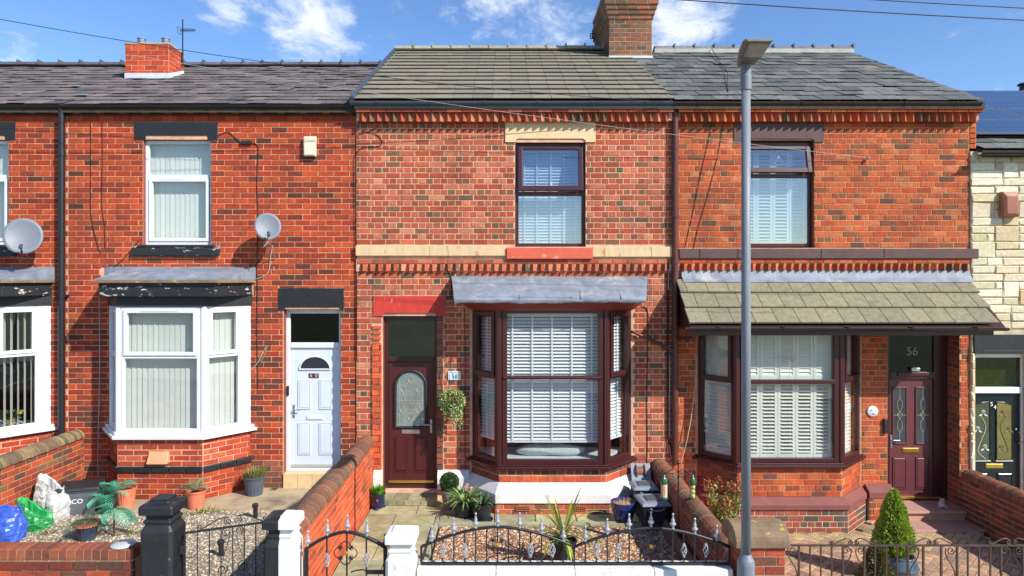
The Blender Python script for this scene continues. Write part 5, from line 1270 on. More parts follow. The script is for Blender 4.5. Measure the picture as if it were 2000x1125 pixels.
garden_wall('orange brick garden wall with rounded coping ending at the black and white pier', -2.25, EYE-2.55, -4.3, -.03, 0, PALD, PALO, cope=CP1)  # brick colours carry the light: sunny right face orange, shaded left face dark
garden_wall('low brick garden wall with rounded coping behind the bird feeder', 2.53, EYE-2.93, -4.25, -.02, -.2, PALD, PALO, cope=CP1, course=.082)  # left face in shade gets dark bricks, right face in sun orange ones
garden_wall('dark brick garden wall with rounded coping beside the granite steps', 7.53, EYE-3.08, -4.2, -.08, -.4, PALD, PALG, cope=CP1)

# ------------------------------------------------------------------ street side: walls, piers, gates, railings
YF = -4.42
t = thing('front_wall', 'low brick boundary wall with brick-on-edge coping beside the black pier', 'wall', (-5.4, YF, slope(-5))); zt = .944
mb = MB(); mb.box(-7.1, -3.69, YF+.01, YF+.2, -.3, zt-.1); core = mb.build('wall_core', M_MORTG, t); pc = Pieces()
M, L = facet(-7.1, YF, -3.68, YF); lay(pc, M, 0, L, -.1, zt-.115, (), .094, .245, 'stretcher', ([lin(150, 70, 52), lin(128, 62, 48), lin(108, 70, 58), lin(170, 82, 56)], [3, 3, 3, 2]), .013)
n = int(3.42/.082)
for i in range(n): pc.add(.071, .205, .1, T(-7.09+(i+.5)*.0832, YF+.1, zt) @ RX(-PI/2), jit(R.choice([lin(150, 82, 60), lin(134, 78, 60), lin(120, 84, 66), lin(164, 92, 64)]), .12), .5, ch=.008, rough=.002)
pc.finish('brick', M_BRICK, core, 300, 'brick_courses')
mb = MB(); mb.box(-7.09, -3.685, YF+.004, YF+.2, zt-.1, zt-.012); mb.build('coping_bed', M_MORTG, core)
mb = MB(); mb.lathe([(.001, 0), (.1, .0), (.118, .008), (.115, .014), (.06, .028), (.001, .032)], 24, T(X(240, YF+.1), YF+.11, zt+.002) @ RX(.06)); tag(mb.build('pot_lid', M_LIDGREY, None, smooth=True), 'pale grey glazed lid lying on the brick coping', 'lid')

def pier_mb(cx, cy, w_, zb, zt, half=None):
    """moulded gate pier: chamfered shaft, sloped shoulder, neck, cap with flat raised top"""
    def ring(hw, z, ch):
        p = [(-hw+ch, -hw), (hw-ch, -hw), (hw, -hw+ch), (hw, hw-ch), (hw-ch, hw), (-hw+ch, hw), (-hw, hw-ch), (-hw, -hw+ch)]
        return [(cx+x, cy+y, z) for x, y in p]
    h = w_/2; prof = [(h, zb, .03), (h, zt-.275, .03), (h*.985, zt-.265, .025), (h*.8, zt-.215, .012), (h*.8, zt-.195, .012), (h*.86, zt-.185, .012), (h*.86, zt-.17, .012), (h*.74, zt-.155, .01), (h*.74, zt-.115, .01), (h*.8, zt-.112, .01), (h*1.05, zt-.10, .012), (h*1.05, zt-.03, .012), (h*.97, zt-.012, .012), (h*.60, zt, .01), (h*.58, zt+.012, .01)]
    return [ring(*p) for p in prof]
mb = MB(); mb.loft(pier_mb(-3.38, -4.43, .32, -.2, 1.44)); mb.box(-3.47, -3.29, -4.52, -4.34, 1.448, 1.475)
tag(mb.build('gate_pier', mat('chipped_black_paint', lin(36, 37, 40), .5, .2, 10, .4, 40, c2=lin(112, 88, 66), c2s=10, c2t=(.66, .72)), None, bevel=.006), 'all black stone gate pier with moulded cap', 'gate pier')
# pier painted half black, half white
t = thing('gate_pier', 'stone gate pier painted black on one half and white on the other', 'gate pier', (-2.19, -4.43, -.1)); rings = pier_mb(-2.19, -4.43, .31, -.2, 1.30)
for nm, m, sgn in (('black_half', M_BLACK, -1), ('white_half', M_WHITEP, 1)):
    mb = MB(); rr = [[(max(x, -2.19+.0005) if sgn > 0 else min(x, -2.19-.0005), y, z) for x, y, z in r_] for r_ in rings]; mb.loft(rr); mb.build(nm, m, t, bevel=.005)
mb = MB(); mb.loft(pier_mb(-1.015, -4.43, .29, -.2, 1.15)); tag(mb.build('gate_pier', M_WHITEP, None, bevel=.006), 'all white gate pier between iron gate and railings', 'gate pier')
# white wall with railings
t = thing('front_wall', 'low white painted boundary wall under the arched railings', 'wall', (.7, YF, slope(.7)))
mb = MB(); n = 4
for i in range(n): mb.box(-.86+i*3.1/n+.001, -.86+(i+1)*3.1/n-.001, YF-.11, YF+.12, -.3, .79); 
mb.build('wall_core', M_WHITEP, t, bevel=.012)
def rx(px): return X(px, YF)
def rzv(py): return Z(py, YF)
FIN = None
def finial_mesh(mat_, s=1.0):
    mb = MB(); mb.lathe([(.012, 0), (.018, .006), (.01, .014), (.016, .03), (.03, .045), (.033, .055), (.014, .07), (.02, .085), (.012, .1), (.006, .135), (.011, .142), (.012, .15), (.006, .158), (.001, .16)], 10)
    me = bpy.data.meshes.new('finial'); me.from_pydata([(x*s, y*s, z*s) for x, y, z in mb.v], [], mb.f); me.polygons.foreach_set('use_smooth', [True]*len(me.polygons)); me.materials.append(mat_); return me
def twist_mesh(mat_):
    mb = MB()
    for k in range(4): mb.tube([((.006+.02*math.sin(PI*i/12))*math.cos(k*PI/2+i*.26), (.006+.02*math.sin(PI*i/12))*math.sin(k*PI/2+i*.26), .12*i/12) for i in range(13)], .0055, 5)
    mb.lathe([(.012, -.01), (.012, .006)], 8); mb.lathe([(.012, .114), (.012, .13)], 8)
    me = bpy.data.meshes.new('basket_twist'); me.from_pydata(mb.v, [], mb.f); me.materials.append(mat_); return me
FIN = finial_mesh(M_SILVER); FINB = finial_mesh(M_IRON, .85); TWS = twist_mesh(M_SILVER)
def quatrefoil(parent, cx, cz, y, r=.06):
    mb = MB()
    for k in range(4):
        a = k*PI/2; c = (cx+math.cos(a)*r*.95, cz+math.sin(a)*r*.95)
        mb.tube([(c[0]+math.cos(a+t)*r*.78, y, c[1]+math.sin(a+t)*r*.78) for t in [(-2.2+4.4*i/14) for i in range(15)]], .0055, 5)
        d = a+PI/4; q = (cx+math.cos(d)*r*1.15, cz+math.sin(d)*r*1.15)
        for s in (-1, 1): mb.tube([(q[0]+u, y, q[1]+v) for u, v in scroll_pts(s*math.cos(d+PI/2)*r*.2-math.cos(d)*r*.15, s*math.sin(d+PI/2)*r*.2-math.sin(d)*r*.15, r*.2, 1.0, d, s, 10)], .004, 4)
        mb.ball((q[0]+math.cos(d)*.014, y, q[1]+math.sin(d)*.014), .011, 6, 5)
    mb.build('quatrefoil_scroll', M_IRON, parent)
    mb = MB()
    for k in range(5): a = k*2*PI/5; mb.ball((cx+math.cos(a)*.013, y-.008, cz+math.sin(a)*.013), .012, 6, 5)
    mb.ball((cx, y-.016, cz), .009, 6, 5); mb.build('rosette', M_GOLD, parent)
def arch_z(px): 
    for a, b, pk in ((823, 1122, 1029), (1122, 1424, 1031)):
        if a <= px <= b: t = (px-(a+b)/2)/((b-a)/2); return rzv(pk+(1067.5-pk)*abs(t)**1.75)
    return rzv(1067)
t = thing('railing', 'black iron railing of two arches with silver finials on white wall', 'railing', (rx(1120), YF, .79))
mb = MB(); mb.box(rx(823), rx(1424), YF-.016, YF+.016, rzv(1103), rzv(1098)); mb.build('bottom_rail', M_IRON, t, bevel=.003)
for a, b in ((823, 1122), (1122, 1424)):
    mb = MB(); pts = [(rx(a+(b-a)*i/24), YF, arch_z(a+(b-a)*i/24)) for i in range(25)]; mb.tube(pts, .016, 8); mb.build('arched_rail', M_IRON, t, smooth=True)
for px in (823, 1424): mb = MB(); mb.box(rx(px)-.01, rx(px)+.01, YF-.01, YF+.01, rzv(1100), arch_z(px)); mb.build('end_bar', M_IRON, t)
tw = {865, 907.5, 1034.5, 1077, 1163, 1206, 1334.5, 1378}; px = 843.5; k = 0
while px < 1420:
    z1 = arch_z(px); tws = any(abs(px-q) < 4 for q in tw); mb = MB(); x_ = rx(px); zt_ = z1-.0
    if tws:
        zq = rzv(1074); mb.box(x_-.006, x_+.006, YF-.006, YF+.006, rzv(1099), zq-.055); mb.box(x_-.006, x_+.006, YF-.006, YF+.006, zq+.07, zt_)
        link_mesh('basket_twist', TWS, T(x_, YF, zq-.06), t)
    else: mb.box(x_-.006, x_+.006, YF-.006, YF+.006, rzv(1099), zt_)
    mb.build('bar', M_IRON, t)
    if k % 2 == 0: link_mesh('finial', FIN, T(x_, YF, z1+.008), t)
    px += 21.4; k += 1
for px, py in ((971, 1063), (1272, 1066)): quatrefoil(t, rx(px), rzv(py), YF-.012, .052)
# arched gate
t = thing('garden_gate', 'arched black iron gate with silver finials between two white-faced piers', 'gate', (rx(677), YF-.01, slope(-1.5))); Yg = YF-.01
def gz(px): u = (px-677)/79; return rzv(1038+33*abs(u)**1.7)
mb = MB(); mb.tube([(rx(598+156*i/20), Yg, gz(598+156*i/20)) for i in range(21)], .018, 8); mb.build('arched_rail', M_IRON, t, smooth=True)
for px in (599, 753): mb = MB(); mb.box(rx(px)-.018, rx(px)+.018, Yg-.015, Yg+.015, .08, gz(px)); mb.build('stile', M_IRON, t)
for px in (639, 678, 716):
    mb = MB(); x_ = rx(px); zq = rzv(1092)
    if px != 678:
        mb.box(x_-.007, x_+.007, Yg-.007, Yg+.007, .1, zq-.06); mb.box(x_-.007, x_+.007, Yg-.007, Yg+.007, zq+.07, gz(px)); link_mesh('basket_twist', TWS, T(x_, Yg, zq-.06), t)
    else: mb.box(x_-.007, x_+.007, Yg-.007, Yg+.007, .1, gz(px))
    mb.build('bar', M_IRON, t)
for px in (602, 640, 679, 717): link_mesh('finial', FIN, T(rx(px), Yg, gz(px)+.012), t)
link_mesh('finial', FINB, T(rx(752), Yg, gz(752)+.0), t)
quatrefoil(t, rx(676), rzv(1078), Yg-.012, .066)
mb = MB(); mb.box(rx(716), rx(754), Yg-.02, Yg-.008, rzv(1119), rzv(1111)); mb.tube([(rx(716), Yg-.02, rzv(1113)), (rx(712), Yg-.03, rzv(1109)), (rx(696), Yg-.04, rzv(1110)), (rx(688), Yg-.04, rzv(1113))], .007, 6); mb.build('latch', M_IRON, t)
mb = MB(); mb.box(rx(597), rx(755), Yg-.012, Yg+.012, .1, .13); mb.build('bottom_rail', M_IRON, t)
# scrolled gate of 60, standing ajar
t = thing('garden_gate', 'black iron gate with scrolled top standing ajar beside the all black pier', 'gate', (-3.2, -4.43, slope(-3))); Mg = T(-3.17, -4.42, 0) @ RZ(math.radians(24)); gw = .88; zt = EYE-2.52
mb = MB(); mb.box(0, gw, -.008, .008, zt-.012, zt+.008, Mg); mb.box(0, gw, -.008, .008, .25, .27, Mg); mb.build('rail', M_IRON, t)
for k in range(9): mb = MB(); r_ = .007 if k in (0, 8) else .0055; mb.box(gw*k/8-r_, gw*k/8+r_, -r_, r_, .22, zt, Mg); mb.build('bar', M_IRON, t)
c_ = gw/2
for s in (-1, 1):
    mb = MB()
    mb.tube([(u, 0, v) for u, v in bez((c_+s*.30, zt+.01), (c_+s*.2, zt+.05), (c_+s*.14, zt+.12), (c_+s*.03, zt+.10))], .006, 5, Mg)
    mb.tube([(c_+s*.31+u, 0, zt+.035+v) for u, v in scroll_pts(0, 0, .028, 1.4, -PI/2, s, 14)], .005, 5, Mg)
    mb.tube([(c_+s*.045+u, 0, zt+.06+v) for u, v in scroll_pts(0, 0, .042, 1.5, PI/2, -s, 16)], .005, 5, Mg)
    mb.tube([(c_+s*.06+u, 0, zt-.05+v) for u, v in scroll_pts(0, 0, .045, 1.5, PI/2, -s, 16)], .005, 5, Mg)
    mb.tube([(c_+s*.02, 0, zt-.06), (c_+s*.10, 0, zt-.35)], .004, 4, Mg); mb.tube([(c_+s*.1+u, 0, zt-.42+v) for u, v in scroll_pts(0, 0, .06, 1.4, PI/2, s, 16)], .005, 5, Mg)
    mb.build('scroll', M_IRON, t)
mb = MB(); mb.tube([(-.02, -.0, zt-.25), (.06, -.02, zt-.25), (.09, -.02, zt-.23)], .006, 5, Mg); mb.box(-.05, -.0, -.02, .02, zt-.2, zt-.12, Mg); mb.build('hinge', M_IRON, t)
# brick pier with lichened stone cap
t = thing('brick_pier', 'squat brick pier with rounded lichen-spotted stone cap behind the lamp post', 'brick pier', (2.47, -4.45, slope(2.5))); x0, x1, y0, y1 = 2.27, 2.72, -4.62, -4.24; zc = 1.04
mb = MB(); mb.box(x0+.012, x1-.012, y0+.012, y1-.012, -.4, zc); core = mb.build('pier_core', M_MORTG, t); pc = Pieces()
for a, b, c, d in ((x0+.01, y0+.01, x1-.01, y0+.01), (x0+.01, y1-.01, x0+.01, y0+.01), (x1-.01, y0+.01, x1-.01, y1-.01)): M, L = facet(a, b, c, d); lay(pc, M, 0, L, -.3, zc, (), .092, .235, 'stretcher', ([lin(186, 84, 60), lin(174, 76, 56), lin(158, 74, 58), lin(122, 84, 70)], [4, 4, 2, 1]), .013)
pc.finish('brick', M_BRICK, core, 300)
mb = MB(); n = 10; rr = .19; pts = [(y0-.03, zc)]+[((y0+y1)/2-.22*math.cos(PI*k/n), zc+.07+.13*math.sin(PI*k/n)) for k in range(n+1)]+[(y1+.03, zc)]
mb.prism(pts, x0-.05, x1+.03, Mx); mb.build('stone_cap', M_SANDST, t, bevel=.012)
# railing of 56
t = thing('railing', 'rusty brown iron railing with lyre scrolls in front of the conical shrubs', 'railing', (4.6, -4.4, slope(4.6))); Yr = -4.4; zt = Z(1065, Yr)
mb = MB(); mb.box(2.74, 6.9, Yr-.012, Yr+.012, zt-.008, zt+.006); mb.build('top_rail', M_RUSTIRON, t); mb = MB(); mb.box(2.74, 6.9, Yr-.012, Yr+.012, -.1, -.08); mb.build('bottom_rail', M_RUSTIRON, t)
bars = [1530, 1560, 1582, 1603, 1624, 1646, 1688, 1709, 1731, 1752, 1773, 1803, 1838, 1869, 1890, 1912, 1934, 1955, 1998, 2019, 2040, 2061, 2082, 2112, 2142, 2170, 2200]
for px in bars: mb = MB(); x_ = X(px, Yr); r_ = .009 if px in (1560, 1646, 1688, 1773, 1803, 1838, 1869, 1955, 1998) else .0065; mb.box(x_-r_, x_+r_, Yr-r_, Yr+r_, -.1, zt); mb.build('bar', M_RUSTIRON, t)
def S2(mb, pts, r=.006): mb.tube([(u, Yr, v) for u, v in pts], r, 5)
for px in (1667, 1821, 1976, 2130):
    c_ = X(px, Yr)
    for s in (-1, 1):
        mb = MB(); mb.tube([(c_+s*.03, Yr, zt), (c_+s*.03, Yr, zt+.056)], .005, 4)
        S2(mb, bez((c_+s*.21, zt+.01), (c_+s*.14, zt+.03), (c_+s*.08, zt+.10), (c_+s*.03, zt+.055))); S2(mb, [(c_+s*.215+u, zt+.028+v) for u, v in scroll_pts(0, 0, .02, 1.3, -PI/2, s, 12)]); S2(mb, [(c_+s*.035+u, zt+.03+v) for u, v in scroll_pts(0, 0, .026, 1.4, PI/2, s, 14)])
        mb.build('top_scroll', M_RUSTIRON, t)
for px, s in ((1545, -1), (1667-11, 1), (1667+11, -1), (1788, 1), (1853, -1), (1966, 1), (1986, -1)):
    c_ = X(px, Yr); mb = MB(); S2(mb, [(c_+s*-.02+u, zt-.05+v) for u, v in scroll_pts(0, 0, .042, 1.3, 0, s, 16)]); S2(mb, bez((c_+s*.03, zt-.03), (c_+s*.06, zt-.16), (c_-s*.10, zt-.2), (c_-s*.05, zt-.36))); S2(mb, [(c_+s*-.03+u, zt-.37+v) for u, v in scroll_pts(0, 0, .04, 1.3, PI, -s, 16)]); mb.build('lyre_scroll', M_RUSTIRON, t)
# lamp post
t = thing('street_lamp', 'tall grey steel street lamp with flat head on the pavement', 'street lamp', (2.195, -5.0, slope(2.2))); lx, ly = 2.195, -5.0
mb = MB(); mb.lathe([(.076, -.3), (.076, 1.05), (.07, 1.08), (.045, 1.13), (.043, 1.135)], 24, T(lx, ly, 0)); mb.build('base_column', M_LAMPGREY, t, smooth=False)
mb = MB(); mb.lathe([(.042, 1.1), (.041, 3.4), (.039, 5.42)], 24, T(lx, ly, 0)); mb.build('shaft', M_LAMPGREY, t, smooth=True)
mb = MB(); mb.lathe([(.04, 5.34), (.048, 5.345), (.048, 5.47), (.046, 5.475), (.046, 5.58)], 24, T(lx, ly, 0)); mb.build('spigot', M_LAMPGREY, t)
zh_ = 5.575
def sec(y, w0, z0, z1, xo): return [(lx+xo-w0, ly+y, z0+.015), (lx+xo-w0*.8, ly+y, z0), (lx+xo+w0*.8, ly+y, z0), (lx+xo+w0, ly+y, z0+.015), (lx+xo+w0, ly+y, z1), (lx+xo-w0, ly+y, z1)]
mb = MB(); mb.loft([sec(.1, .06, zh_+.01, zh_+.04, .01), sec(-.02, .085, zh_, zh_+.06, 0), sec(-.2, .105, zh_, zh_+.065, -.03), sec(-.5, .118, zh_, zh_+.04, -.09), sec(-.6, .115, zh_+.004, zh_+.028, -.1)]); hd = mb.build('lamp_head', M_LAMPHEAD, t, bevel=.006)
mb = MB(); mb.add([(lx-.1, ly-.22, zh_-.001), (lx+.06, ly-.22, zh_-.001), (lx+.0, ly-.56, zh_-.001), (lx-.17, ly-.56, zh_-.001), (lx-.1, ly-.22, zh_+.01), (lx+.04, ly-.22, zh_+.01), (lx+.0, ly-.56, zh_+.01), (lx-.17, ly-.56, zh_+.01)], [(0, 3, 2, 1), (4, 5, 6, 7), (0, 1, 5, 4), (1, 2, 6, 5), (2, 3, 7, 6), (3, 0, 4, 7)]); mb.build('diffuser', M_LAMPGLASS, hd)
mb = MB(); mb.box(lx-.055, lx+.055, ly-.077, ly-.07, .35, .85); mb.build('access_door', M_LAMPGREY, t, bevel=.004)

# ------------------------------------------------------------------ plants and pots
def pot_mb(prof, cx, cy, zb, n=20): mb = MB(); mb.lathe(prof, n, T(cx, cy, zb), None, True); return mb
def pot(label, cx, cy, zb, rt, rb, h, m, name='plant_pot', rim=.03, soil=M_SOIL, fluted=False, cat='plant pot'):
    t = thing(name, label, cat, (cx, cy, zb)); mb = MB()
    prof = [(rb, 0), (rb*1.02, .01), (rt*.93, h-rim), (rt, h-rim+.004), (rt*1.02, h), (rt*.92, h), (rt*.88, h-.05)]
    if fluted:
        n = 32; mb.loft([[(r*(1+(.025*math.cos(16*2*PI*i/n) if z < h-rim else 0))*math.cos(2*PI*i/n), r*(1+(.025*math.cos(16*2*PI*i/n) if z < h-rim else 0))*math.sin(2*PI*i/n), z) for i in range(n)] for r, z in prof], T(cx, cy, zb))
    else: mb.lathe(prof, 24, T(cx, cy, zb))
    mb.build('pot', m, t, smooth=False)
    mb = MB(); mb.lathe([(.001, h-.052), (rt*.885, h-.052), (rt*.6, h-.03), (.001, h-.022)], 20, T(cx, cy, zb)); mb.build('compost', soil, t)
    return t
def bush(mb, c, rx_, ry_, rz_, n, L, W, cols, rng, inner=.55, up=.4, shape=None):
    for _ in range(n):
        d = rdir(rng); k = inner+(1-inner)*rng.random()**.5; q = Vector((d.x*rx_*k, d.y*ry_*k, d.z*rz_*k))
        if shape: q = shape(q)
        nr = (d+Vector((0, 0, up))+rdir(rng)*.7)
        leaf(mb, Vector(c)+q, nr, rdir(rng), L*rng.uniform(.6, 1.3), W*rng.uniform(.7, 1.2), jit(rng.choice(cols), .2, rng))
def frond(mb, p, d, L, cols, rng, droop=.9, n=9, lw=.17):
    """feather palm leaf: arching rib with paired leaflets"""
    q = Vector(p); dd = Vector(d).normalized(); c = rng.choice(cols)
    for i in range(n):
        nx = q+dd*L/n; s = dd.cross(Vector((0, 0, 1))); s = s.normalized() if s.length > .05 else Vector((1, 0, 0)); mb.tube([q, nx], .003, 3, None, c)
        if i > 1:
            ll = lw*math.sin(PI*(.15+.8*i/n))
            for k in (-1, 1): strap(mb, q, s*k*.85+dd*.75+Vector((0, 0, -.05)), ll*1.25, .0125, jit(c, .15, rng), .5, 3)
        q = nx; dd = (dd+Vector((0, 0, -droop/n))).normalized()
rng = random.Random(33)
TURQ = [lin(90, 196, 156), lin(70, 172, 132), lin(48, 128, 96), lin(120, 206, 168)]; DKG = [lin(34, 66, 60), lin(44, 84, 66), lin(56, 100, 70)]
def palm(t, cx, cy, cz, n, L, cols, tilt=.5, droop=1.1, bias=None):
    mb = MB()
    for i in range(n):
        a = 2*PI*i/n+rng.uniform(-.3, .3); d = Vector((math.cos(a), math.sin(a), tilt+rng.uniform(0, .9)))
        if bias: d += Vector(bias)
        frond(mb, (cx, cy, cz), d, L*rng.uniform(.7, 1.1), cols, rng, droop*rng.uniform(.8, 1.5))
    mb.build('fronds', LEAF, t)
t = pot('pink terracotta pot against the bay with turquoise palm fronds', -5.68, -.95, G60, .15, .105, .30, M_TERRA); palm(t, -5.80, -1.0, G60+.29, 7, .3, TURQ, .8, 1.5)
t = pot('small black pot with turquoise palm fronds beside the recycling box', -5.86, -1.15, G60, .12, .09, .2, M_POTBLACK); palm(t, -5.86, -1.15, G60+.19, 8, .33, TURQ, .8, 1.6)
t = pot('dark blue pot with terracotta rim and drooping dark palm fronds', -5.5, -2.2, G60, .15, .1, .22, mat('dark_slate_blue_pot', lin(58, 68, 88), .5, .15, 8)); mb = MB(); mb.lathe([(.142, .19), (.16, .192), (.162, .222), (.14, .222)], 24, T(-5.5, -2.2, G60)); mb.build('rim', M_TERRA, t); palm(t, -5.5, -2.2, G60+.2, 9, .3, DKG, .5, 1.4)
mb_ = thing('artificial_palm', 'bright turquoise artificial palm leaning over beside the dark blue pot', 'artificial palm', (-5.2, -2.1, G60)); mb = MB(); mb.tube([(-5.2, -2.1, G60), (-5.19, -2.12, G60+.2), (-5.2, -2.1, G60+.34)], .012, 6); mb.build('stem', M_BARK, mb_); palm(mb_, -5.2, -2.1, G60+.33, 10, .34, TURQ+DKG[2:], .3, 2.0)
t = pot('terracotta pot with sparse palm fronds close to the black pier', -4.62, -.97, G60, .15, .1, .27, M_TERRA); palm(t, -4.66, -.97, G60+.25, 7, .3, [lin(70, 130, 100), lin(50, 100, 80), lin(110, 150, 110)], 1.0, 1.3)
t = pot('slate grey fluted pot of heather beside the white front door', -3.98, -.33, G60, .175, .12, .30, M_POTGREY, fluted=True)
mb = MB()
for _ in range(420):
    a = rng.uniform(0, 6.3); r_ = .15*rng.random()**.5; p = Vector((-3.98+math.cos(a)*r_, -.33+math.sin(a)*r_, G60+.28)); d = Vector((math.cos(a)*r_*3, math.sin(a)*r_*3, 1)); strap(mb, p, d+rdir(rng)*.25, rng.uniform(.06, .17), .011, jit(rng.choice([lin(120, 136, 60), lin(150, 150, 80), lin(150, 110, 90), lin(84, 110, 50)]), .2, rng), .3, 3)
mb.build('heather', LEAF, t)
for i, (px, yy) in enumerate(((-3.58, -1.37), (-3.51, -2.73))):
    t = thing('garden_light', ('short black solar light in gravel near the concrete path', 'short black solar light behind the ajar iron gate')[i], 'garden light', (px, yy, G60)); mb = MB(); mb.lathe([(.03, 0), (.032, .01), (.032, .16)], 12, T(px, yy, G60) @ RX(.1)); mb.build('body', mat('scuffed_black_plastic', lin(36, 36, 38), .5, .4, 40), t); mb = MB(); mb.lathe([(.042, .155), (.044, .16), (.044, .195), (.03, .205)], 12, T(px, yy, G60) @ RX(.1)); mb.build('cap', M_BLACK, t)
# bags, box and bucket on 60's gravel
def bag(label, cx, cy, zb, wx, wy, h, m, rz, seed, peak=0.0, handles=True, flop=0.0, fold=.05):
    """soft shopping bag: square base, gathered open mouth, sharp creases"""
    t = thing('carrier_bag', label, 'bag', (cx, cy, zb)); mb = MB(); n = 34; rows = 15; rg = random.Random(seed); off = Vector((rg.uniform(0, 50), rg.uniform(0, 50), rg.uniform(0, 50))); rings = []
    for j in range(rows+1):
        v = j/rows; ring = []
        for i in range(n):
            a = 2*PI*i/n; ca, sa = math.cos(a), math.sin(a); k = (abs(ca)**7+abs(sa)**7)**(-1/7)
            sx = .88+.16*math.sin(PI*min(1, v*1.15+.12)); sy = (.92+.18*math.sin(PI*min(1, v+.1)))*(1-.45*v**2.4)
            x = ca*k*wx/2*sx; y = sa*k*wy/2*sy
            q = Vector((ca*2.2, sa*2.2, v*2.6))+off; rdg = 0
            for o_, am in ((1, 1), (2.1, .55), (4.3, .28)): rdg += am*(1-abs(mnoise.noise(q*o_))*2.6)
            f = (rdg-.6)*fold*(.35+.65*math.sin(PI*min(.9, v+.12)))+rg.uniform(-1, 1)*fold*.32
            top = h*(1+peak*ca+.10*mnoise.noise(Vector((ca*1.6, sa*1.6, seed)))); z = v*top
            if flop: z -= flop*max(0, v-.62)**1.3*(1+ca)
            ring.append((x+ca*f, y+sa*f, z+(.02*mnoise.noise(q*2) if j else 0)))
        rings.append(ring)
    M = T(cx, cy, zb) @ RZ(rz); mb.loft(rings, M, None, False); mb.add([(0, 0, 0)]+rings[0], [(0, (i+1) % n+1, i+1) for i in range(n)], M)
    inner = [[(p[0]*.93, p[1]*.8, p[2]-.012) for p in rings[-1]], [(p[0]*.75, p[1]*.8, p[2]*.6) for p in rings[-1]]]
    mb.loft([rings[-1]]+inner, M, None, False); mb.add([(0, 0, h*.55)]+inner[1], [(0, i+1, (i+1) % n+1) for i in range(n)], M)
    mb.build('sack', m, t, smooth=False)
    if handles:
        for s in (-1, 1):
            hb = MB(); e = [rings[-3][int(n*q_) % n] for q_ in ((.68, .82) if s < 0 else (.18, .32))]
            pts = [e[0], (e[0][0]*.9, e[0][1]+s*.03, e[0][2]+.03), ((e[0][0]+e[1][0])/2+.02, e[0][1]+s*.07, e[0][2]-.03), (e[1][0]*.9, e[1][1]+s*.06, e[1][2]-.06), e[1]]
            path = smoothpath(pts, 6); hb.add([tuple(p+Vector((0, s*.003, k*.017))) for p in path for k in (-1, 1)], [(2*i, 2*i+2, 2*i+3, 2*i+1) for i in range(len(path)-1)], M); hb.build('handle', m, t)
    return t
bag('crumpled blue plastic carrier bag on the gravel', -6.56, -2.28, G60-.005, .46, .34, .45, M_BAGB, .2, 3, -.05, fold=.024)
bag('bright green plastic carrier bag slumped between the other bags', -6.5, -1.8, G60-.005, .42, .3, .36, M_BAGG, -.1, 8, -.2, flop=.2, fold=.026)
bag('tall white woven bag leaning beside the recycling box', -6.5, -1.4, G60-.005, .40, .3, .54, M_BAGW, -.3, 14, -.16, flop=.12, fold=.02)
t = thing('recycling_box', 'grey plastic recycling box with dark lid and white lettering', 'recycling box', (-6.26, -1.15, G60)); Mb = T(-6.26, -1.12, G60) @ RZ(.35)
mb = MB(); mb.loft([[(-.21, -.16, 0), (.21, -.16, 0), (.21, .16, 0), (-.21, .16, 0)], [(-.26, -.2, .33), (.26, -.2, .33), (.26, .2, .33), (-.26, .2, .33)], [(-.28, -.22, .335), (.28, -.22, .335), (.28, .22, .335), (-.28, .22, .335)], [(-.28, -.22, .37), (.28, -.22, .37), (.28, .22, .37), (-.28, .22, .37)]], Mb); mb.build('body', M_RECYC, t, bevel=.012)
mb = MB(); mb.loft([[(-.29, -.23, .372), (.29, -.23, .372), (.29, .23, .372), (-.29, .23, .372)], [(-.27, -.21, .41), (.27, -.21, .41), (.27, .21, .40), (-.27, .21, .41)]], Mb @ RX(.04)); mb.build('lid', M_BLACK, t, bevel=.01)
text_mb('CO', .095, Mb @ T(-.0, -.1885, .2) @ RX(.12), .002).build('lettering', M_WHITETXT, t)
mb = MB(); mb.lathe([(.13, 0), (.135, .02), (.165, .28), (.175, .285), (.175, .31), (.15, .31), (.14, .1), (.001, .08)], 24, T(-6.32, -.62, G60+.16) @ RZ(-.5) @ RX(1.35) @ T(0, 0, -.1)); tag(mb.build('bucket', M_POTBLACK, None), 'black round tub lying on its side behind the recycling box', 'bucket')
# weeds
mb = MB()
for (wx_, wy_, rr, nn) in ((-6.1, -2.75, .12, 60), (-4.75, -1.5, .25, 110), (-5.0, -2.0, .12, 40), (-4.4, -1.15, .3, 130), (-6.15, -2.0, .1, 40), (-3.75, -.08, .06, 40), (-3.1, -2.3, .15, 50)):
    for _ in range(nn): a = rng.uniform(0, 6.3); r_ = rr*rng.random(); leaf(mb, (wx_+math.cos(a)*r_, wy_+math.sin(a)*r_*.5, G60), Vector((math.cos(a), math.sin(a), rng.uniform(.3, 1.5))), rdir(rng), rng.uniform(.03, .07), .014, jit(rng.choice([lin(110, 128, 48), lin(136, 140, 60), lin(84, 112, 44)]), .2, rng))
o = stuff(mb.build('weeds', LEAF)); tag(o, 'small green weeds growing through the pale gravel', 'weeds')
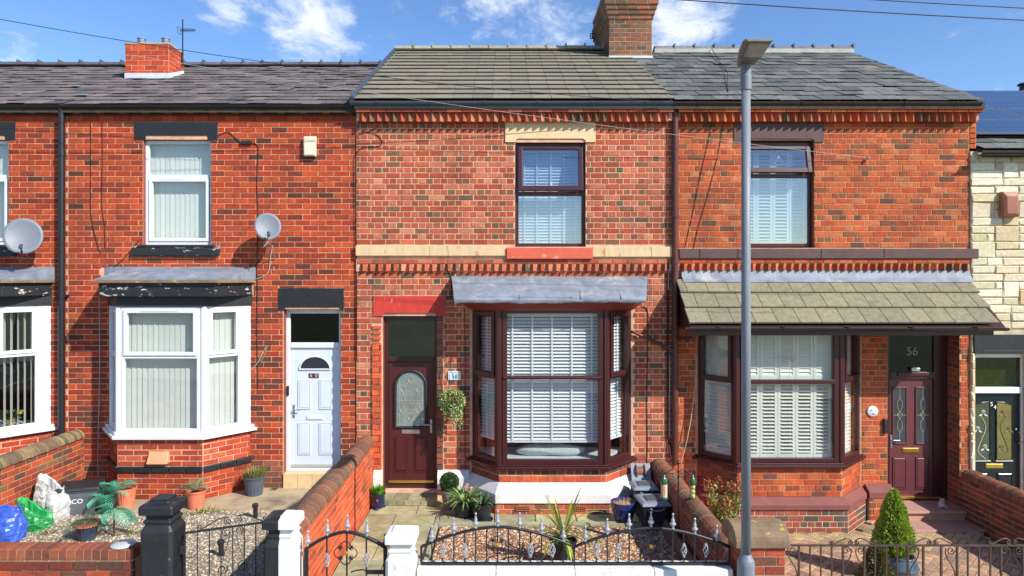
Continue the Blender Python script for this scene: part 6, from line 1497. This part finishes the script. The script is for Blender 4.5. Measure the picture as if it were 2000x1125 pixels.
# --- 58 pots
t = pot('small navy glazed pot of spiky succulents by the brown door', -2.0, -.38, .04, .115, .1, .2, M_POTNAVY); mb = MB()
for k in range(3): a = k*2.1+.5; mb.ball((-2.0+math.cos(a)*.1, -.38+math.sin(a)*.1, .02), .035, 8, 6, None, None, .7)
mb.build('foot', M_POTBLUE, t); mb = MB()
for _ in range(150): a = rng.uniform(0, 6.3); r_ = .09*rng.random()**.5; strap(mb, (-2.0+math.cos(a)*r_, -.38+math.sin(a)*r_, .22), Vector((math.cos(a)*r_*6, math.sin(a)*r_*6, 1)), rng.uniform(.08, .17), .022, jit(rng.choice([lin(84, 150, 40), lin(110, 170, 50), lin(60, 120, 40)]), .2, rng), .1, 4)
mb.build('succulent', LEAF, t)
mb = MB(); mb.prism([(-.02, .02), (.02, .02), (0, -.03)], -.119, -.112, T(-1.99, -.38, .15)); mb.build('motif', M_STEEL, t)
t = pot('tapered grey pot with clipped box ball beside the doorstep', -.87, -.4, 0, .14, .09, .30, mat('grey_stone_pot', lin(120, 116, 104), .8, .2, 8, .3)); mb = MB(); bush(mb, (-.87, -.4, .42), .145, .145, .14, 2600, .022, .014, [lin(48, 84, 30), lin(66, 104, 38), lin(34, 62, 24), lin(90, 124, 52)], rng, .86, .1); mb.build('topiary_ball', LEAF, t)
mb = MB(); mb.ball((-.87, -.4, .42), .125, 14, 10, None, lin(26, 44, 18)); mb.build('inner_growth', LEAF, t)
def spider(t, cx, cy, cz, n, L, cols, w_=.018, droop=1.5):
    mb = MB()
    for _ in range(n): a = rng.uniform(0, 6.3); strap(mb, (cx+math.cos(a)*.05, cy+math.sin(a)*.05, cz), Vector((math.cos(a), math.sin(a), rng.uniform(.35, 2.4))), L*rng.uniform(.6, 1.2), w_, jit(rng.choice(cols), .2, rng), droop*rng.uniform(.7, 1.3), 7)
    mb.build('strap_leaves', LEAF, t)
SPG = [lin(96, 140, 60), lin(140, 170, 90), lin(176, 196, 130), lin(64, 104, 44)]
t = pot('black tub of arching striped grass under the box ball', -.60, -.72, 0, .19, .14, .22, M_POTBLACK); spider(t, -.6, -.72, .2, 120, .34, SPG)
mb = MB()
for _ in range(70): p = Vector((-.56, -.66, .40))+rdir(rng)*.05; leaf(mb, p, rdir(rng), rdir(rng), .03, .025, jit(rng.choice([lin(214, 176, 166), lin(196, 160, 140)]), .1, rng))
mb.build('flower_head', LEAF, t)
t = pot('small black pot on a saucer with dark leafy plant', -.32, -.92, .015, .145, .105, .23, M_POTBLACK); mb = MB(); mb.lathe([(.001, 0), (.14, 0), (.155, .025), (.14, .018)], 22, T(-.32, -.92, 0)); mb.build('saucer', M_POTBLACK, t); spider(t, -.34, -.9, .22, 46, .2, [lin(50, 70, 54), lin(70, 96, 60), lin(40, 52, 50), lin(110, 140, 80)], .03, 1.2)
t = pot('glazed cobalt blue pot holding dry straw near the bins', 1.77, -1.06, .0, .19, .12, .33, M_POTBLUE, rim=.09, soil=M_STRAW)
mb = MB()
for _ in range(160): a = rng.uniform(0, 6.3); r_ = .15*rng.random()**.5; strap(mb, (1.77+math.cos(a)*r_, -1.06+math.sin(a)*r_, .285), rdir(rng, .0)+Vector((0, 0, .2)), .09, .006, jit(rng.choice([lin(196, 168, 124), lin(160, 128, 90), lin(214, 190, 150)]), .2, rng), 1.2, 3)
mb.build('straw', LEAF, t)
t = pot('black pot of yellow-green spiky cordyline standing on pink gravel', .74, -2.6, .01, .175, .135, .34, M_POTBLACK); mb = MB(); YG = [lin(170, 180, 60), lin(140, 160, 60), lin(196, 198, 84), lin(110, 136, 54)]
for i in range(58):
    a = rng.uniform(0, 6.3); u_ = rng.random(); el = 2.6*(1-u_)+.1; strap(mb, (.74+math.cos(a)*.02, -2.6+math.sin(a)*.02, .34+.12*(1-u_)), Vector((math.cos(a), math.sin(a), el)), rng.uniform(.38, .66), .027, jit(rng.choice(YG), .18, rng), (.35 if u_ < .35 else 1.5)*rng.uniform(.8, 1.3), 8)
mb.build('strap_leaves', LEAF, t); mb = MB(); mb.tube([(.74, -2.6, .3), (.74, -2.6, .5)], .03, 8); mb.build('stem', M_BARK, t)
# bins
def caddy(label, cx, cy, rz, h, sx=.2, sy=.24):
    t = thing('recycling_caddy', label, 'bin', (cx, cy, 0)); M = T(cx, cy, 0) @ RZ(rz); mb = MB()
    mb.loft([[(-sx*.78, -sy*.78, 0), (sx*.78, -sy*.78, 0), (sx*.78, sy*.78, 0), (-sx*.78, sy*.78, 0)], [(-sx*.95, -sy*.95, h*.95), (sx*.95, -sy*.95, h*.95), (sx*.95, sy*.95, h*.95), (-sx*.95, sy*.95, h*.95)]], M); mb.build('body', M_BINBODY, t, bevel=.02)
    mb = MB(); mb.loft([[(-sx*1.08, -sy*1.08, h*.93), (sx*1.08, -sy*1.08, h*.93), (sx*1.08, sy*1.08, h*.93), (-sx*1.08, sy*1.08, h*.93)], [(-sx*1.06, -sy*1.06, h), (sx*1.06, -sy*1.06, h), (sx*1.06, sy*1.06, h), (-sx*1.06, sy*1.06, h)], [(-sx*.85, -sy*.85, h+.02), (sx*.85, -sy*.85, h+.02), (sx*.85, sy*.85, h+.02), (-sx*.85, sy*.85, h+.02)]], M); l = mb.build('lid', M_BINLID, t, bevel=.012)
    mb = MB(); mb.loft([[(-sx*.6, -sy*.6, h+.018), (sx*.6, -sy*.6, h+.018), (sx*.6, sy*.5, h+.018), (-sx*.6, sy*.5, h+.018)], [(-sx*.55, -sy*.55, h+.035), (sx*.55, -sy*.55, h+.035), (sx*.55, sy*.45, h+.035), (-sx*.55, sy*.45, h+.035)]], M); mb.build('lid_panel', mat('dark_lid_panel', lin(70, 84, 88), .45, .1), l, bevel=.008)
    mb = MB(); mb.tube([(sx*.5*math.cos(PI*k/8), -sy*1.1, h*.9-.04*math.sin(PI*k/8)) for k in range(9)], .01, 6, M); mb.build('handle', M_BINLID, t)
    return t
caddy('dark recycling caddy with grey lid beside the cobalt blue pot', 2.17, -1.2, .06, .40); caddy('grey-lidded recycling caddy tucked between bay and low garden wall', 2.16, -.62, .0, .44, .18, .2)
mb = MB(); mb.box(-.16, .16, -.008, .008, 0, .3, T(2.2, -.27, .38) @ RX(-.5)); mb.box(-.17, .17, -.02, .02, -.01, .01, T(2.2, -.27, .38)); mb.box(-.15, .15, -.02, .16, -.38, 0, T(2.2, -.27, .38)); tag(mb.build('open_lid_bin', M_BINLID, None, bevel=.008), 'pale grey open-lidded box behind the caddies', 'bin')
t = thing('hose_reel', 'brown round hose reel mounted beside the white bay plinth', 'hose reel', (2.2, -.12, Z(917))); mb = MB(); mb.lathe([(.1, -.08), (.13, -.075), (.13, -.06), (.1, -.055), (.1, .055), (.13, .06), (.13, .075), (.1, .08)], 24, T(2.2, -.13, Z(917)) @ RY(PI/2)); mb.build('drum', mat('dusty_brown_plastic', lin(126, 82, 64), .6, .15, 10), t); mb = MB(); mb.box(2.17, 2.23, -.13, .0, Z(917)-.03, Z(917)+.03); mb.build('bracket', M_BLACK, t)
# timber plank
mb = MB(); mb.box(-.022, .022, -1.4, 1.4, -.02, .17, T(2.31, -2.6, .02) @ RZ(.03) @ RY(.25)); tag(mb.build('timber_plank', M_TIMBER, None, bevel=.006), 'weathered timber plank lying along the low garden wall', 'plank')
# bird feeder stand
t = thing('feeder_stand', 'black iron feeder pole with ball top and two curled arms', 'feeder stand', (2.32, -2.1, 0)); bx, by = 2.32, -2.1; zt = 1.17; mb = MB(); mb.tube([(bx, by, -.05), (bx, by, zt)], .009, 8); mb.ball((bx, by, zt+.01), .024, 12, 8); mb.build('pole', M_IRON, t)
for s in (-1, 1):
    mb = MB(); zz = zt-.12; mb.tube(smoothpath([(bx, by, zz), (bx+s*.06, by, zz+.05), (bx+s*.12, by, zz+.02), (bx+s*.19, by, zz-.02), (bx+s*.215, by, zz+.02), (bx+s*.20, by, zz+.045)], 5), .005, 5); mb.tube(smoothpath([(bx, by, zz-.10), (bx+s*.03, by, zz-.02), (bx+s*.07, by, zz-.01), (bx+s*.075, by, zz-.05), (bx+s*.05, by, zz-.05)], 5), .004, 5); mb.tube([(bx, by, zz), (bx+s*.19, by, zz-.02)], .003, 5); mb.tube(smoothpath([(bx+s*.19, by, zz-.02), (bx+s*.185, by, zz-.04), (bx+s*.19, by, zz-.055), (bx+s*.2, by, zz-.045)], 4), .004, 5); mb.build('arm', M_IRON, t)
for s in (-1, 1):
    cx_ = bx+s*.19; zz = zt-.47; f = thing('bird_feeder', 'green bottle bird feeder with printed label hanging from iron arm' if s < 0 else 'green-topped bird feeder filled with pale fat balls', 'bird feeder', (cx_, by, zz)); M = T(cx_, by, zz)
    mb = MB(); mb.lathe([(.044, .2), (.045, .205), (.043, .25), (.03, .28), (.017, .295), (.014, .32), (.001, .325)], 18, M); mb.build('cap', M_BOTTLE, f, smooth=True); mb = MB(); mb.tube([(cx_, by, zz+.32), (cx_, by, zz+.345)], .004, 5); mb.build('hook', M_IRON, f)
    if s < 0:
        mb = MB(); mb.lathe([(.042, .02), (.042, .2)], 18, M); mb.build('label', M_LABELP, f, smooth=False); mb = MB(); mb.lathe([(.05, 0), (.052, .012), (.044, .03), (.044, .0305)], 18, M); mb.build('tray', M_BOTTLE, f)
        mb = MB()
        for k in range(5): mb.box(-.006, .006, -.0435, -.042, .06+k*.024, .074+k*.024, M)
        mb.build('label_print', mat('red_brown_print', lin(176, 110, 76), .6, .1), f)
    else:
        for k in range(3): mb = MB(); mb.ball((cx_+R.uniform(-.003, .003), by, zz+.035+k*.062), .034, 12, 8); mb.build('fat_ball', M_FATBALL, f, smooth=True)
        mb = MB(); [mb.tube([(cx_+math.cos(a)*.038, by+math.sin(a)*.038, zz), (cx_+math.cos(a)*.038, by+math.sin(a)*.038, zz+.21)], .0016, 4) for a in [k*PI/4 for k in range(8)]]; mb.lathe([(.04, -.004), (.04, .002)], 14, M); mb.build('cage', M_BOTTLE, f)
# hanging basket and plaque
t = thing('hanging_basket', 'round hanging basket of trailing variegated ivy below the number 58 plaque', 'hanging basket', (X(882), -.2, Z(790))); cx_, cy_, cz_ = X(884), -.19, Z(783)
mb = MB(); mb.lathe([(.03, -.13), (.1, -.09), (.14, 0), (.15, .02)], 16, T(cx_, cy_, cz_)); mb.build('basket', M_POTBLACK, t); mb = MB(); IV = [lin(150, 172, 90), lin(196, 206, 140), lin(108, 140, 62), lin(84, 116, 48), lin(214, 220, 170)]
for _ in range(1600):
    d = rdir(rng); p = Vector((cx_+d.x*.2, cy_+d.y*.16, cz_+.04+d.z*.17)); leaf(mb, p, d+rdir(rng)*.8, rdir(rng), rng.uniform(.022, .042), rng.uniform(.02, .034), jit(rng.choice(IV), .18, rng))
for k in range(40):
    x_ = cx_+rng.uniform(-.14, .17); L = rng.uniform(.15, .42) if x_ > cx_-.02 else rng.uniform(.08, .26); y_ = cy_-rng.uniform(.02, .13)
    for i in range(int(L/.014)): leaf(mb, (x_+rng.uniform(-.02, .02), y_+rng.uniform(-.02, .02), cz_-i*.014), rdir(rng)+Vector((0, -.6, -.6)), rdir(rng), rng.uniform(.018, .034), rng.uniform(.016, .028), jit(rng.choice(IV), .18, rng))
mb.build('trailing_ivy', LEAF, t); mb = MB(); hz = Z(716)
for a in (0, 2.1, 4.2): mb.tube([(cx_+math.cos(a)*.14, cy_+math.sin(a)*.12, cz_+.02), (cx_-.02, cy_, hz)], .0025, 4)
mb.tube(smoothpath([(cx_-.02, 0, Z(690)), (cx_-.02, -.02, Z(706)), (cx_-.02, -.06, Z(700)), (cx_-.02, cy_, Z(707)), (cx_-.02, cy_, hz)], 4), .006, 5); mb.build('bracket', M_IRON, t)
t = thing('house_number_plaque', 'pale rectangular plaque with black number 58 on brick', 'plaque', (X(887), -.01, Z(733))); mb = MB(); mb.box(X(875.5), X(900), -.022, -.004, Z(742), Z(724.5)); mb.build('plate', M_PLAQUE, t, bevel=.004)
text_mb('58', .1, T(X(888.5), -.0235, Z(735.5)), .0015, sx=1.0).build('number', M_BLACKTXT, t)
mb = MB()
for k in range(9): w_ = .008+.004*((k*7) % 3); mb.box(X(879)+k*.017, X(879)+k*.017+w_, -.0245, -.0225, Z(728.2), Z(726.8))
mb.build('worn_lettering', mat('faded_lettering', lin(132, 142, 158), .6, .1), t)
for sx in (877.5, 898.5): mb = MB(); mb.lathe([(.005, 0), (.004, .003)], 8, T(X(sx), -.0225, Z(733)) @ RX(PI/2)); mb.build('screw', M_STEEL, t)
# inside the bay of 58
t = thing('cushion', 'grey knitted cushion lying on the white window board of the bay', 'cushion', (X(1060, -.25), -.25, zs58+.12)); mb = MB(); rings = []
for j in range(9):
    v = j/8; ring = []
    for i in range(28):
        a = 2*PI*i/28; k = (abs(math.cos(a))**3+abs(math.sin(a))**3)**(-1/3); r_ = math.sin(PI*(.08+.84*v))**.5; ring.append((math.cos(a)*k*.56*r_, math.sin(a)*k*.15*r_, (v-.5)*.17+.02*math.sin(a*3+v*4)*r_))
    rings.append(ring)
mb.loft(rings, T(X(1075, -.25), -.22, zs58+.205)); mb.build('cover', M_CUSH, t, smooth=True)
t = pot('indoor spiky plant standing behind the cushion in the bay', X(1073, .1), .12, zs58+.12, .1, .08, .12, M_POTGREY); spider(t, X(1073, .1), .12, zs58+.22, 40, .34, [lin(120, 140, 90), lin(80, 110, 60), lin(150, 160, 110)], .022, 1.3)
t = pot('yellow pot of pink and yellow flowers inside the white bay window', X(14, -.28), -.2, Z(843, -.59)+.02, .055, .042, .09, mat('yellow_pot', lin(206, 176, 84), .5, .1)); mb = MB()
for _ in range(90): d = rdir(rng); leaf(mb, Vector((X(14, -.28), -.2, Z(822, -.59)))+Vector((d.x*.12, d.y*.07, d.z*.06)), d, rdir(rng), .06, .035, jit(rng.choice([lin(70, 110, 60), lin(96, 134, 70)]), .2, rng))
for fx, fc in ((-.13, lin(224, 150, 120)), (.16, lin(226, 206, 90)), (.2, lin(226, 206, 90))):
    for _ in range(16): d = rdir(rng); leaf(mb, Vector((X(14, -.28)+fx, -.22, Z(814, -.59)))+d*.012, d, rdir(rng), .028, .024, jit(fc, .1, rng))
mb.build('flowers', LEAF, t)
# --- 56 plants
def shrub_photinia():
    t = thing('photinia_shrub', 'bushy green shrub with red new shoots behind the low garden wall', 'shrub', (3.18, -1.25, G56)); mb = MB(); lf = MB(); br = []
    for i in range(16):
        a = rng.uniform(0, 6.3); p0 = Vector((3.18+math.cos(a)*.04, -1.25+math.sin(a)*.04, G56)); h = rng.uniform(.6, 1.02); d = Vector((math.cos(a)*rng.uniform(.1, .32), math.sin(a)*rng.uniform(.1, .32), h)); p1 = p0+d*.5+Vector((0, 0, .04)); p2 = p0+d; mb.tube([p0, p1, p2], [.009, .006, .003], 5)
        for j in range(84):
            s = .3+.7*rng.random(); q = p0.lerp(p2, s)+rdir(rng)*.05; dr = rdir(rng)+Vector((0, 0, .5)); red = s > .86 and rng.random() < .65
            leaf(lf, q, dr, rdir(rng), rng.uniform(.05, .085), rng.uniform(.02, .03), jit(rng.choice([lin(176, 74, 52), lin(196, 100, 70)]) if red else rng.choice([lin(104, 130, 52), lin(140, 156, 70), lin(72, 100, 44), lin(170, 170, 96)]), .18, rng))
    mb.build('trunk', M_BARK, t); lf.build('crown', LEAF, t)
shrub_photinia()
def conifer(label, cx, cy, zb, h, r, cols, n, potted, inn):
    t = thing('conical_conifer', label, 'conifer', (cx, cy, zb-potted)); mb = MB(); mb.tube([(cx, cy, zb-.08), (cx, cy, zb+h*.9)], [.03, .008], 8); mb.build('trunk', M_BARK, t); lf = MB()
    def prof(v): return r*(min(1, v/.16)**.6)*(1-v)**.66*1.28 if v < 1 else 0
    for _ in range(n):
        v = rng.random()**1.15; a = rng.uniform(0, 6.3); bump = 1+.22*mnoise.noise(Vector((math.cos(a)*2.2, math.sin(a)*2.2, v*6+cx)))+.2*mnoise.noise(Vector((math.cos(a)*6, math.sin(a)*6, v*14))); rr = prof(v)*bump*rng.uniform(.84, 1.03)
        p = (cx+math.cos(a)*rr, cy+math.sin(a)*rr, zb+v*h); d = Vector((math.cos(a)*.6, math.sin(a)*.6, .9))+rdir(rng)*.45
        for q in range(2): leaf(lf, p, d+rdir(rng)*.4, Vector((-math.sin(a), math.cos(a), 0))+rdir(rng)*.3, rng.uniform(.025, .05), rng.uniform(.012, .022), jit(rng.choice(cols), .22, rng))
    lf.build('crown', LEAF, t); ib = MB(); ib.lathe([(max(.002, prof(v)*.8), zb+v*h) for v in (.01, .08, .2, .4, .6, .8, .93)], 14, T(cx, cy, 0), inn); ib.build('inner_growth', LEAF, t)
    return t
CG = [lin(168, 190, 66), lin(146, 174, 58), lin(196, 206, 84), lin(110, 144, 48)]
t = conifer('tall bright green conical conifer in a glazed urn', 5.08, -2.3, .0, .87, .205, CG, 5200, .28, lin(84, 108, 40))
cx_, cy_ = 5.14, -2.32; t = thing('glazed_urn', 'round blue-grey glazed urn holding the tall conifer', 'urn', (cx_, cy_, G56)); mb = MB(); mb.lathe([(.13, 0), (.15, .02), (.22, .14), (.225, .2), (.19, .28), (.175, .30), (.19, .32), (.18, .33), (.16, .31), (.15, .27), (.001, .26)], 28, T(cx_, cy_, G56)); mb.build('urn', M_GLAZE, t, smooth=True); mb = MB(); mb.lathe([(.226, .175), (.232, .185), (.226, .195)], 28, T(cx_, cy_, G56)); mb.build('band', M_GLAZE, t)
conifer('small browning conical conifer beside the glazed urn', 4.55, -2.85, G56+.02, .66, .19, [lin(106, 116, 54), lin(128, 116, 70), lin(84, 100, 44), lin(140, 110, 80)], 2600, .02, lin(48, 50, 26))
t = thing('garden_ornament', 'small pale stone frog ornament on the granite step', 'ornament', (X(1838, -.05), -.05, Z(976, .3)-.01)); x_, y_, z_ = X(1838, -.05), -.06, Z(976, .3)-.012; mb = MB(); mb.ball((x_, y_, z_+.05), .055, 12, 8, None, None, .9); mb.ball((x_-.005, y_-.02, z_+.115), .038, 12, 8); [mb.ball((x_+s*.022, y_-.02, z_+.15), .014, 8, 6) for s in (-1, 1)]; [mb.ball((x_+s*.05, y_-.03, z_+.02), .026, 8, 6, None, None, .7) for s in (-1, 1)]; mb.build('body', mat('pale_stone', lin(176, 176, 164), .8, .2, 20, .3), t, smooth=True)

# ------------------------------------------------------------------ wall fixtures, aerials and cables
def dish(label, px, py, r, facing, off):
    c = Vector((X(px, Y60-off), Y60-off, Z(py, Y60-off))); f = Vector(facing).normalized(); q = f.to_track_quat('Z', 'Y').to_matrix().to_4x4(); M = T(*c) @ q
    t = thing('satellite_dish', label, 'satellite dish', (c.x, Y60, c.z)); mb = MB(); n = 32
    prof = [(k/6*r, (k/6)**2*r*.16) for k in range(7)]; rings = [[(rr*math.cos(2*PI*i/n)*.94, rr*math.sin(2*PI*i/n)*1.03, z) for i in range(n)] for rr, z in [(max(.002, a), b) for a, b in prof]]
    mb.loft(rings+[[(x*1.015, y*1.015, z-.008) for x, y, z in rings[-1]]]+[[(x, y, z-.012) for x, y, z in r_] for r_ in rings[::-1]], M); mb.build('reflector', M_DISH, t, smooth=True)
    mb = MB(); w_ = Vector((c.x-.05, Y60, c.z-.08)); mb.tube([tuple(M @ Vector((0, 0, -.01))), tuple(M @ Vector((0, -.0, -.08))), (w_.x, w_.y-.06, w_.z), tuple(w_)], .018, 8); mb.box(w_.x-.05, w_.x+.05, Y60-.012, Y60, w_.z-.08, w_.z+.08); mb.build('wall_mount', M_STEEL, t)
    low = M @ Vector((0, -r*.98, r*.15)); lnb = M @ Vector((0, -r*.85, r*.85)); mb = MB(); mb.tube([tuple(M @ Vector((0, -r*.75, -.02))), tuple(low), tuple(lnb)], .011, 6); mb.build('lnb_arm', M_IRON, t)
    mb = MB(); mb.tube([tuple(lnb), tuple(lnb+(c-lnb).normalized()*.07)], .024, 10); mb.ball(tuple(lnb), .03, 8, 6); mb.build('lnb', mat('grey_lnb', lin(70, 70, 84), .5, .1), t)
    cb = MB(); cb.tube(smoothpath([tuple(lnb), tuple(lnb+Vector((-.03, .05, -.14))), tuple(lnb+Vector((-.12, .1, -.2))), tuple(low+Vector((0, .05, -.05))), (low.x-.02, Y60-.02, low.z-.3), (low.x-.05, Y60-.02, low.z-.5)], 6), .006, 5); cb.build('coaxial_cable', M_CABLEW if px > 300 else M_CABLEB, t)
dish('grey satellite dish on red brick between bay window and alarm box', 523, 443, .215, (.38, -.9, .22), .34)
dish('larger grey satellite dish beside the black downpipe', 46, 462, .285, (.45, -.85, .22), .34)
mb = MB(); mb.loft([[(-.10, 0, -.17), (.10, 0, -.17), (.10, 0, .17), (-.10, 0, .17)], [(-.10, -.06, -.17), (.10, -.06, -.17), (.10, -.07, .15), (-.10, -.07, .15)], [(-.085, -.085, -.15), (.085, -.085, -.15), (.085, -.08, .12), (-.085, -.08, .12)]][::-1], T(X(606), Y60-.005, Z(286))); ab = tag(mb.build('alarm_box', M_CREAMBOX, None, bevel=.015), 'cream plastic alarm box high on the red brick wall', 'alarm box'); 
mb = MB(); mb.box(X(606)-.1, X(606)+.06, Y60-.06, Y60, Z(308), Z(304)); mb.build('base', M_BLACK, ab)
# buff terracotta vent on the bay of 60
mb = MB(); zc = Z(892, -.6); xc = X(310, -.6); mb.loft([[(-.17, 0, -.085), (.17, 0, -.085), (.17, 0, .085), (-.17, 0, .085)], [(-.16, -.09, -.10), (.16, -.09, -.10), (.135, -.035, .075), (-.135, -.035, .075)]][::-1], T(xc, Y60-.615, zc)); mb.build('vent_cowl', M_BUFF, h60, bevel=.006)
# television aerial on the chimney
t = thing('television_aerial', 'thin television aerial on a mast strapped to the squat chimney', 'aerial', (X(357, 3.0), 3.0, Z(125, 3.0))); ax, ay = X(357, 3.0), 3.0; mb = MB(); mb.tube([(ax, ay, Z(128, ay)), (ax, ay, Z(38, ay))], .014, 8); mb.tube([(ax, ay, Z(118, ay)), (ax-.06, ay, Z(118, ay))], .012, 6); mb.tube([(ax, ay, Z(106, ay)), (ax-.06, ay, Z(106, ay))], .012, 6); mb.build('mast', M_IRON, t)
mb = MB(); zz = Z(59, ay); bd = Vector((.9, -.3, -.1)).normalized(); p0 = Vector((ax-.09, ay+.03, zz)); mb.tube([p0, p0+bd*.42], .006, 5)
for k in range(9): q = p0+bd*(.08+.04*k); s = Vector((.3, .9, 0)).normalized()*(.07-.003*k); mb.tube([q-s+Vector((0, 0, .025)), q+s+Vector((0, 0, .025))], .004, 4); mb.tube([q-s*.6-Vector((0, 0, .02)), q+s*.6-Vector((0, 0, .02))], .003, 4)
for dz in (-.06, .06): mb.tube([p0+Vector((0, -.08, dz)), p0+Vector((0, .08, dz))], .004, 4); mb.tube([p0+Vector((0, -.08*dz/.06, -.06)), p0+Vector((0, -.08*dz/.06, .06))], .004, 4)
mb.build('yagi_array', M_IRON, t)
# overhead wires
def wire(label, a, b, sag, r, m):
    A, B = Vector(a), Vector(b); o = cable('overhead_wire', [tuple(A.lerp(B, i/30)-Vector((0, 0, sag*4*(i/30)*(1-i/30)))) for i in range(31)], r, m, None, 5); tag(o, label, 'wire', 'overhead wires'); return o
def W3(px, py, Y): return (X(px, Y), Y, Z(py, Y))
wire('dark telephone wire passing over the squat chimney to the roof edge', W3(-260, -13, -1.5), W3(1296, 199, -.25), .22, .005, M_CABLEB)
wire('pale telephone wire crossing the brick fronts to a wall insulator', W3(-140, 40, -1.0), W3(1692, 308, -.06), .12, .0034, M_CABLEW)
wire('dark overhead cable sweeping high over the slate roof, the lower of two', W3(1180, -11, -3.0), W3(2300, 53, -3.0), .03, .007, M_CABLEB)
wire('dark overhead cable high beyond the street lamp, the upper of two', W3(1500, -14, -3.5), W3(2300, 29, -3.5), .02, .006, M_CABLEB)
mb = MB(); mb.ball((X(1692), -.05, Z(310)), .03, 8, 6); mb.tube([(X(1692), .0, Z(310)), (X(1692), -.06, Z(310))], .01, 6); mb.build('wire_insulator', M_STEEL, h56)
# cables clipped to the fronts
def wc(h, pts, r=.006, m=M_CABLEB, y=Y60-.014): cable('wall_cable', smoothpath([(X(a), y, Z(b)) for a, b in pts], 5), r, m, h)
wc(h60, [(176, 218), (177, 300), (176, 400), (180, 440), (190, 480), (196, 494)]); wc(h60, [(198, 205), (199, 300), (198, 400), (203, 440), (204, 484)], .005)
wc(h60, [(427, 264), (445, 258), (462, 272), (470, 278), (492, 279), (502, 284), (504, 300), (501, 350), (503, 420), (501, 520), (502, 560), (501, 640), (503, 760)], .007)
mb = MB(); mb.box(X(470), X(491), Y60-.05, Y60-.005, Z(282), Z(275)); mb.build('junction_box', M_BLACK, h60, bevel=.008)
wc(h60, [(532, 480), (528, 500), (524, 530), (512, 541), (495, 546)], .007, M_CABLEW); wc(h60, [(272, 468), (262, 480), (240, 505), (222, 522)], .005, M_CABLEB); wc(h60, [(194, 545), (193, 600), (194, 700), (192, 800), (190, 900), (192, 935)], .007, M_CABLEW)
wc(h60, [(519, 678), (512, 690), (505, 705), (497, 716), (490, 724)], .007, M_CABLEW); wc(h60, [(521, 675), (515, 696), (508, 706)], .01, mat('tan_cable', lin(150, 120, 84), .7, 0))
wc(h58, [(697, 700), (697, 560), (696, 420), (695, 330), (697, 300), (712, 288), (740, 286), (746, 276), (736, 264), (715, 258), (700, 262)], .006, M_CABLEB, -.014); wc(h58, [(700, 262), (722, 256), (738, 248), (728, 246)], .005, mat('rust_cable', lin(110, 52, 34), .7, 0), -.02)
wc(h58, [(868, 527), (880, 535), (882, 560), (880, 582)], .007, M_CABLEB, -.02); wc(h58, [(1252, 598), (1264, 606), (1265, 650), (1263, 760), (1264, 860), (1263, 905)], .006, M_CABLEB, -.014); wc(h58, [(907, 600), (909, 700), (908, 800), (909, 930)], .005, M_CABLEB, -.014)
wc(h56, [(1416, 100+110), (1404, 290), (1385, 370), (1362, 450), (1345, 530)], .005, M_CABLEB, -.014); wc(h56, [(1392, 212), (1384, 270), (1368, 340), (1352, 420), (1338, 480)], .005, M_CABLEB, -.014)
wc(h56, [(1358, 720), (1349, 800), (1338, 860), (1326, 905)], .008, mat('buff_cable', lin(190, 172, 140), .6, 0), -.09)
mb = MB(); p0, p1 = (X(1390, 4.0), 4.0, ER58[3]+.0), (X(1418, 0), -.1, ER58[1]+.06); mb.tube([p0, (X(1412, 2.2), 2.2, ER58[1]+(ER58[3]-ER58[1])*.53+.09), (X(1420, 1.7), 1.7, ER58[1]+(ER58[3]-ER58[1])*.43+.09), p1], .007, 5); mb.build('roof_cable', M_CABLEB, h56)
